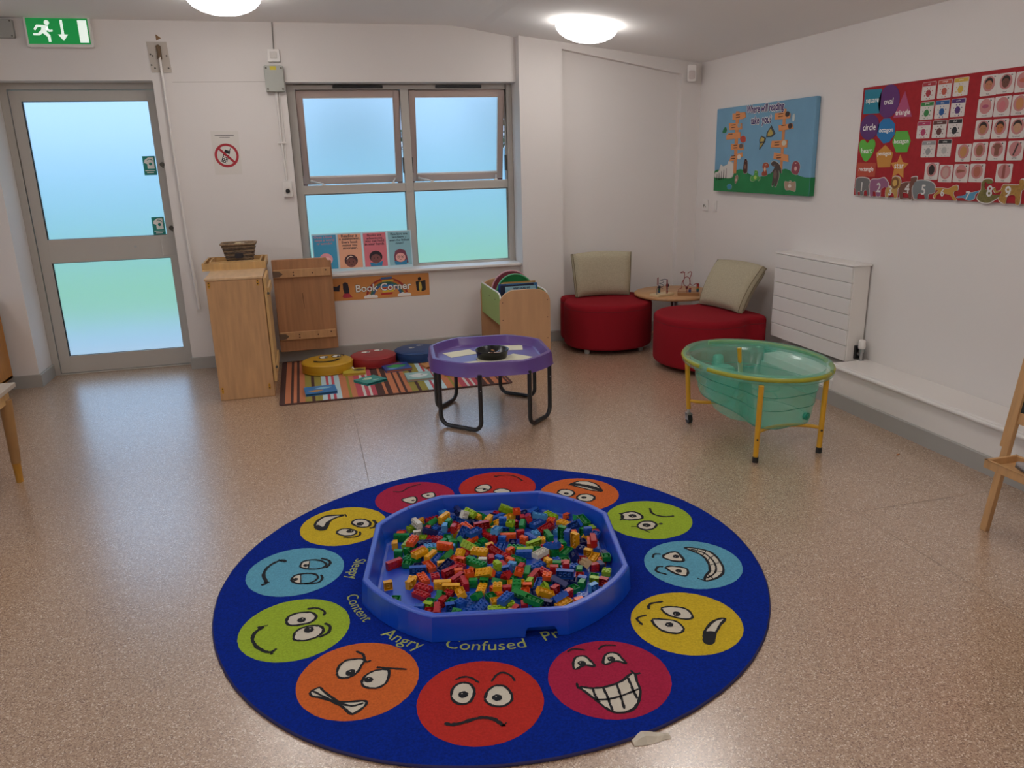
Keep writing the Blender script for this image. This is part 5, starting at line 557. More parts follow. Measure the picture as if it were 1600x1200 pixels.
for p in CV['posts']:
    mb = MB(); rprism(mb, p, XF - 0.002, XF); mb.build('signpost', mat('orange_card', 'c98452', 0.75), cvt)
for i, p in enumerate(CV['signs']):
    mb = MB(); rprism(mb, p, XF - 0.004, XF - 0.001); sgn = mb.build('sign_arrow', mat('orange_card_2', 'd28c58', 0.75), cvt)
    cy = sum(q[0] for q in p) / len(p); cz = sum(q[1] for q in p) / len(p); wd = max(q[0] for q in p) - min(q[0] for q in p)
    mb = MB()
    for k in range(2 if i not in (2, 6) else 1):
        z = cz + 0.008 - 0.018 * k
        rflat(mb, [(cy + wd * 0.28, z), (cy - wd * 0.02, z + 0.002), (cy - wd * 0.02, z + 0.008), (cy + wd * 0.28, z + 0.006)], XF - 0.0045)
    mb.build('written_line', mat('brown_marker', '5e3a26', 0.8), sgn)
    if i in (1, 3, 4, 5, 6, 7):
        mb = MB(); rflat(mb, circ(cy - wd * 0.30, cz + 0.005, 0.026, 14, 0.018), XF - 0.005); mb.build('stuck_picture', mat('pic_%d' % i, ['', '8f9a9c', '', '5c5450', 'cfc8bc', '3a2c2c', '44302a', 'c8c4b0'][i], 0.8), sgn)
mb = MB(); mb.prism([(XF + 0.002, 4.5842, 1.2195), (XR - 0.002, 4.5842, 1.2195), (XR - 0.002, 4.5842, P[-2][1]), (XF + 0.002, 4.5842, P[-2][1])], (0, -0.0004, 0)); mb.build('green_side', MATS['canvas_green'], cvt)
for nm, key, c in (('brown_bear', 'bear', '4a3e3a'), ('squirrel', 'squirrel', '9c4a34'), ('brown_animal', 'mole', '4c2a24'), ('turtle', 'turtle', '4f9a48'), ('red_haired_figure', 'fox', '8a4450'), ('bird_trio', 'birds', 'a48a74'), ('strawberry', 'berry', 'b84a3c'), ('green_leaf', 'leaf', '1f6e44'), ('blue_bead', 'pine', '3a86a8'), ('white_tag', 'flask', 'b8c2c0'), ('small_rabbit', 'rab', '8c7466'), ('white_card_row', 'cards', 'ccc8c2')):
    pts = CV[key]; cy = sum(q[0] for q in pts) / len(pts); cz = sum(q[1] for q in pts) / len(pts)
    sm = catmull([Vector((q[0], q[1])) for q in pts], 4, True)
    mb = MB(); rflat(mb, [(cy + (q.x - cy) * 1.10, cz + (q.y - cz) * 1.06) for q in sm], XF - 0.0012); b = mb.build('cutout_' + nm, mat('cutout_edge', 'b6b2a8', 0.8), cvt)
    mb = MB(); rprism(mb, [(q.x, q.y) for q in sm], XF - 0.0028, XF - 0.0012); mb.build('figure', mat('cut_' + key, c, 0.8), b)
    if key in ('bear', 'squirrel', 'mole', 'turtle', 'fox', 'birds', 'rab'):
        ys = [q.x for q in sm]; zs = [q.y for q in sm]; hh = max(zs) - min(zs); ww = max(ys) - min(ys); tz = max(zs); ty = sum(q.x for q in sm if q.y > tz - hh * 0.25) / max(1, len([q for q in sm if q.y > tz - hh * 0.25]))
        mb = MB(); rflat(mb, circ(cy, cz - hh * 0.05, ww * 0.16, 14, hh * 0.17), XF - 0.0032); rflat(mb, circ(ty, tz - hh * 0.16, ww * 0.10, 12, hh * 0.05), XF - 0.0032); mb.build('paler_patch', mat('patch_' + key, {'bear': '6c5a50', 'squirrel': 'd8b090', 'mole': '8a6250', 'turtle': 'a8c060', 'fox': 'd0a8a0', 'birds': 'd4ccc0', 'rab': 'c0b0a0'}[key], 0.8), b)
        mb = MB(); rflat(mb, circ(ty + ww * 0.05, tz - hh * 0.12, 0.0035, 8), XF - 0.0036); mb.build('eye', M_INK, b)
pr = CV['cards']; mb = MB()
for k in range(5):
    yk = 5.80 - k * 0.035; z = 1.30 + 0.004 * k
    rflat(mb, [(yk, z), (yk - 0.012, z), (yk - 0.010, z + 0.045 + 0.008 * k), (yk - 0.004, z + 0.05 + 0.008 * k)], XF - 0.0034)
mb.build('ink_figures', M_INK, cvt)
for i, p in enumerate(CV['bfly']):
    mb = MB(); rprism(mb, p, XF - 0.003, XF); wg = mb.build('butterfly_wing', mat('wing_dark', '4a4c4a', 0.8), cvt)
    cy = sum(q[0] for q in p) / len(p); cz = sum(q[1] for q in p) / len(p)
    mb = MB(); rflat(mb, [(cy + (q[0] - cy) * 0.62, cz + (q[1] - cz) * 0.66) for q in p], XF - 0.0036); mb.build('wing_patch', mat('wing_gold', 'a8945a' if i else 'b09a50', 0.8), wg)
for s_, c, wd in (('Where will reading', (XF - 0.003, 5.165, 1.800), 0.47), ('take  you?', (XF - 0.003, 5.205, 1.722), 0.26)):
    mb = MB(); put_text(mb, s_, c, RX, RU, RN, width=wd, height=0.066, bold=0.008); mb.build('letter_backing', M_PAPER, cvt)
    mb = MB(); put_text(mb, s_, Vector(c) - Vector((0.0006, 0, 0)), RX, RU, RN, width=wd, height=0.066, bold=0.0022); mb.build('lettering', mat('purple_letters', '3c2468', 0.7), cvt)

XB = 3.257
t = thing('display_board', (XR, 3.4, 1.24), 'long red felt display board of shape, colour, body and number cards', 'board')
mb = MB(); mb.box((XB, 2.55, 1.240), (XR - 0.001, 4.172, 1.853)); mb.build('felt', mat('red_felt', '9c2229', 0.95, noise=(40, 0.08)), t, bevel=0.003)
SC = {'square': ('1d7d94', 'a blue-green paper square'), 'oval': ('5c2a6a', 'a tall purple paper oval'), 'triangle': ('a8486e', 'a pink paper triangle'), 'circle': ('562a68', 'a purple paper circle'),
      'octagon': ('1e70a8', 'a blue paper octagon'), 'hexagon': ('58a63c', 'a green paper hexagon'), 'heart': ('5aac3c', 'a green paper heart'), 'pentagon': ('c08434', 'an ochre paper pentagon'), 'star': ('c8863a', 'an orange paper star'), 'rectangle': ('b44a34', 'an orange-red paper rectangle')}
for nm, (c, lb) in SC.items():
    if nm in ('oval', 'circle'):
        (ya, za), (yb, zb) = WALL['shapes'][nm + '_box']; pts = circ((ya + yb) / 2, (za + zb) / 2, abs(ya - yb) / 2, 32, abs(za - zb) / 2)
    else: pts = WALL['shapes'][nm]
    if nm == 'heart': q = catmull([Vector((a, b)) for a, b in pts], 4, True); pts = [(v.x, v.y) for v in q]
    cy = (max(p[0] for p in pts) + min(p[0] for p in pts)) / 2; cz = (max(p[1] for p in pts) + min(p[1] for p in pts)) / 2; wd = max(p[0] for p in pts) - min(p[0] for p in pts)
    o = thing('shape_card', (XB, cy, cz), lb.replace('a ', '', 1).replace('an ', '', 1).strip() + ' with its name in white, left end of the red board', 'card', 'shape cards on the red board')
    mb = MB(); rprism(mb, pts, XB - 0.0014, XB); mb.build('card', mat('shape_' + nm, c, 0.7), o)
    if nm == 'triangle': cz -= 0.045
    if nm == 'pentagon': cz += 0.01
    mb = MB(); put_text(mb, nm, (XB - 0.0018, cy, cz), RX, RU, RN, width=min(wd * 0.78, 0.018 * len(nm)), bold=0.0007); mb.build('lettering', M_PAPER, o)
M_CARD = mat('card_white', 'ccc4be', 0.6)
HC = {'red': 'a02430', 'orange': 'b4503c', 'yellow': 'c4a03a', 'green': '2c7838', 'blue': '1c508c', 'purple': '4a2468', 'pink': 'a83058', 'brown': '5a2e2a', 'black': '16181c', 'grey': '8c8a8a', 'white': 'b8b0ac'}
rows = ['top row', 'second row', 'third row', 'bottom row']
for i, (nm, cy, cz, wd, ht) in enumerate(WALL['cards']):
    o = thing('colour_card', (XB, cy, cz - ht / 2), 'white card with a %s splat under the word %s, %s of colour cards' % (nm, nm, rows[min(i // 3, 3)]), 'card', 'colour cards on the red board')
    wd *= 0.95; y0, y1, z0, z1 = cy - wd / 2, cy + wd / 2, cz - ht / 2, cz + ht / 2
    mb = MB(); rprism(mb, rrect(y0, z0, y1, z1, 0.006), XB - 0.0014, XB); mb.build('card', M_CARD, o)
    mb = MB(); rflat(mb, [(y0 + 0.002, z1 - 0.021), (y1 - 0.002, z1 - 0.021), (y1 - 0.003, z1 - 0.002), (y0 + 0.003, z1 - 0.002)], XB - 0.0018); mb.build('header', mat('hdr_' + nm, HC[nm] if nm != 'white' else '1c1a1c', 0.6), o)
    mb = MB(); put_text(mb, nm, (XB - 0.0022, cy, z1 - 0.011), RX, RU, RN, height=0.009); mb.build('lettering', M_PAPER, o)
    P = []
    for k in range(24): r = 0.016 if k % 2 else 0.020; P.append((cy + r * math.cos(2 * PI * k / 24), cz - 0.012 + r * math.sin(2 * PI * k / 24)))
    mb = MB(); rflat(mb, P, XB - 0.0018)
    for k in range(8): a = 2 * PI * (k + 0.5) / 8; rflat(mb, circ(cy + 0.028 * math.cos(a), cz - 0.012 + 0.028 * math.sin(a), 0.0032, 8), XB - 0.0018)
    mb.build('paint_splat', mat('hdr_' + nm, HC[nm], 0.6) if nm != 'white' else mat('splat_outline', 'a8a4a0', 0.6), o)
SK = ['b07050', '6a4034', 'b8604c', 'a04c64', 'c06a70', 'b87c4c', 'a8724c', 'b0683c', 'b88c6c', 'b47e4a', '8c5c40', '7c4c3c', '40302c', '5c4038', 'b8948a', '8a5440', 'a8604c', '8c4c44']
for i, (nm, cy, cz, wd, ht) in enumerate(WALL['body']):
    o = thing('body_card', (XB, cy, cz - ht / 2), 'white body-part card picturing %s %s in a pink circle' % ('an' if nm[0] in 'aeiou' else 'a', nm), 'card', 'body part cards on the red board')
    wd *= 0.97; ht *= 0.99; y0, y1, z0, z1 = cy - wd / 2, cy + wd / 2, cz - ht / 2, cz + ht / 2
    mb = MB(); rprism(mb, rrect(y0, z0, y1, z1, 0.006), XB - 0.0014, XB); mb.build('card', M_CARD, o)
    mb = MB(); rflat(mb, circ(cy, cz + 0.007, 0.035, 24), XB - 0.0018); mb.build('round_picture', mat('pink_circle', 'b87a78', 0.7), o)
    k_ = {'mouth': circ(cy, cz + 0.007, 0.02, 16, 0.009), 'tongue': circ(cy, cz + 0.003, 0.018, 16, 0.022), 'eye': circ(cy, cz + 0.007, 0.022, 16, 0.010), 'arm': [(cy + 0.012, cz - 0.02), (cy + 0.004, cz - 0.022), (cy - 0.016, cz + 0.03), (cy - 0.008, cz + 0.034)],
          'foot': [(cy + 0.008, cz + 0.036), (cy - 0.006, cz + 0.036), (cy - 0.008, cz - 0.022), (cy + 0.010, cz - 0.022)], 'finger': [(cy + 0.026, cz), (cy - 0.024, cz + 0.008), (cy - 0.022, cz + 0.014), (cy + 0.010, cz + 0.018), (cy + 0.026, cz + 0.016)],
          'back': [(cy + 0.026, cz + 0.02), (cy + 0.01, cz + 0.035), (cy - 0.01, cz + 0.035), (cy - 0.026, cz + 0.02), (cy - 0.014, cz + 0.012), (cy - 0.012, cz - 0.022), (cy + 0.012, cz - 0.022), (cy + 0.014, cz + 0.012)]}.get(nm) or circ(cy, cz + 0.006, 0.021, 20, 0.026)
    mb = MB(); rflat(mb, k_, XB - 0.0022); mb.build('drawing', mat('drawn_' + nm, SK[i], 0.7), o)
    if nm in ('face', 'head', 'chin', 'forehead', 'neck'):
        mb = MB(); rflat(mb, [(cy + 0.024 * math.cos(a), cz + 0.010 + 0.026 * math.sin(a)) for a in [PI * k / 10 for k in range(11)]] + [(cy + 0.019 * math.cos(a), cz + 0.008 + 0.014 * math.sin(a)) for a in [PI * k / 10 for k in range(10, -1, -1)]], XB - 0.0026)
        for e in (-0.008, 0.008): rflat(mb, circ(cy + e, cz + 0.004, 0.002, 6), XB - 0.0026)
        mb.build('dark_hair', mat('drawn_hair', '2c201c', 0.7), o)
    mb = MB(); put_text(mb, nm, (XB - 0.0018, cy, z0 + 0.009), RX, RU, RN, height=0.008); rflat(mb, [(y0 + 0.012, z1 - 0.010), (y0 + 0.022, z1 - 0.006), (y0 + 0.022, z1 - 0.014)], XB - 0.0018); mb.build('lettering', M_INK, o)
AN = {'1': ('elephant', '6c6a6a'), '2': ('hippo', '8c5878'), '3': ('lion', 'b08a4c'), '4': ('bear', '6e463a'), '5': ('rhino', '74787a'), '6': ('wild cat', 'b4863c'), '7': ('parrot', '4f88a8'), '8': ('snake', '6c6434'), '9': ('leopard', 'a07838')}
for n, pts in WALL['animals'].items():
    nm, c = AN[n]; sm = catmull([Vector((a, b)) for a, b in pts], 4, True)
    ys = [v.x for v in sm]; zs = [v.y for v in sm]; cy = (min(ys) + max(ys)) / 2; cz = (min(zs) + max(zs)) / 2
    o = thing('number_animal', (XB, cy, min(zs)), 'cut-out %s sticker bearing the number %s, along the bottom of the red board' % (nm, n), 'sticker', 'numbered animal cut-outs on the red board')
    dx = 0.0002 * (int(n) % 2)
    mb = MB(); rprism(mb, [(cy + (v.x - cy) * 1.05, cz + (v.y - cz) * 1.09) for v in sm], XB - 0.002 - dx, XB - 0.0012); mb.build('white_edge', M_CARD, o)
    mb = MB(); rflat(mb, [(v.x, v.y) for v in sm], XB - 0.0026 - dx); mb.build('body', mat('animal_' + n, c, 0.75, noise=(90, 0.2) if n in '89' else None), o)
    if n == '3':
        mb = MB(); rflat(mb, circ(cy - 0.012, max(zs) - 0.035, 0.032, 20), XB - 0.0032); mb.build('mane', mat('mane_brown', '7a5026', 0.7), o)
        mb = MB(); rflat(mb, circ(cy - 0.012, max(zs) - 0.035, 0.018, 20), XB - 0.0036); mb.build('face', mat('lion_face', 'c49c50', 0.7), o)
    mb = MB(); put_text(mb, n, (XB - 0.0034, cy + (0.02 if n in '36' else 0), cz - (0.02 if n == '3' else 0)), RX, RU, RN, height=0.05 if n not in '67' else 0.036, bold=0.0016); mb.build('number', mat('digit_white', 'd0ccc8', 0.7), o)

# radiator
t = thing('radiator', (3.21, 4.36, 0.25), 'white boxy wall radiator with horizontal grooves standing at the end of the ledge', 'radiator')
mb = MB(); mb.box((3.15, 3.962, 0.253), (3.262, 4.768, 0.833)); mb.build('casing', M_WHITE, t, bevel=0.004)
mb = MB()
for k in range(6):
    z0 = 0.255 + k * 0.0965; mb.box((3.138, 3.965, z0), (3.151, 4.765, z0 + 0.0935))
mb.build('front_panel', mat('radiator_white', 'dcd8d4', 0.4), t, bevel=0.003)
mb = MB(); mb.box((3.136, 3.955, 0.833), (3.272, 4.775, 0.845)); mb.build('top_grille', M_WHITE, t, bevel=0.004)
mb = MB(); mb.box((3.20, 3.945, 0.27), (3.255, 3.963, 0.35)); mb.build('pipe_opening', M_BLACK, t)
v = thing('radiator_valve', (3.222, 3.92, 0.265), 'white thermostatic valve with a steel stem beside the radiator', 'valve')
mb = MB(); mb.cyl((3.222, 3.92, 0.265), (3.222, 3.92, 0.33), 0.010); mb.cyl((3.222, 3.92, 0.262), (3.222, 3.92, 0.268), 0.02); mb.cyl((3.222, 3.92, 0.30), (3.222, 3.963, 0.30), 0.011); mb.cyl((3.222, 3.92, 0.315), (3.222, 3.92, 0.338), 0.017, 0.015); mb.build('stem', M_METAL, v)
mb = MB(); mb.lathe([(0.0005, 0.336), (0.02, 0.337), (0.022, 0.352), (0.021, 0.385), (0.017, 0.392), (0.0005, 0.393)], (3.222, 3.92, 0), 20); mb.build('knob', M_WHITE, v)
for y, wdt, lb, nm in ((6.03, 0.085, 'white cable outlet plate on the corner wall, left of the narrow switch', 'wall_outlet'), (5.868, 0.05, 'narrow white switch plate right of the cable outlet, below the canvas', 'wall_switch')):
    t = thing(nm, (XR, y, 1.05), lb, 'outlet' if 'outlet' in nm else 'switch')
    mb = MB(); rprism(mb, rrect(y - wdt / 2, 1.05, y + wdt / 2, 1.135, 0.005), XR - 0.012, XR); mb.build('plate', M_WHITE, t, bevel=0.003)
    mb = MB()
    if 'outlet' in nm:
        mb.tube([(XR - 0.013, y + 0.025, 1.075), (XR - 0.02, y, 1.10), (XR - 0.015, y - 0.02, 1.08)], 0.003, 6); mb.build('cable_stub', M_GREY, t)
    else:
        rprism(mb, rrect(y - 0.012, 1.068, y + 0.012, 1.118, 0.003), XR - 0.018, XR - 0.012); mb.build('rocker', M_WHITE, t, bevel=0.002)
t = thing('motion_sensor', (3.17, 6.12, 2.075), 'small white motion sensor high in the corner above the alcove edge', 'sensor')
T = Matrix.Translation((3.165, 6.15, 2.075)) @ Matrix.Rotation(math.radians(-30), 4, 'Z') @ Matrix.Rotation(math.radians(8), 4, 'X')
mb = MB(); mb.prism([(p[0], -0.025, p[1]) for p in rrect(-0.036, 0.0, 0.036, 0.13, 0.014)], (0, 0.045, 0), 0, False, T); mb.build('housing', M_WHITE, t, bevel=0.006)
mb = MB(); mb.prism([(p[0], -0.030, p[1]) for p in rrect(-0.026, 0.02, 0.026, 0.085, 0.012)], (0, 0.006, 0), 0, False, T); mb.build('lens', mat('sensor_lens', 'c8bcb8', 0.3), t, bevel=0.002)

# ------------------------------------------------------------------ left side: cupboard, wooden tray, basket
cab = thing('cupboard', (-0.46, 5.72, 0), 'tall narrow beech cupboard with one plank door swung open against the wall', 'cupboard')
mb = MB(); mb.box((-0.645, 5.30, 0.0), (-0.295, 6.14, 0.800)); mb.build('body', M_BEECH, cab, bevel=0.005)
mb = MB(); mb.box((-0.650, 5.295, 0.800), (-0.290, 6.145, 0.818)); mb.build('top', mat('pale_worn_wood', 'cba77f', 0.45, noise=(5, 0.1, (6, 1, 1))), cab, bevel=0.005)
mb = MB()
for x in (-0.625, -0.325):
    for z in (0.755, 0.05):
        mb.prism([(x - 0.007 + p[0], 5.30, z + p[1]) for p in rrect(0, 0, 0.014, 0.042, 0.006)], (0, -0.003, 0))
mb.build('keyhole_fitting', mat('brass', 'c8963c', 0.35, 0.8), cab)
mb = MB()
for x in (-0.625, -0.325):
    for z in (0.755, 0.05):
        for dz in (0.012, 0.032): mb.cyl((x, 5.297, z + dz), (x, 5.2965, z + dz), 0.004, n=8)
mb.build('screw_hole', M_BLACK, cab)
dr = MB(); dr.box((-0.292, 5.31, 0.10), (-0.272, 5.72, 0.80)); dr = dr.build('door', M_BEECH2, cab, bevel=0.003)
mb = MB(); mb.box((-0.272, 5.32, 0.68), (-0.258, 5.72, 0.735)); mb.box((-0.272, 5.32, 0.17), (-0.258, 5.72, 0.225)); mb.build('batten', M_BEECH2, dr, bevel=0.002)
mb = MB()
for z in (0.70, 0.20): mb.cyl((-0.266, 5.318, z), (-0.266, 5.300, z), 0.008, n=10)
mb.build('hinge_pin', M_DKMETAL, dr)
dr = MB(); mbx = [(-0.262, 0.112), (0.176, 0.112), (0.176, 0.80), (0.150, 0.80), (0.140, 0.822), (-0.262, 0.822)]
dr.prism([(x, 6.125, z) for x, z in mbx], (0, 0.022, 0)); dr = dr.build('plank_door', mat('brown_plank_wood', 'a87852', 0.55, noise=(4, 0.16, (9, 9, 0.6))), cab, bevel=0.004)
for z in (0.685, 0.205):
    mb = MB(); mb.box((-0.255, 6.107, z), (0.165, 6.125, z + 0.062)); bt = mb.build('batten', M_BEECH, dr, bevel=0.003)
    mb = MB(); P = [(-0.262 + p[0], z + 0.006 + p[1]) for p in [(0, 0), (0.05, 0.004), (0.075, 0.024), (0.05, 0.044), (0, 0.048)]]; mb.prism([(x, 6.103, zz) for x, zz in P], (0, 0.005, 0)); lab(mb.build('hinge_plate', mat('tarnished_hinge', '6a5442', 0.6), dr), 'dark rounded hinge plate')
    mb = MB()
    for x, dz in ((-0.11, 0.04), (-0.11, 0.018), (0.03, 0.03), (0.13, 0.045)): mb.cyl((x, 6.107, z + dz), (x, 6.104, z + dz), 0.006, n=8)
    mb.build('wood_plug', mat('dark_plug', '5c3a28', 0.6), dr)
mb = MB(); mb.prism([(-0.06, 6.1245, 0.56), (-0.056, 6.1245, 0.56), (-0.052, 6.1245, 0.44), (-0.054, 6.1245, 0.44)], (0, -0.0008, 0)); mb.build('crack', mat('dark_crack', '3a2418', 0.9), dr)
t = thing('wooden_tray', (-0.485, 5.92, 0.818), 'shallow two-compartment wooden tray lying on top of the cupboard', 'tray')
mb = MB(); x0, x1, y0, y1, z0, z1 = -0.70, -0.282, 5.70, 6.12, 0.8186, 0.868
mb.box((x0, y0, z0), (x1, y1, z0 + 0.008)); frame = [((x0, y0), (x1, y0 + 0.012)), ((x0, y1 - 0.012), (x1, y1)), ((x0, y0 + 0.012), (x0 + 0.012, y1 - 0.012)), ((x1 - 0.012, y0 + 0.012), (x1, y1 - 0.012))]
for a, b in frame: mb.box((a[0], a[1], z0), (b[0], b[1], z1))
mb.build('tray_body', M_BEECH2, t, bevel=0.002)
mb = MB(); mb.box((x0 + 0.04, y0 + 0.06, z0 + 0.008), (x1 - 0.03, y0 + 0.07, z1 + 0.004)); mb.box((x1 - 0.04, y0 + 0.07, z0 + 0.008), (x1 - 0.03, y1 - 0.02, z1 + 0.004)); mb.box((x0 + 0.04, y0 + 0.07, z0 + 0.008), (x0 + 0.05, y1 - 0.02, z1 + 0.004)); mb.build('inner_frame', M_BEECH2, t, bevel=0.002)
t = thing('wicker_basket', (-0.46, 5.93, 0.828), 'small dark wicker basket with a cut-out handle, in the wooden tray', 'basket')
M_WICK = mat('wicker', '5e4c3e', 0.8, noise=(60, 0.45)); M_WICK2 = mat('wicker_light', '8c745a', 0.8, noise=(60, 0.3))
def bas(k): h = k; return (0.078 + 0.032 * h, 0.055 + 0.024 * h)
mb = MB(); c = Vector((-0.462, 5.93, 0.829))
for r in range(11):
    h = r / 10; a, b = bas(h); P = []
    for i in range(48):
        q = rrect(-a, -b, a, b, 0.02, 3); 
    q = rrect(-a, -b, a, b, 0.02, 5); n = len(q)
    P = [c + Vector((p[0] + 0.0025 * math.cos(i * PI / 1.5 + r * PI), p[1] + 0.0025 * math.sin(i * PI / 1.5 + r * PI), 0.006 + h * 0.135)) for i, p in enumerate(q)]
    P = [p for p in P if not (h > 0.55 and h < 0.95 and abs(p.x - c.x) < 0.03 and p.y < c.y and False)]
    mb.tube(P, 0.0068, 6, r % 2, closed=True)
a, b = bas(1); mb.tube([c + Vector((p[0], p[1], 0.148)) for p in rrect(-a - 0.006, -b - 0.006, a + 0.006, b + 0.006, 0.022, 5)], 0.008, 8, 1, closed=True)
a, b = bas(0); mb.prism([c + Vector((p[0], p[1], 0.0)) for p in rrect(-a, -b, a, b, 0.02, 5)], (0, 0, 0.008), 0)
mb.build('weave', [M_WICK, M_WICK2], t)
mb = MB(); mb.prism([c + Vector((p[0], -0.0865, 0.052 + p[1])) for p in rrect(-0.028, 0, 0.028, 0.032, 0.008)], (0, 0.02, 0)); lab(mb.build('front_label', mat('dark_label', '1e1a20', 0.6), t), 'small dark label on the front')
for (x, y, z, rot_, cc, nm, lb) in ((-0.47, 5.90, 0.975, 0.5, 'd8c8a0', 'pebble', 'pale pebble lying at the top of the wicker basket'), (-0.49, 5.92, 0.968, 1.2, 'b89a2c', 'wooden_peg', 'mustard wooden peg in the basket'), (-0.43, 5.94, 0.97, 2.4, 'c8b49c', 'wooden_peg', 'beige wooden peg lying across the basket')):
    mb = MB(); d = Vector((math.cos(rot_), math.sin(rot_) * 0.5, 0.12)) * 0.03; mb.tube([Vector((x, y, z)) - d, Vector((x, y, z)), Vector((x, y, z)) + d], [0.007, 0.011, 0.007], 8); tag(mb.build(nm, mat('bit_' + cc, cc, 0.6)), lb, 'toy')

# ------------------------------------------------------------------ book corner floor: striped rug, cushions, board books
RZ = 0.006
mb = MB(); X0, X1, YA, YZ = -0.265, 1.31, 5.045, 6.235
mb.prism([(p[0], p[1], 0) for p in rrect(X0, YA, X1, YZ, 0.03)], (0, 0, RZ), 0)
SEQ = [('o', 50), ('b', 25), ('o', 30), ('b', 25), ('o', 50)]
REP = [('l', 60), ('b', 30), ('l', 65), ('s', 45), ('p', 25), ('s', 30), ('p', 25), ('s', 50), ('o', 65), ('l', 25), ('o', 50), ('p', 55), ('w', 25), ('p', 35), ('w', 22), ('p', 43), ('b', 70), ('o', 25), ('b', 45), ('o', 55), ('b', 20), ('o', 40), ('b', 25), ('o', 40)]
SEQ = SEQ + REP + REP
x = X0 + 0.036; mi = {'o': 1, 'b': 0, 'l': 2, 's': 3, 'p': 4, 'w': 5}
for c, wd in SEQ:
    x2 = min(x + wd * 0.000728, X1 - 0.02)
    if x2 <= x: break
    mb.add([(x, YA + 0.022, RZ + 0.0005), (x2, YA + 0.022, RZ + 0.0005), (x2, YZ - 0.022, RZ + 0.0005), (x, YZ - 0.022, RZ + 0.0005)], [(0, 1, 2, 3)], mi[c]); x = x2
RM = [mat('rug_' + n, c, 0.95, bump=(300, 0.5)) for n, c in (('brown', '4e302a'), ('orange', 'c07650'), ('olive', '94883c'), ('sky', 'b4cdd2'), ('pink', 'b84c58'), ('white', 'cfcac4'))]
tag(mb.build('striped_rug', RM), 'rectangular rug striped brown, orange, olive, pink and pale blue below the window', 'rug')
def floor_cushion(x, y, r, col, name, lb, face):
    z0 = RZ + 0.001; h = 0.078
    t = thing('floor_cushion', (x, y, z0), lb, 'cushion', 'round vinyl floor cushions')
    mb = MB(); mb.lathe([(0.0005, z0), (r - 0.006, z0), (r, z0 + 0.006), (r, z0 + h - 0.012), (r - 0.004, z0 + h - 0.004), (r - 0.014, z0 + h), (r * 0.5, z0 + h + 0.004), (0.0005, z0 + h + 0.005)], (x, y, 0), 56); mb.build('pad', mat('vinyl_' + name, col, 0.45, bump=(25, 0.15)), t)
    mb = MB(); mb.tube([(x + (r + 0.001) * math.cos(a), y + (r + 0.001) * math.sin(a), z0 + h - 0.01) for a in [2 * PI * i / 48 for i in range(48)]], 0.0028, 6, closed=True); mb.tube([(x + (r + 0.001) * math.cos(a), y + (r + 0.001) * math.sin(a), z0 + 0.008) for a in [2 * PI * i / 48 for i in range(48)]], 0.0028, 6, closed=True); mb.build('piping', mat('vinyl_' + name, col), t)
    zt = z0 + h + 0.0058; f = lambda u, v, d=0: (x + u * r, y + v * r, zt + d)
    ew = MB(); ek = MB()
    for ex, ey, ea, eb in face['eyes']:
        ew.poly([f(ex + ea * math.cos(a), ey + eb * math.sin(a)) for a in [2 * PI * i / 18 for i in range(18)]])
        ek.poly([f(ex + ea * 0.45 + ea * 0.35 * math.cos(a), ey - eb * 0.1 + eb * 0.45 * math.sin(a), 0.0005) for a in [2 * PI * i / 12 for i in range(12)]])
        ring = [(ex + ea * 1.05 * math.cos(a), ey + eb * 1.05 * math.sin(a)) for a in [2 * PI * i / 18 for i in range(19)]]
        if face.get('outline'): ribbon(ek, ring, 0.04, 0, 0, lambda v, zz: Vector(f(v.x, v.y, 0.0004)))
    for pts, wd in face['lines']: ribbon(ek, [(v.x, v.y) for v in catmull([Vector(p) for p in pts], 5)], wd, 0, 0, lambda v, zz: Vector(f(v.x, v.y, 0.0006)))
    ew.build('eye_white', M_PAPER, t); ek.build('drawn_face', M_INK, t)
floor_cushion(0.075, 5.86, 0.188, 'c89a24', 'yellow', 'yellow round floor cushion with a smiling face, beside the open plank door', {'outline': 1, 'eyes': [(-0.12, 0.38, 0.17, 0.20), (0.38, 0.38, 0.17, 0.20)], 'lines': [([(-0.5, -0.2), (-0.35, -0.36), (0, -0.42), (0.3, -0.32), (0.48, -0.08)], 0.15), ([(-0.55, -0.1), (-0.42, -0.25)], 0.06), ([(0.55, 0.65), (0.68, 0.55), (0.66, 0.35)], 0.05)]})
floor_cushion(0.425, 5.93, 0.172, '9e2a2c', 'red', 'red round floor cushion between the yellow and the blue one', {'eyes': [(-0.3, 0.3, 0.2, 0.16), (0.28, 0.48, 0.2, 0.16)], 'lines': [([(-0.45, -0.4), (0.3, -0.45)], 0.02)]})
floor_cushion(0.778, 5.99, 0.178, '1c3f74', 'blue', 'dark blue round floor cushion with two white eyes, partly behind the purple table', {'eyes': [(-0.25, 0.05, 0.13, 0.09), (0.15, 0.42, 0.14, 0.09)], 'lines': [([(-0.35, 0.1), (-0.2, 0.05)], 0.03), ([(0.05, 0.45), (0.2, 0.4)], 0.03)]})
mb = MB(); mb.tube([(0.252, 5.80, 0.02), (0.262, 5.75, 0.014), (0.268, 5.71, 0.012)], [0.010, 0.012, 0.009], 8); tag(mb.build('fabric_tag', M_PAPER), 'small white fabric tag on the rug between the yellow and red cushions', 'tag')
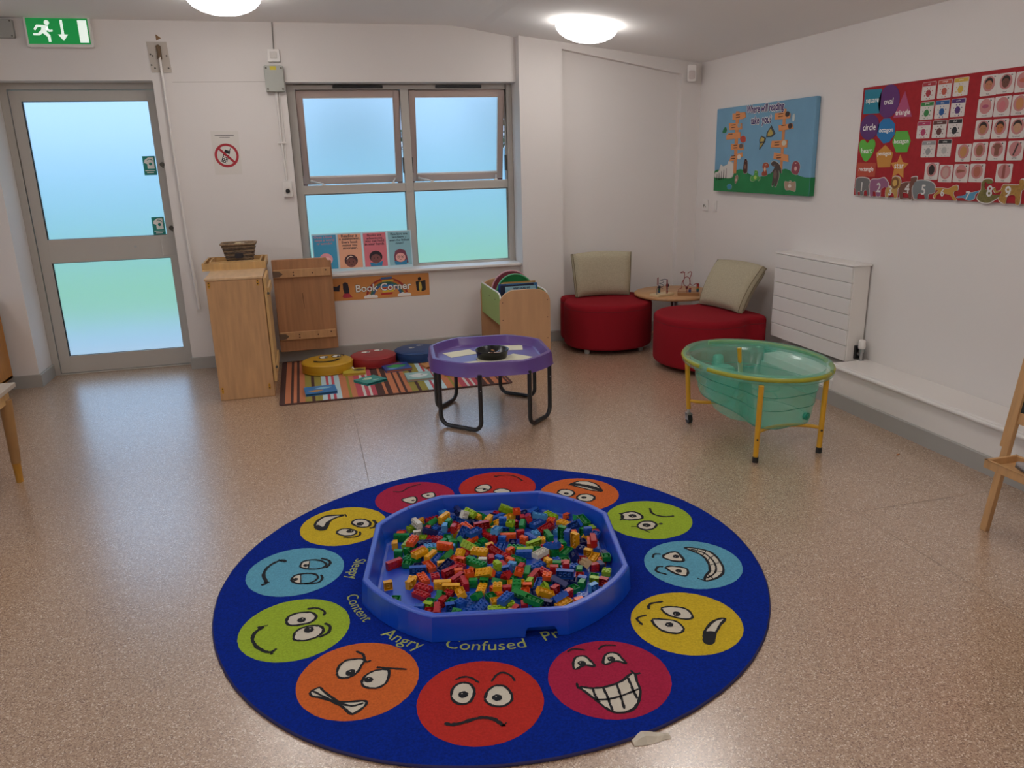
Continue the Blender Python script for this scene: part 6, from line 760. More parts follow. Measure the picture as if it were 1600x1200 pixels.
BK = [(0.262, 5.70, 0.165, 0.15, -4, 'c4ae3c', 'b09030', 'yellow board book with a dark sketch, nearest the yellow cushion', [('5a5030', 0.2, 0.1, 0.28, 0.2)]),
      (0.355, 5.415, 0.175, 0.16, 32, '1f8c84', '145a58', 'teal board book lying at an angle in the middle of the rug', [('b8d0b0', -0.05, 0.15, 0.22, 0.16), ('9fc0b8', 0.1, -0.25, 0.15, 0.08)]),
      (0.005, 5.275, 0.21, 0.175, 4, '2878b4', '143c5c', 'blue board book with an orange shape, nearest the front left corner of the striped rug', [('c88a3a', -0.15, -0.18, 0.22, 0.12), ('8ac0d8', 0.12, 0.15, 0.25, 0.12)]),
      (0.575, 5.72, 0.20, 0.20, 6, '2c4a94', 'a86a48', 'dark blue board book with green and pink drawing, in front of the red cushion', [('3c9c4c', 0.0, 0.0, 0.36, 0.2), ('b84868', 0.05, 0.33, 0.3, 0.06), ('78a8d0', -0.2, -0.3, 0.2, 0.08)]),
      (0.700, 5.40, 0.185, 0.19, 0, '8cb4b0', 'b09480', 'pale blue board book with a white polar bear, left of the purple table', [('d8dcd8', 0, 0, 0.36, 0.25), ('3a3a3a', 0.12, 0.05, 0.06, 0.03)]),
      (0.845, 5.69, 0.15, 0.13, 12, 'c08448', '6c3c24', 'orange board book half hidden behind the purple table', [('c8b04c', 0.1, 0.1, 0.2, 0.15)]),
      (1.005, 5.40, 0.19, 0.18, -28, 'c8a83c', 'a8502c', 'yellow board book seen between the legs of the purple table', [('d0c8b0', 0.0, 0.05, 0.3, 0.2), ('6c8a3c', 0.1, -0.2, 0.15, 0.1)])]
for (x, y, w_, h_, a, c1, c2, lb, art) in BK:
    z0 = RZ + 0.0012; t = thing('board_book', (x, y, z0), lb, 'book', 'board books lying on the striped rug')
    T = Matrix.Translation((x, y, z0)) @ Matrix.Rotation(math.radians(a), 4, 'Z')
    mb = MB(); mb.box((-w_ / 2 + 0.004, -h_ / 2 + 0.002, 0.003), (w_ / 2 - 0.002, h_ / 2 - 0.002, 0.015), 0, T); mb.build('pages', mat('edge_' + c2, c2, 0.7), t)
    mb = MB(); mb.box((-w_ / 2, -h_ / 2, 0.015), (w_ / 2, h_ / 2, 0.018), 0, T); mb.box((-w_ / 2, -h_ / 2, 0), (w_ / 2, h_ / 2, 0.003), 0, T); mb.box((-w_ / 2, -h_ / 2, 0.003), (-w_ / 2 + 0.004, h_ / 2, 0.015), 0, T); cv = mb.build('cover', mat('cover_' + c1, c1, 0.4), t, bevel=0.001)
    for k, (c, u, v_, ra, rb) in enumerate(art):
        mb = MB(); P = [(T @ Vector((u * w_ + ra * w_ * math.cos(b) * (1 + 0.15 * math.sin(5 * b)), v_ * h_ + rb * h_ * math.sin(b) * (1 + 0.15 * math.cos(4 * b)), 0.0184 + 0.0002 * k))) for b in [2 * PI * i / 28 for i in range(28)]]
        mb.poly(P); mb.build('cover_drawing', mat('draw_' + c, c, 0.5), cv)

# book box
t = thing('book_box', (1.53, 5.82, 0), 'pale wooden book box with rounded end panels and a lime green side', 'book box')
def endp(y, x0, x1, hz):
    P = [(x0, 0.0), (x1, 0.0), (x1, hz - 0.10)]
    for k in range(1, 9): a = PI / 2 * k / 8; P.append((x1 - 0.12 + 0.12 * math.cos(a), hz - 0.10 + 0.10 * math.sin(a)))
    for k in range(0, 8): a = PI / 2 * k / 8; P.append((x0 + 0.12 - 0.12 * math.sin(a), hz - 0.10 + 0.10 * math.cos(a)))
    P.append((x0, hz - 0.10)); return [(p[0], y, p[1]) for p in P]
for y in (5.49, 6.13):
    mb = MB(); mb.prism(endp(y, 1.338, 1.728, 0.578), (0, 0.018, 0)); mb.build('end_panel', M_PEACH, t, bevel=0.003)
for x in (1.345, 1.706):
    mb = MB(); mb.prism([(x, 5.508, 0.315), (x, 6.13, 0.315), (x, 6.13, 0.55), (x, 5.60, 0.55), (x, 5.54, 0.54), (x, 5.508, 0.50)], (0.016, 0, 0)); sd = mb.build('side_panel', mat('lime_laminate', '93b05c', 0.45), t, bevel=0.003); lab(sd, 'lime green side panel')
    mb = MB(); mb.tube([(x + 0.008, 6.13, 0.552), (x + 0.008, 5.60, 0.552), (x + 0.008, 5.54, 0.541), (x + 0.008, 5.512, 0.502)], 0.006, 8); mb.build('edge_strip', M_WHITE, sd)
mb = MB(); mb.prism([(1.361, 5.508, 0.32), (1.706, 5.508, 0.32), (1.706, 5.508, 0.332), (1.361, 5.508, 0.332)], (0, 0.622, 0)); mb.build('base_panel', M_PEACH, t)
mb = MB()
for p in ((1.36, 0.49), (1.705, 0.49), (1.36, 0.36), (1.705, 0.36), (1.36, 0.2), (1.705, 0.2)): mb.cyl((p[0], 5.489, p[1]), (p[0], 5.4875, p[1]), 0.004, n=8)
for p in ((5.66, 0.49), (5.85, 0.49)): mb.cyl((1.344, p[0], p[1]), (1.3425, p[0], p[1]), 0.005, n=8)
mb.build('screw_cap', mat('dark_plug', '5c3a28', 0.6), t)
def disc_thing(name, cy, lean, r, col, rim, lb, cx, z0=0.345):
    o = thing(name, (cx, cy, 0.332), lb, 'tray'); T = Matrix.Translation((cx, cy, z0 + r)) @ Matrix.Rotation(math.radians(90 - lean), 4, 'X')
    mb = MB(); mb.lathe([(0.0005, 0.0), (r - 0.02, 0.0), (r - 0.012, 0.004)], n=40, M=T); mb.build('disc', mat('disc_' + col, col, 0.45), o)
    mb = MB(); mb.lathe([(r - 0.012, 0.002), (r - 0.006, 0.014), (r, 0.012), (r, 0.0), (r - 0.006, -0.008), (r - 0.016, -0.002)], n=40, M=T); mb.build('rim', mat('rimc_' + rim, rim, 0.4), o)
disc_thing('round_tray', 5.88, 4, 0.163, '984654', 'c88c9a', 'pink round tray standing behind the green one in the book box', 1.53)
disc_thing('round_tray', 5.80, 4, 0.155, '1c8044', '5cb482', 'green round tray standing in the book box, just behind the books', 1.54)
PB = [(5.74, 'a87c3c', 0.26, 0.266, 0.03, 'ochre picture book, hindmost and tallest of the books in the box'), (5.71, 'b8a068', 0.25, 0.262, 0.0, 'cream picture book second from the back in the book box'),
      (5.67, '20488c', 0.27, 0.262, -0.022, 'royal blue picture book in the middle of the book box'), (5.635, '2c6ca0', 0.24, 0.268, 0.02, 'mid blue picture book behind the dark one in the book box'),
      (5.60, '141c38', 0.26, 0.266, -0.02, 'dark navy picture book just behind the front book'), (5.565, '8cb8c8', 0.235, 0.258, -0.01, 'pale blue picture book at the front of the book box, titled Who...')]
for (y, c, wd, ht, dx, lb) in PB:
    o = thing('picture_book', (1.53 + dx, y, 0.332), lb, 'book', 'picture books in the book box')
    T = Matrix.Translation((1.535 + dx, y, 0.333)) @ Matrix.Rotation(math.radians(-5), 4, 'X') @ Matrix.Rotation(math.radians(random.uniform(-1.5, 1.5)), 4, 'Y')
    mb = MB(); mb.box((-wd / 2 + 0.002, 0.0015, 0.002), (wd / 2 - 0.003, 0.0085, ht - 0.003), 0, T); mb.build('pages', M_PAPER, o)
    mb = MB(); mb.box((-wd / 2, 0, 0), (wd / 2, 0.0015, ht), 0, T); mb.box((-wd / 2, 0.0085, 0), (wd / 2, 0.01, ht), 0, T); cv = mb.build('cover', mat('pb_' + c, c, 0.4), o)
    if c == '8cb8c8':
        mb = MB(); put_text(mb, 'WHO DOES GO', (1.545 + dx, y + 0.0205, 0.333 + 0.243), BX, Vector((0, 0.087, 1)), BN, width=0.13, bold=0.001); mb.build('title', mat('navy_ink', '20304c', 0.6), cv)
        mb = MB(); mb.poly([T @ Vector((-0.07 + 0.028 * math.cos(a), -0.0004, ht - 0.05 + 0.03 * math.sin(a))) for a in [2 * PI * i / 20 for i in range(20)]]); mb.build('cover_drawing', mat('pale_figure', 'c8ccc4', 0.6), cv)
    elif c in ('20488c', 'a87c3c'):
        mb = MB(); mb.poly([T @ Vector(p) for p in ((0.02, -0.0004, ht - 0.02), (0.10, -0.0004, ht - 0.02), (0.10, -0.0004, ht - 0.012), (0.02, -0.0004, ht - 0.012))]); mb.build('title', mat('orange_ink', 'c0643c' if c == 'a87c3c' else '5c9cc8', 0.6), cv)
# ------------------------------------------------------------------ mixing trays (octagon with bowed corners)
def tray_outline(h, a, bow, n=8, corner=0.0):
    """closed outline: straight sides at +-h of half length a, bowed corner sides"""
    out = []
    for k in range(4):
        R = Matrix.Rotation(-PI / 2 * k, 2)
        p0 = Vector((-a, h)); p1 = Vector((a, h)); p2 = Vector((h, a))
        out.append(R @ p0); m = (p1 + p2) / 2; d = (p2 - p1); nn = Vector((d.y, -d.x)).normalized()
        if nn.dot(m) < 0: nn = -nn
        for i in range(n):
            t = i / n; out.append(R @ (p1 + d * t + nn * bow * 4 * t * (1 - t)))
    return out
def tray_mesh(mb, T, h, a, bow, ht, rim, wall_in, m=0, notch=None, lip=0.004):
    def ring(k, z, extra=0): return [T @ Vector((p.x * k, p.y * k, z)) for p in tray_outline(h, a, bow)]
    ko = 1.0; ki = (h - rim) / h; kf = (h - rim - wall_in) / h
    rings = [ring(ko - 0.002, lip), ring(ko, lip), ring(ko - 0.012, ht - 0.012), ring(ko - 0.018, ht - 0.002), ring(ko - 0.026, ht), ring(ki + 0.012, ht), ring(ki, ht - 0.004), ring(kf + 0.01, 0.022), ring(kf, 0.014), ring(kf * 0.96, 0.012), ring(0.3, 0.012)]
    mb.loft(rings, m, False, None, (False, True))
# ---- purple tray table
PT = thing('tray_table', (1.01, 4.46, 0), 'purple mixing-tray table on black tubular legs in front of the book corner', 'table')
T = Matrix.Translation((1.015, 4.475, 0.335)) @ Matrix.Rotation(math.radians(-6), 4, 'Z')
M_PUR = mat('purple_plastic', '5e4088', 0.33)
mb = MB(); h, a, bow = 0.362, 0.165, 0.02
def rng(k, z): return [T @ Vector((p.x * k, p.y * k, z)) for p in tray_outline(h, a, bow)]
mb.loft([rng(1.0, -0.008), rng(1.012, -0.006), rng(1.0, 0.0), rng(0.985, 0.055), rng(0.97, 0.07), rng(0.945, 0.074), rng(0.915, 0.072), rng(0.90, 0.064), rng(0.855, 0.03), rng(0.84, 0.024), rng(0.82, 0.022), rng(0.3, 0.022)], 0, False, None, (False, True))
mb.loft([rng(0.985, 0.001), rng(0.82, 0.014), rng(0.3, 0.014)], 0, False, None, (False, True))
mb.sm = [True] * len(mb.sm); tr = mb.build('tray_top', M_PUR, PT); md = tr.modifiers.new('edges', 'EDGE_SPLIT'); md.split_angle = math.radians(35)
M_LEG = mat('black_tube', '111113', 0.35, spec=0.6)
def uleg(p, q, top):
    p = Vector(p); q = Vector(q); d = (q - p).normalized(); r = 0.055; z0 = 0.014; P = [Vector((p.x, p.y, top))]
    for k in range(7):
        a_ = PI / 2 * k / 6; P.append(Vector((p.x, p.y, 0)) + d * (r - r * math.cos(a_)) + Vector((0, 0, z0 + r - r * math.sin(a_))))
    for k in range(7):
        a_ = PI / 2 * k / 6; P.append(Vector((q.x, q.y, 0)) - d * (r - r * math.sin(a_)) + Vector((0, 0, z0 + r - r * math.cos(a_))))
    P.append(Vector((q.x, q.y, top))); return P
for p, q in (((0.675, 4.31, 0), (0.872, 4.105, 0)), ((1.165, 4.115, 0), (1.335, 4.275, 0)), ((0.70, 4.605, 0), (0.862, 4.80, 0)), ((1.165, 4.83, 0), (1.35, 4.65, 0))):
    mb = MB(); P = uleg(p, q, 0.345); mb.tube(P, 0.0125, 12)
    lg = mb.build('leg', M_LEG, PT)
    mb = MB(); d = (Vector(q) - Vector(p)).normalized()
    for k in (0.3, 0.7):
        c = Vector(p) + (Vector(q) - Vector(p)) * k; mb.tube([c - d * 0.012 + Vector((0, 0, 0.010)), c + d * 0.012 + Vector((0, 0, 0.010))], 0.010, 8)
    mb.build('rubber_foot', M_BLACK, lg)
    mb = MB(); c = Vector(q) + Vector((0, -0.0125, 0.255)); mb.cyl(c, c + Vector((0, -0.002, 0)), 0.003, n=8); mb.build('rivet', M_METAL, lg)
zt = 0.3575
for i, (x, y, a_, lb) in enumerate(((0.862, 4.60, 14, 'sheet of cream paper at the back left of the purple table'), (1.175, 4.64, -14, 'sheet of cream paper at the back right of the purple table'), (0.925, 4.315, 8, 'sheet of cream paper along the front left edge of the purple table'), (1.17, 4.36, -52, 'sheet of cream paper at the front right of the purple table'), (1.02, 4.38, 4, 'sheet of cream paper directly under the black bowl on the purple table'))):
    T2 = Matrix.Translation((x, y, zt + 0.0012 * (i > 1) + 0.0012 * (i == 4))) @ Matrix.Rotation(math.radians(a_), 4, 'Z')
    mb = MB(); mb.box((-0.093, -0.066, 0), (0.093, 0.066, 0.0008), 0, T2); tag(mb.build('paper_sheet', mat('cream_paper', 'ddd8bc', 0.75)), lb, 'paper', 'paper sheets on the purple table')
bz = 0.3612; bc = (1.022, 4.425, 0)
bowl = thing('crayon_bowl', (bc[0], bc[1], bz), 'round black bowl of crayons in the middle of the purple table', 'bowl')
mb = MB(); mb.lathe([(0.0005, bz), (0.088, bz), (0.098, bz + 0.045), (0.103, bz + 0.048), (0.101, bz + 0.051), (0.095, bz + 0.048), (0.084, bz + 0.006), (0.0005, bz + 0.004)], bc, 48); mb.build('bowl', mat('black_gloss_plastic', '0e0e10', 0.25), bowl)
CC = [('4a6ca0', 'blue'), ('b8b4ac', 'pale grey'), ('8c5a3c', 'brown'), ('3f8050', 'green'), ('a04848', 'red'), ('c8a89c', 'pale pink'), ('3c3c44', 'dark grey'), ('9c9448', 'olive'), ('7088a8', 'steel blue'), ('d8d4c8', 'white'), ('5c4a80', 'violet'), ('b07840', 'orange'), ('50505c', 'slate'), ('84a488', 'sage')]
for i, (c, nm) in enumerate(CC):
    a_ = i * 2.4; r = 0.018 + 0.0032 * i; x = bc[0] + r * math.cos(a_); y = bc[1] + r * math.sin(a_); z = bz + 0.012 + 0.0085 * (i % 3); b_ = 1.3 * i
    d = Vector((math.cos(b_), math.sin(b_), 0.1 * math.sin(i))) * 0.021
    mb = MB(); p = Vector((x, y, z)); mb.tube([p - d, p + d * 0.75, p + d], [0.0045, 0.0045, 0.0015], 8); tag(mb.build('crayon', mat('crayon_' + c, c, 0.6)), '%s crayon lying in the black bowl' % nm, 'crayon', 'crayons in the black bowl')

# ---- red pouffe chairs, cushions, small round table
M_RED = mat('red_wool_fabric', '8a1420', 0.95, spec=0.2, bump=(400, 0.35))
M_BEIGE = mat('beige_wool_fabric', 'b0a68e', 0.95, spec=0.2, bump=(300, 0.4), noise=(120, 0.10))
PO_ = [(0, -.375), (-.2, -.325), (-.325, -.19), (-.355, -.02), (-.315, .105), (-.335, .19), (-.31, .26), (-.17, .285), (0, .29), (.17, .285), (.31, .26), (.335, .19), (.315, .105), (.355, -.02), (.325, -.19), (.2, -.325)]
def pouffe(x, y, rot, lb, sc=1.0):
    t = thing('pouffe_chair', (x, y, 0), lb, 'chair', 'red pouffe chairs')
    T = Matrix.Translation((x, y, 0)) @ Matrix.Rotation(rot, 4, 'Z')
    out = [(v.x * sc, v.y * sc) for v in catmull([Vector(p) for p in PO_], 6, True)]
    mb = MB(); rounded_block(mb, out, 0.035, 0.392, 0.030, 0, T, bulge=0.004); mb.build('seat', M_RED, t)
    mb = MB(); mb.tube([T @ Vector((p[0] * 0.995, p[1] * 0.995, 0.345)) for p in out], 0.0030, 6, closed=True); mb.build('seam', mat('red_seam', '6a0c16', 0.9), t)
    for fx, fy in ((-0.22, -0.24), (0.22, -0.24), (-0.22, 0.2), (0.22, 0.2)):
        mb = MB(); mb.cyl(T @ Vector((fx * sc, fy * sc, 0.0)), T @ Vector((fx * sc, fy * sc, 0.036)), 0.020, 0.024); mb.build('foot', M_GREY, t)
    return t
pouffe(2.335, 5.895, math.radians(-6), 'red curved pouffe chair facing forward in the alcove, left of the round table')
pouffe(2.80, 5.06, math.radians(-80), 'red curved pouffe chair nearest the radiator, turned towards the left', 1.02)
def back_cushion(T, lb, lean, w_=0.51, h_=0.355, th=0.12, curl=0.04, wrap=0.05):
    """curved pad: bows round the sitter (wrap), curls back towards the top (lean, curl), edges pillowed"""
    nu, nv = 20, 14; front = []; back = []
    def spine(u, v):      # centre surface
        return Vector((u * w_ / 2 * (0.90 + 0.10 * v), lean * v + curl * v * v - wrap * u * u, 0.006 + h_ * v * (1 - 0.03 * u * u)))
    for j in range(nv + 1):
        v = j / nv; rf = []; rb = []
        for i in range(nu + 1):
            u = -1 + 2 * i / nu; ed = (max(0.0, 1 - abs(u) ** 5) ** 0.5) * (max(0.0, 1 - abs(2 * v - 1) ** 6) ** 0.5); t2 = th * (0.12 + 0.38 * ed)
            c = spine(u, v); nn = Vector((0.35 * u * (1 if wrap else 0), 1, -(lean + 2 * curl * v) / h_ * 0.8)).normalized()
            rf.append(T @ (c - nn * t2)); rb.append(T @ (c + nn * t2))
        front.append(rf); back.append(rb)
    rings = [f + b_[::-1] for f, b_ in zip(front, back)]
    mb = MB(); mb.loft(rings, 0, True); t = thing('back_cushion', T.translation, lb, 'cushion', 'beige back cushions on the red chairs')
    mb.build('pad', M_BEIGE, t)
    for i in (0, nu):
        mb = MB(); loop = [front[j][i] for j in range(nv + 1)] + [back[j][i] for j in range(nv, -1, -1)]
        mb.tube(loop, 0.0030, 6, closed=True); mb.build('piping', mat('dark_beige_piping', '7c7056', 0.9), t)
back_cushion(Matrix.Translation((2.345, 6.03, 0.394)) @ Matrix.Rotation(math.radians(-6), 4, 'Z'), 'beige back cushion standing upright on the left red chair', 0.02, 0.50, 0.355, 0.13, 0.03, 0.05)
back_cushion(Matrix.Translation((2.96, 5.13, 0.394)) @ Matrix.Rotation(math.radians(-80), 4, 'Z'), 'beige back cushion leaning back on the red chair nearest the radiator', 0.07, 0.50, 0.325, 0.14, 0.11, 0.03)
t = thing('side_table', (2.88, 5.76, 0), 'small round beech side table between the two red chairs', 'table')
mb = MB(); mb.lathe([(0.0005, 0.405), (0.32, 0.405), (0.328, 0.411), (0.328, 0.424), (0.322, 0.43), (0.0005, 0.43)], (2.88, 5.76, 0), 64); mb.build('table_top', mat('beech_table_top', 'b88a5e', 0.45, noise=(5, 0.1, (1, 8, 1))), t)
mb = MB(); mb.cyl((2.90, 5.80, 0.02), (2.90, 5.80, 0.405), 0.03); mb.build('pole', M_METAL, t)
mb = MB(); mb.lathe([(0.0005, 0.0), (0.14, 0.0), (0.14, 0.008), (0.04, 0.02), (0.0005, 0.022)], (2.90, 5.80, 0), 40); mb.build('base', M_METAL, t)
def beads(mb_list, t):
    for (p, r, h, c) in mb_list:
        mb = MB(); mb.lathe([(0.0005, -h / 2), (r * 0.8, -h / 2), (r, -h / 4), (r, h / 4), (r * 0.8, h / 2), (0.0005, h / 2)], p, 14); mb.build('bead', mat('bead_' + c, c, 0.4), t)
t = thing('bead_maze', (2.70, 5.64, 0.43), 'wire bead maze on a pale wooden base, left one on the round table', 'toy', 'bead mazes')
T = Matrix.Translation((2.705, 5.64, 0.4305)) @ Matrix.Rotation(math.radians(20), 4, 'Z')
mb = MB(); mb.box((-0.085, -0.05, 0), (0.085, 0.05, 0.018), 0, T); mb.build('base', mat('pale_pine', 'd0b890', 0.5), t, bevel=0.002)
q = lambda *P: [T @ Vector(p) for p in P]
mb = MB(); mb.tube(q((-0.075, -0.02, 0.018), (-0.075, -0.02, 0.06), (-0.06, -0.015, 0.075), (-0.03, 0, 0.08), (-0.02, 0.01, 0.02)), 0.0022, 6); mb.tube(catmull(q((0.0, 0.02, 0.12), (0.03, 0.01, 0.125), (0.06, 0.01, 0.12), (0.072, 0.01, 0.10), (0.073, 0.01, 0.02)), 5), 0.0022, 6)
sp_ = [Vector((-0.005 + 0.018 * math.cos(a_), 0.0 + 0.018 * math.sin(a_), 0.055 + 0.0075 * a_ / 1.6)) for a_ in [i * 0.5 for i in range(30)]]; mb.tube(q(*sp_), 0.0018, 6); mb.build('dark_wire', mat('blue_black_wire', '1e2a44', 0.4), t)
mb = MB(); mb.tube(q((-0.03, 0.02, 0.08), (-0.03, 0.02, 0.14), (-0.022, 0.02, 0.145), (-0.018, 0.02, 0.02)), 0.0024, 6); mb.tube(q((0.012, -0.04, 0.018), (0.018, -0.035, 0.13), (0.026, -0.035, 0.13), (0.028, -0.04, 0.018)), 0.0024, 6); mb.build('red_wire', mat('dark_red_wire', '8c2024', 0.4), t)
beads([(T @ Vector((-0.028, 0.0, 0.07)), 0.011, 0.02, '20242c'), (T @ Vector((-0.024, 0.005, 0.05)), 0.010, 0.016, '2c5a3c'), (T @ Vector((-0.022, 0.008, 0.032)), 0.010, 0.016, '304a6a'), (T @ Vector((0.073, 0.01, 0.072)), 0.012, 0.022, '1e222c'), (T @ Vector((0.073, 0.01, 0.05)), 0.010, 0.014, 'b0ac98'), (T @ Vector((0.073, 0.01, 0.033)), 0.010, 0.014, 'c4c8b0')], t)
t = thing('bead_maze', (2.91, 5.57, 0.43), 'animal-shaped red wire bead maze on a brown wooden base, right one on the round table', 'toy', 'bead mazes')
T = Matrix.Translation((2.91, 5.585, 0.4305)) @ Matrix.Rotation(math.radians(-25), 4, 'Z'); q = lambda *P: [T @ Vector(p) for p in P]
mb = MB(); mb.box((-0.085, -0.045, 0), (0.085, 0.045, 0.022), 0, T); mb.build('base', mat('oiled_brown_wood', '9a6a40', 0.5), t, bevel=0.002)
mb = MB(); mb.tube(catmull(q((-0.075, 0, 0.022), (-0.075, 0, 0.045), (-0.055, 0, 0.055), (-0.05, 0, 0.10), (-0.035, 0, 0.13), (-0.035, 0, 0.17), (-0.045, 0, 0.185), (-0.065, 0, 0.175), (-0.03, 0, 0.178)), 4), 0.0028, 6)
mb.tube([T @ Vector((-0.015 + 0.026 * math.cos(a_), 0.0, 0.105 + 0.038 * math.sin(a_))) for a_ in [2 * PI * i / 24 for i in range(24)]], 0.0028, 6, closed=True)
mb.tube(catmull(q((-0.01, 0, 0.17), (0.01, 0, 0.185), (0.02, 0, 0.17), (0.008, 0, 0.13), (0.012, 0, 0.09), (0.03, 0, 0.075), (0.055, 0, 0.088), (0.07, 0, 0.085), (0.072, 0, 0.022)), 4), 0.0028, 6); mb.tube(q((-0.015, 0, 0.067), (-0.012, -0.01, 0.022)), 0.0026, 6)
mb.build('red_wire', mat('dark_red_wire', '8c2024', 0.4), t)
beads([(T @ Vector((-0.013, -0.006, 0.058)), 0.010, 0.016, '6c1c20'), (T @ Vector((0.01, -0.02, 0.035)), 0.011, 0.02, '243a6c'), (T @ Vector((0.012, -0.02, 0.052)), 0.010, 0.012, '9c2c28')] + [(T @ Vector((0.072, 0, 0.032 + 0.013 * k)), 0.011, 0.0125, c) for k, c in enumerate(['1e3c6c', '2c6c4c', 'c8742c', 'a02c28', '8c2020'])], t)

# ---- water tray table
WT = thing('water_table', (2.27, 3.60, 0), 'green translucent oval water tray on a yellow tubular stand with castors', 'table')
M_TUB = mat('translucent_green_plastic', '5cc4a8', 0.15, alpha=0.50, spec=0.6)
M_RIM = mat('translucent_green_rim', '7cc4a4', 0.2, alpha=0.42, spec=0.6)
M_YEL = mat('yellow_tube', 'd09a20', 0.35); M_LIME = mat('olive_yellow_tube', '9c9a24', 0.35)
ax, ay, tw = 0.352, 0.447, math.radians(6.5); wc = Vector((2.288, 3.602, 0))
def el(a_, b_, th, z, fn=None):
    x = a_ * math.cos(th); y = b_ * math.sin(th)
    if fn: k = fn(th); x *= k; y *= k
    c, s = math.cos(tw), math.sin(tw); return wc + Vector((x * c - y * s, x * s + y * c, z))
TH = [2 * PI * i / 96 for i in range(96)]
def dip(th, c, w_): 
    d = (math.degrees(th) - c + 180) % 360 - 180; return math.exp(-(d / w_) ** 2)
def sm_(th):          # 1 on the shallow basin at the far left, 0 on the deep basin
    d = (math.degrees(th) - 152 + 180) % 360 - 180; return 1 / (1 + math.exp((abs(d) - 56) / 5))
NOTCH = lambda th: 1.0 * dip(th, 214, 10) + 1.0 * dip(th, 88, 12) + 0.55 * dip(th, 272, 20) + 0.6 * dip(th, 20, 22)
def lob(amt): return lambda th: 1 - amt * NOTCH(th)
def wall_ring(i_, z, am):
    out = []
    for t_ in TH:
        q_ = el(ax - i_, ay - i_, t_, z, lob(am)); q_.z = 0.444 - (0.444 - z) * (1 - 0.26 * sm_(t_)); out.append(q_)
    return out
mb = MB()
mb.loft([[el(ax - 0.016, ay - 0.016, t_, 0.405) for t_ in TH], [el(ax, ay, t_, 0.405) for t_ in TH], [el(ax + 0.004, ay + 0.004, t_, 0.43) for t_ in TH], [el(ax - 0.004, ay - 0.004, t_, 0.449) for t_ in TH], [el(ax - 0.02, ay - 0.02, t_, 0.452) for t_ in TH], [el(ax - 0.036, ay - 0.036, t_, 0.444) for t_ in TH]], 0, True, None, (False, False))
mb.build('rim', M_RIM, WT)
mb = MB(); prof = [(0.036, 0.444, 0), (0.040, 0.415, 0.0), (0.044, 0.405, 0.02), (0.060, 0.398, 0.05), (0.064, 0.385, 0.10), (0.068, 0.325, 0.13), (0.073, 0.317, 0.145), (0.078, 0.250, 0.16), (0.084, 0.242, 0.175), (0.092, 0.175, 0.19), (0.104, 0.145, 0.20), (0.13, 0.134, 0.20), (0.24, 0.132, 0.2)]
mb.loft([wall_ring(i_, z, am) for i_, z, am in prof], 0, True, None, (False, True)); mb.build('tub', M_TUB, WT)
for nmz, i_, z, am in (('u', 0.0702, 0.320, 0.1375), ('l', 0.0808, 0.246, 0.168), ('b', 0.104, 0.1445, 0.20)):  # darker green tubes paint in the dark lines of the moulded grooves
    mb = MB(); mb.tube([p for p in wall_ring(i_ - 0.001, z, am)], 0.0016, 6, closed=True); mb.build('groove_dark_line', mat('groove_dark_green', '2c7c68', 0.3), WT)
# hump between the two basins, with two scooped channels
mb = MB(); A = el(ax - 0.11, ay - 0.11, math.radians(214), 0); B = el(ax - 0.11, ay - 0.11, math.radians(88), 0); dv = (B - A); nv = Vector((-dv.y, dv.x, 0)).normalized(); rows_ = []
for i in range(21):
    u = i / 20; c = A + dv * u + nv * (0.035 * math.sin(PI * u)); top = 0.385 - 0.10 * math.exp(-((u - 0.36) / 0.10) ** 2) - 0.13 * math.exp(-((u - 0.72) / 0.11) ** 2); w_ = 0.030 + 0.012 * math.sin(2 * PI * u)
    rows_.append([c - nv * (w_ + 0.035) + Vector((0, 0, 0.15)), c - nv * (w_ + 0.012) + Vector((0, 0, top * 0.75)), c - nv * w_ + Vector((0, 0, top - 0.012)), c - nv * (w_ - 0.012) + Vector((0, 0, top)), c + nv * (w_ - 0.012) + Vector((0, 0, top)), c + nv * w_ + Vector((0, 0, top - 0.012)), c + nv * (w_ + 0.012) + Vector((0, 0, top * 0.75)), c + nv * (w_ + 0.035) + Vector((0, 0, 0.18))])
mb.loft(rows_, 0, True, None, (True, True), closed=False); mb.build('dividing_hump', M_TUB, WT)
mb = MB()
for hgt, dx in ((0.33, 0.0), (0.28, 0.01), (0.23, 0.02)):
    mb.tube([wc + Vector((0.05 + (0.085 - dx) * math.cos(a_), -0.02 - 0.10 * math.sin(a_) , hgt)) for a_ in [PI * i / 14 for i in range(15)]], 0.004, 6)
mb.build('moulded_steps', M_TUB, WT)
mb = MB(); c = wc + Vector((-0.125, 0.13, 0)); mb.loft([[c + Vector((p[0] * k, p[1] * k, z)) for p in rrect(-0.065, -0.045, 0.065, 0.045, 0.02)] for k, z in ((1.15, 0.22), (1.0, 0.36), (0.92, 0.37))], 0, False, None, (False, True)); mb.build('moulded_platform', M_TUB, WT)
mb = MB(); p = el(ax - 0.085, ay - 0.085, math.radians(288), 0.2, lob(0.18)); d = (p - wc); d.z = 0; d.normalize(); p = Vector((p.x, p.y, 0.195)) - d * 0.005; mb.cyl(p, p + d * 0.016, 0.020, n=24); mb.cyl(p + d * 0.016, p + d * 0.022, 0.012, n=16); mb.build('drain_plug', mat('plug_green', '2c8c74', 0.3), WT)
for a0, a1 in ((math.radians(-172), math.radians(-66)), (math.radians(-60), math.radians(-36)), (math.radians(-25), math.radians(88)), (math.radians(120), math.radians(180))):
    mb = MB(); mb.tube([el(ax - 0.006, ay - 0.006, a0 + (a1 - a0) * i / 24, 0.430) for i in range(25)], 0.0125, 10); mb.build('frame_tube', M_LIME, WT)
LG = [((2.093, 3.235), (2.092, 3.222), 0), ((2.472, 3.25), (2.478, 3.245), 0), ((2.062, 3.90), (2.03, 3.88), 1), ((2.425, 3.925), (2.40, 3.95), 1)]
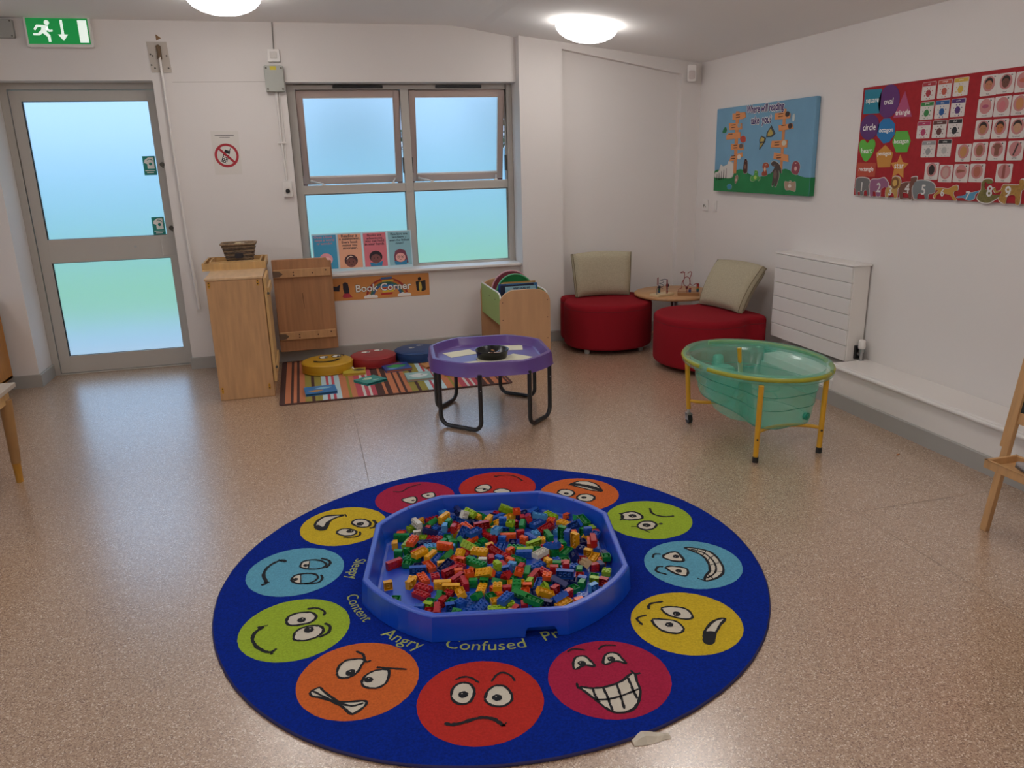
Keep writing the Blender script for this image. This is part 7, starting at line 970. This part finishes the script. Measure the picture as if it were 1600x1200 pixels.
for (bx, by), (tx, ty), ca_ in LG:
    mb = MB(); zb = 0.028 if not ca_ else 0.085; mb.tube([(bx, by, zb), (tx, ty, 0.405)], 0.0135, 14); lg = mb.build('leg', M_YEL, WT)
    if not ca_:
        mb = MB(); mb.cyl((bx, by, 0), (bx, by, 0.030), 0.0155, n=16); lab(mb.build('rubber_foot', M_BLACK, lg), 'black rubber foot cap')
        mb = MB(); mb.cyl((bx - 0.004, by - 0.0125, 0.125), (bx - 0.004, by - 0.0165, 0.125), 0.006, n=12); mb.build('bolt', M_BLACK, lg)
    else:
        mb = MB(); mb.cyl((bx, by, 0.05), (bx, by, 0.09), 0.009); mb.box((bx - 0.016, by - 0.012, 0.045), (bx + 0.016, by + 0.012, 0.062)); mb.box((bx - 0.016, by - 0.022, 0.022), (bx - 0.013, by + 0.01, 0.06)); mb.box((bx + 0.013, by - 0.022, 0.022), (bx + 0.016, by + 0.01, 0.06)); cs = mb.build('castor_fork', M_METAL, lg, bevel=0.002)
        mb = MB(); mb.cyl((bx - 0.011, by - 0.010, 0.024), (bx + 0.011, by - 0.010, 0.024), 0.024, n=24); mb.build('castor_wheel', M_BLACK, lg)
for (p, q_, bowv) in (((2.093, 3.235), (2.472, 3.25), 0.10), ((2.062, 3.90), (2.425, 3.925), -0.10)):
    mb = MB(); P = []
    for i in range(17):
        u = i / 16; s = math.sin(PI * u) ** 0.6; P.append(Vector((p[0] + (q_[0] - p[0]) * u, p[1] + (q_[1] - p[1]) * u + bowv * s, 0.135)))
    mb.tube(P, 0.0095, 10); mb.build('cross_brace', M_YEL, WT)

# ---- easel at the right edge
t = thing('easel', (2.72, 2.0, 0), 'wooden chalkboard easel with a paint tray at the right edge of the photo', 'easel')
M_PINE = mat('easel_pine', 'bd9262', 0.5, noise=(6, 0.1, (8, 8, 0.7)))
def lean(x, z): return x + 0.142 * z
def post(mb, y0, y1, z0, z1, x0=2.555, w_=0.022):
    mb.prism([(lean(x0, z0), y0, z0), (lean(x0, z0) + w_, y0, z0), (lean(x0, z1) + w_, y0, z1), (lean(x0, z1), y0, z1)], (0, y1 - y0, 0))
for y in (2.283, 1.62): mb = MB(); post(mb, y, y + 0.030, 0, 1.12); mb.build('front_leg', M_PINE, t, bevel=0.002)
for y in (2.318, 1.59):
    mb = MB(); z0, z1 = 0.0, 1.12; mb.prism([(3.0, y, 0), (3.022, y, 0), (2.735, y, 1.12), (2.713, y, 1.12)], (0, 0.024, 0)); mb.build('rear_leg', M_PINE, t, bevel=0.002)
mb = MB(); post(mb, 2.318, 2.334, 0.347, 1.12, 2.566, 0.018); mb.build('side_rail', M_PINE, t, bevel=0.002)
mb = MB(); post(mb, 1.65, 2.283, 0.455, 0.50, 2.563, 0.014); mb.build('board_rail', M_PINE, t, bevel=0.002)
mb = MB(); post(mb, 1.65, 2.283, 0.50, 1.08, 2.566, 0.008); mb.build('chalkboard', mat('chalkboard', '1c2424', 0.8), t)
mb = MB(); c = lean(2.55, 0.62); mb.ball((c - 0.004, 2.315, 0.47), 0.006, 10); mb.build('brass_screw', mat('brass', 'c8963c'), t)
tray = MB(); z0, z1 = 0.312, 0.345; x0, x1, y0, y1 = 2.452, 2.605, 1.60, 2.243
tray.box((x0, y0, z0), (x1, y1, z0 + 0.006)); tray.box((x0, y0, z0), (x0 + 0.014, y1, z1)); tray.box((x1 - 0.012, y0, z0), (x1, y1, z1)); tray.box((x0, y1 - 0.012, z0), (x1, y1, z1)); tray.box((x0, y0, z0), (x1, y0 + 0.012, z1))
tr = tray.build('paint_tray', M_PINE, t, bevel=0.002)
cl = MB(); rings = []
for i in range(9):
    u = i / 8; rr = []
    for k in range(14):
        a_ = 2 * PI * k / 14; r = (0.052 + 0.012 * math.sin(3 * a_ + i)) * math.sin(PI * (0.08 + 0.84 * u)) ** 0.5
        rr.append(Vector((2.53 + r * math.cos(a_) * 0.9, 2.05 + (u - 0.5) * 0.22, 0.345 + r * math.sin(a_) * 0.42)))
    rings.append(rr)
cl.loft(rings, 0, True); tag(cl.build('crumpled_cloth', mat('grey_cloth', '8c8684', 0.9, noise=(20, 0.2))), 'crumpled grey cloth lying in the easel tray', 'cloth')
# ---- left edge: work table and orange wooden unit
t = thing('work_table', (-1.80, 3.9, 0), 'wooden table with tapering round legs in yellow sleeves at the left edge of the photo', 'table')
mb = MB(); mb.box((-2.35, 3.45, 0.478), (-1.462, 4.235, 0.500)); mb.build('table_top', mat('pale_laminate', 'b8aa9a', 0.5), t, bevel=0.003)
mb = MB(); mb.box((-2.32, 3.48, 0.41), (-1.49, 4.205, 0.478)); mb.build('apron', M_BEECH2, t, bevel=0.003)
for (x, y) in ((-1.50, 4.17), (-1.50, 3.51), (-2.31, 4.17), (-2.31, 3.51)):
    mb = MB(); sx_ = 0.0; mb.tube([(x, y, 0.43), (x - 0.008, y - 0.006, 0.10)], [0.030, 0.022], 18); lg = mb.build('leg', mat('leg_beech', 'a07848', 0.5, noise=(5, 0.1)), t)
    mb = MB(); mb.tube([(x - 0.008, y - 0.006, 0.104), (x - 0.008, y - 0.006, 0.098), (x - 0.0085, y - 0.0065, 0.0)], [0.0235, 0.0195, 0.016], 18); lab(mb.build('leg_sleeve', mat('yellow_wood_sleeve', 'b8842c', 0.5), lg), 'mustard yellow sleeve at the foot of the leg')
t = thing('storage_unit', (-2.4, 5.85, 0), 'orange-brown wooden storage unit on black castors at the left edge of the photo', 'cabinet')
M_OR = mat('orange_beech', 'b0742c', 0.5, noise=(5, 0.12, (6, 6, 0.7)))
mb = MB(); X0, X1, Y0_, Y1_ = -2.95, -2.105, 5.55, 6.08
mb.box((X0, Y0_, 0.10), (X1, Y1_, 0.12)); mb.box((X0, Y0_, 0.10), (X0 + 0.02, Y1_, 0.66)); mb.box((X1 - 0.02, Y0_, 0.10), (X1, Y1_, 0.66)); mb.box((X0, Y0_, 0.64), (X1, Y1_, 0.66)); mb.box((X0, Y1_ - 0.01, 0.1), (X1, Y1_, 0.66)); mb.box((X0, Y0_, 0.37), (X1, Y1_, 0.39)); mb.build('carcass', M_OR, t, bevel=0.002)
for x, y in ((X1 - 0.05, Y0_ + 0.06), (X1 - 0.05, Y1_ - 0.06), (X0 + 0.05, Y0_ + 0.06), (X0 + 0.05, Y1_ - 0.06)):
    mb = MB(); mb.cyl((x - 0.012, y, 0.035), (x + 0.012, y, 0.035), 0.035, n=20); mb.box((x - 0.02, y - 0.02, 0.06), (x + 0.02, y + 0.02, 0.10)); mb.build('castor', M_BLACK, t)

# ------------------------------------------------------------------ big round rug
RUGC = Vector((0.574, 2.585, 0)); RR = 1.005; ZR = 0.011
RC = {'red': 'b02c24', 'orange': 'c4602a', 'magenta': 'a02040', 'yellow': 'c4a828', 'sky': '5c9cb4', 'lime': '93ac30'}
mats = [mat('rug_pile_blue', '002384', 0.95, bump=(260, 0.9), noise=(150, 0.28), spec=0.15)] + [mat('rug_pile_' + k, v, 0.95, spec=0.2, bump=(260, 0.9), noise=(150, 0.14)) for k, v in RC.items()] + [mat('rug_pile_black', '15161c', 0.95), mat('rug_pile_white', 'c8c0b0', 0.95, bump=(260, 0.7)), mat('rug_binding', '201c50', 0.8), mat('rug_pile_letter', 'a4ac58', 0.95)]
ci = {k: i + 1 for i, k in enumerate(RC)}; KB, KW, KE, KL = 7, 8, 9, 10
mb = MB()
edge = []
for i in range(180):
    a_ = 2 * PI * i / 180; r = RR + 0.006 * math.sin(2 * a_ + 0.6) + 0.004 * math.sin(5 * a_) + 0.004 * math.sin(3 * a_ + 2) + 0.0008 * random.uniform(-1, 1)
    edge.append((r * math.cos(a_), r * math.sin(a_)))
R_ = lambda k, z: [RUGC + Vector((p[0] * k, p[1] * k, z)) for p in edge]
mb.loft([R_(1.0, 0.0), R_(1.003, 0.003), R_(1.002, 0.008), R_(0.998, ZR - 0.001)], KE, True, None, (True, False))
mb.loft([R_(0.998, ZR - 0.001), R_(0.991, ZR), R_(0.6, ZR), R_(0.2, ZR)], 0, False, None, (False, True))
def jitter(P, j=0.0012):
    return [(p[0] + random.uniform(-j, j), p[1] + random.uniform(-j, j)) for p in P]
FR_, FD = 0.182, 0.757
for col, ang, items in RUG:
    ar = math.radians(ang); fc = RUGC + Vector((FD * math.cos(ar), FD * math.sin(ar), 0)); up = -Vector((math.cos(ar), math.sin(ar), 0)); rt = Vector((up.y, -up.x, 0))
    mp = lambda v, z: fc + rt * (v[0] * FR_) + up * (v[1] * FR_) + Vector((0, 0, z))
    o = [(math.cos(2 * PI * i / 110) * (1 + random.uniform(-.006, .006)), math.sin(2 * PI * i / 110) * (1 + random.uniform(-.006, .006))) for i in range(110)]
    mb.add([mp(p, ZR + 0.0004) for p in o], [list(range(110))], ci[col])
    z = ZR + 0.0008
    def jr(P, j): return [(p.x + random.uniform(-j, j), p.y + random.uniform(-j, j)) for p in P]
    for it in items:
        if it[0] in 'wW':
            P = jr(catmull([Vector(p) for p in it[1]], 5, True), 0.004)
            mb.add([mp(p, z) for p in P], [list(range(len(P)))], KW)
            if it[0] == 'w': ribbon(mb, P + [P[0]], max(it[2], 0.03) * 1.5, KB, z + 0.0005, mp, 0.25)
        elif it[0] == 'k':
            P = jr(catmull([Vector(p) for p in it[1]], 5, True), 0.004); mb.add([mp(p, z + 0.0003) for p in P], [list(range(len(P)))], KB)
        elif it[0] == 's':
            P = jr(catmull([Vector(p) for p in it[1]], 7), 0.004); ribbon(mb, P, (max(it[2], 0.025) * 1.65 if it[2] < 0.06 else 0.16), KB, z + 0.0007, mp, 0.25)
        elif it[0] == 'p':
            c, r = it[1], it[2] * 1.12; P = [(c[0] + r * math.cos(b) * random.uniform(0.85, 1.1), c[1] + r * math.sin(b) * random.uniform(0.85, 1.1)) for b in [2 * PI * i / 20 for i in range(20)]]
            mb.add([mp(p, z + 0.0009) for p in P], [list(range(20))], KB)
            mb.add([mp((c[0] - r * 0.25 + 0.14 * r * math.cos(b), c[1] + r * 0.3 + 0.14 * r * math.sin(b)), z + 0.0012) for b in [2 * PI * i / 8 for i in range(8)]], [list(range(8))], KW)
# words on an arc inside the faces
for s_, ang, r0, wid in (('Sleepy', 163.5, 0.548, 0.155), ('Content', -166, 0.553, 0.195), ('Angry', -137, 0.556, 0.165), ('Confused', -106.5, 0.520, 0.268), ('Proud', -75, 0.508, 0.165)):
    vs, fs = text_polys(s_); x0 = min(v[0] for v in vs); x1 = max(v[0] for v in vs); sc_ = wid / (x1 - x0)
    V = []
    for v in vs:
        th = math.radians(ang) + (v[0] - (x0 + x1) / 2) * sc_ / r0; r = r0 - v[1] * sc_ + 0.0012 * random.uniform(-1, 1)
        V.append(RUGC + Vector((r * math.cos(th), r * math.sin(th), ZR + 0.0006)))
    mb.add(V, fs, KL)
tag(mb.build('round_rug', mats), 'large round royal blue rug ringed by twelve coloured cartoon faces', 'rug')
mb = MB(); rings = []
for i in range(7):
    u = i / 6; c = Vector((0.715 + 0.105 * u, 1.588 + 0.004 * math.sin(4 * u), 0)); wd = 0.010 + 0.010 * math.sin(PI * min(1, u * 1.2)); hz = 0.006 + 0.016 * math.sin(PI * u) * (0.6 + 0.4 * math.sin(7 * u))
    rings.append([c + Vector((0, -wd, 0.001)), c + Vector((0, -wd * 0.3, hz)), c + Vector((0, wd, hz * 0.7)), c + Vector((0, wd * 1.1, hz * 0.7 - 0.0012)), c + Vector((0, -wd * 0.3, hz - 0.0015)), c + Vector((0, -wd * 0.9, 0.0005))])
mb.loft(rings, 0, False); tag(mb.build('paper_scrap', mat('care_label', 'c8bfae', 0.8)), 'crumpled cream scrap of care label at the front edge of the round rug', 'scrap')
for x, y, a_, lb in ((2.824, 3.091, 0.3, 'tiny orange crumb on the floor between the water table and the ledge'),):
    mb = MB(); d = Vector((math.cos(a_), math.sin(a_), 0)) * 0.012; p = Vector((x, y, 0.003)); mb.tube([p - d, p + Vector((0, 0.002, 0.001)), p + d], [0.002, 0.003, 0.002], 6); tag(mb.build('crumb', mat('orange_crumb', 'b86c2c', 0.7)), lb, 'crumb')

# ---- blue mixing tray
TC = Vector((0.585, 2.60, 0)); TA = math.radians(-11.5)
T = Matrix.Translation(TC) @ Matrix.Rotation(TA, 4, 'Z')
bt = thing('mixing_tray', (TC.x, TC.y, ZR + 0.001), 'big blue octagonal mixing tray full of building bricks on the round rug', 'tray')
M_TRAY = mat('blue_plastic', '0046c0', 0.34, spec=0.6, coat=0.55, crough=0.3, cior=1.7, noise=(3, 0.05))
h, a, bow = 0.478, 0.222, 0.028; HT = 0.104
def rt_(k, z, dz=None): return [T @ Vector((p.x * k, p.y * k, z)) for p in tray_outline(h, a, bow)]
mb = MB(); zb = ZR + 0.002
# outer skirt with cut-out hand notches on the straight sides
OUT = tray_outline(h, a, bow); n_ = len(OUT)
for i in range(n_):
    p, q2 = OUT[i], OUT[(i + 1) % n_]; side = i // (n_ // 4); first = (i % (n_ // 4) == 0)
    lo, hi = 1.0, 0.985
    def quad(u0, u1, z0, z1):
        A = p + (q2 - p) * u0; B = p + (q2 - p) * u1
        def V(P, z): k = lo + (hi - lo) * (z - zb) / (HT - zb); return T @ Vector((P.x * k, P.y * k, z))
        mb.add([V(A, z0), V(B, z0), V(B, z1), V(A, z1)], [(0, 1, 2, 3)])
    if first:
        u0, u1 = (0.68, 0.92) if side == 0 else (0.08, 0.32)
        ztop = 0.046; K = 6
        quad(0, u0, zb, HT - 0.006); quad(u1, 1, zb, HT - 0.006); quad(u0, u1, ztop, HT - 0.006)
        for k in range(K):     # rounded shoulders
            f0, f1 = k / K, (k + 1) / K; dz = lambda f: ztop - (ztop - zb) * (1 - math.sqrt(max(0, 1 - (1 - f) ** 2)))
            quad(u0 + 0.03 * f0, u0 + 0.03 * f1, (dz(f0) + dz(f1)) / 2, ztop); quad(u1 - 0.03 * f1, u1 - 0.03 * f0, (dz(f0) + dz(f1)) / 2, ztop)
    else: quad(0, 1, zb, HT - 0.006)
mb.loft([rt_(0.985, HT - 0.006), rt_(0.980, HT - 0.001), rt_(0.972, HT), rt_(0.945, HT), rt_(0.938, HT - 0.004), rt_(0.918, 0.032), rt_(0.905, 0.018), rt_(0.885, 0.0142), rt_(0.3, 0.0142)], 0, False, None, (False, True))
mb.loft([rt_(0.955, HT - 0.005), rt_(0.93, 0.0128), rt_(0.3, 0.0128)], 0, False, None, (False, True))
mb.build('tray_shell', M_TRAY, bt, bevel=0.002, recalc=True)
mb = MB()
for k in range(4):
    R2 = Matrix.Rotation(PI / 2 * k + PI / 4, 4, 'Z'); p = T @ (R2 @ Vector((0.0, 0.478 * 1.075 - 0.019, HT + 0.0004))); mb.cyl(p - Vector((0, 0, 0.001)), p + Vector((0, 0, 0.0004)), 0.0038, n=10)
mb.build('drilled_hole', M_BLACK, bt)

# ---- building bricks
BC = {'r': ('red', 'a81820'), 'g': ('green', '0f7c34'), 'b': ('blue', '1c50a8'), 'n': ('navy', '101c5c'), 'y': ('yellow', 'dca018'), 'o': ('orange', 'd8541c'), 'l': ('lime', '8fb01c'), 'w': ('white', 'd0ccc0'), 't': ('tan', 'bfa078'), 'c': ('light blue', '4c90c8')}
def brick_mesh(nx, ny, ht=0.0192, U=0.00795):
    mb = MB(); X = nx * U; Y = ny * U; z0 = -ht / 2 - 0.002; z1 = z0 + ht; w_ = 0.0018
    fr = [((-X, -Y), (X, -Y + w_)), ((-X, Y - w_), (X, Y)), ((-X, -Y + w_), (-X + w_, Y - w_)), ((X - w_, -Y + w_), (X, Y - w_))]
    o = [Vector((sx * X, sy * Y, z)) for z in (z0, z1) for sx, sy in ((-1, -1), (1, -1), (1, 1), (-1, 1))]
    i_ = [Vector((sx * (X - w_), sy * (Y - w_), z)) for z in (z0, z1 - w_) for sx, sy in ((-1, -1), (1, -1), (1, 1), (-1, 1))]
    mb.add(o, [(4, 5, 6, 7), (0, 1, 5, 4), (1, 2, 6, 5), (2, 3, 7, 6), (3, 0, 4, 7)])
    mb.add(i_, [(7, 6, 5, 4), (4, 5, 1, 0), (5, 6, 2, 1), (6, 7, 3, 2), (7, 4, 0, 3)])
    mb.add([o[0], o[1], o[2], o[3], i_[0], i_[1], i_[2], i_[3]], [(0, 4, 5, 1), (1, 5, 6, 2), (2, 6, 7, 3), (3, 7, 4, 0)])
    def can(cx, cy, r, za, zb_, n=14, top=True, hollow=0):
        P = [[Vector((cx + r * math.cos(2 * PI * k / n), cy + r * math.sin(2 * PI * k / n), z)) for k in range(n)] for z in (za, zb_)]
        if hollow: P += [[Vector((cx + hollow * math.cos(2 * PI * k / n), cy + hollow * math.sin(2 * PI * k / n), z)) for k in range(n)] for z in (zb_, za)]
        mb.loft(P, 0, True, None, (False, top and not hollow))
    for i in range(nx):
        for j in range(ny): can((2 * i + 1 - nx) * U, (2 * j + 1 - ny) * U, 0.0047, z1, z1 + 0.0044)
    for i in range(nx - 1):
        for j in range(ny - 1): can((2 * i + 2 - nx) * U, (2 * j + 2 - ny) * U, 0.0066, z1 - w_, z0 + 0.0005, 14, True, 0.0052)
    return mb
proto = {'2': brick_mesh(2, 2).build('toy_brick', M_PAPER, local=True, recalc=False), '4': brick_mesh(4, 2).build('toy_brick', M_PAPER, local=True, recalc=False), '8': brick_mesh(8, 4, 0.012).build('toy_brick', M_PAPER, local=True, recalc=False)}
SZ = {'2': 'small square', '4': 'oblong', '8': 'large flat'}
info = []
for col, ty, x, y, z, q4 in BRICKS:
    o = proto[ty].copy(); COL.objects.link(o)
    Q = Quaternion(q4).normalized(); o.rotation_mode = 'QUATERNION'; o.rotation_quaternion = Q; o.location = (x, y, z)
    o.material_slots[0].link = 'OBJECT'; o.material_slots[0].material = mat('brick_' + BC[col][0].replace(' ', '_'), BC[col][1], 0.25, spec=0.5)
    upz = (Q @ Vector((0, 0, 1))).z
    pose = 'studs up' if upz > 0.75 else 'upside down' if upz < -0.75 else 'on its side' if abs(upz) < 0.45 else 'tilted'
    lx, ly = x - TC.x, y - TC.y; r = math.hypot(lx, ly); ang = (math.degrees(math.atan2(ly, lx)) + 22.5) % 360
    sec = ['right', 'back right', 'back', 'back left', 'left', 'front left', 'front', 'front right'][int(ang // 45)]
    where = 'centre of blue tray' if r < 0.11 else ('by %s tray rim' % sec if r > 0.31 else '%s of blue tray' % sec)
    lvl = 'atop heap' if z > 0.048 else ''
    info.append([o, SZ[ty], BC[col][0], pose, lvl, where, y, x])
for k in proto.values(): bpy.data.objects.remove(k)
from collections import defaultdict
grp = defaultdict(list)
for it in info: grp[(it[1], it[2], it[3], it[4], it[5])].append(it)
for key, L in grp.items():
    base = '%s %s brick %s%s, %s' % (key[0], key[1], key[2], (' ' + key[3]) if key[3] else '', key[4])
    L.sort(key=lambda i: i[7])
    for k, it in enumerate(L):
        lb = base
        if len(L) == 2: lb += ', left one' if k == 0 else ', right one'
        elif len(L) > 2: lb += ', leftmost' if k == 0 else ', rightmost' if k == len(L) - 1 else (', between the others' if len(L) == 3 else ', second from left' if k == 1 else ', third from left')
        tag(it[0], lb, 'toy brick', 'loose toy bricks in the blue mixing tray')
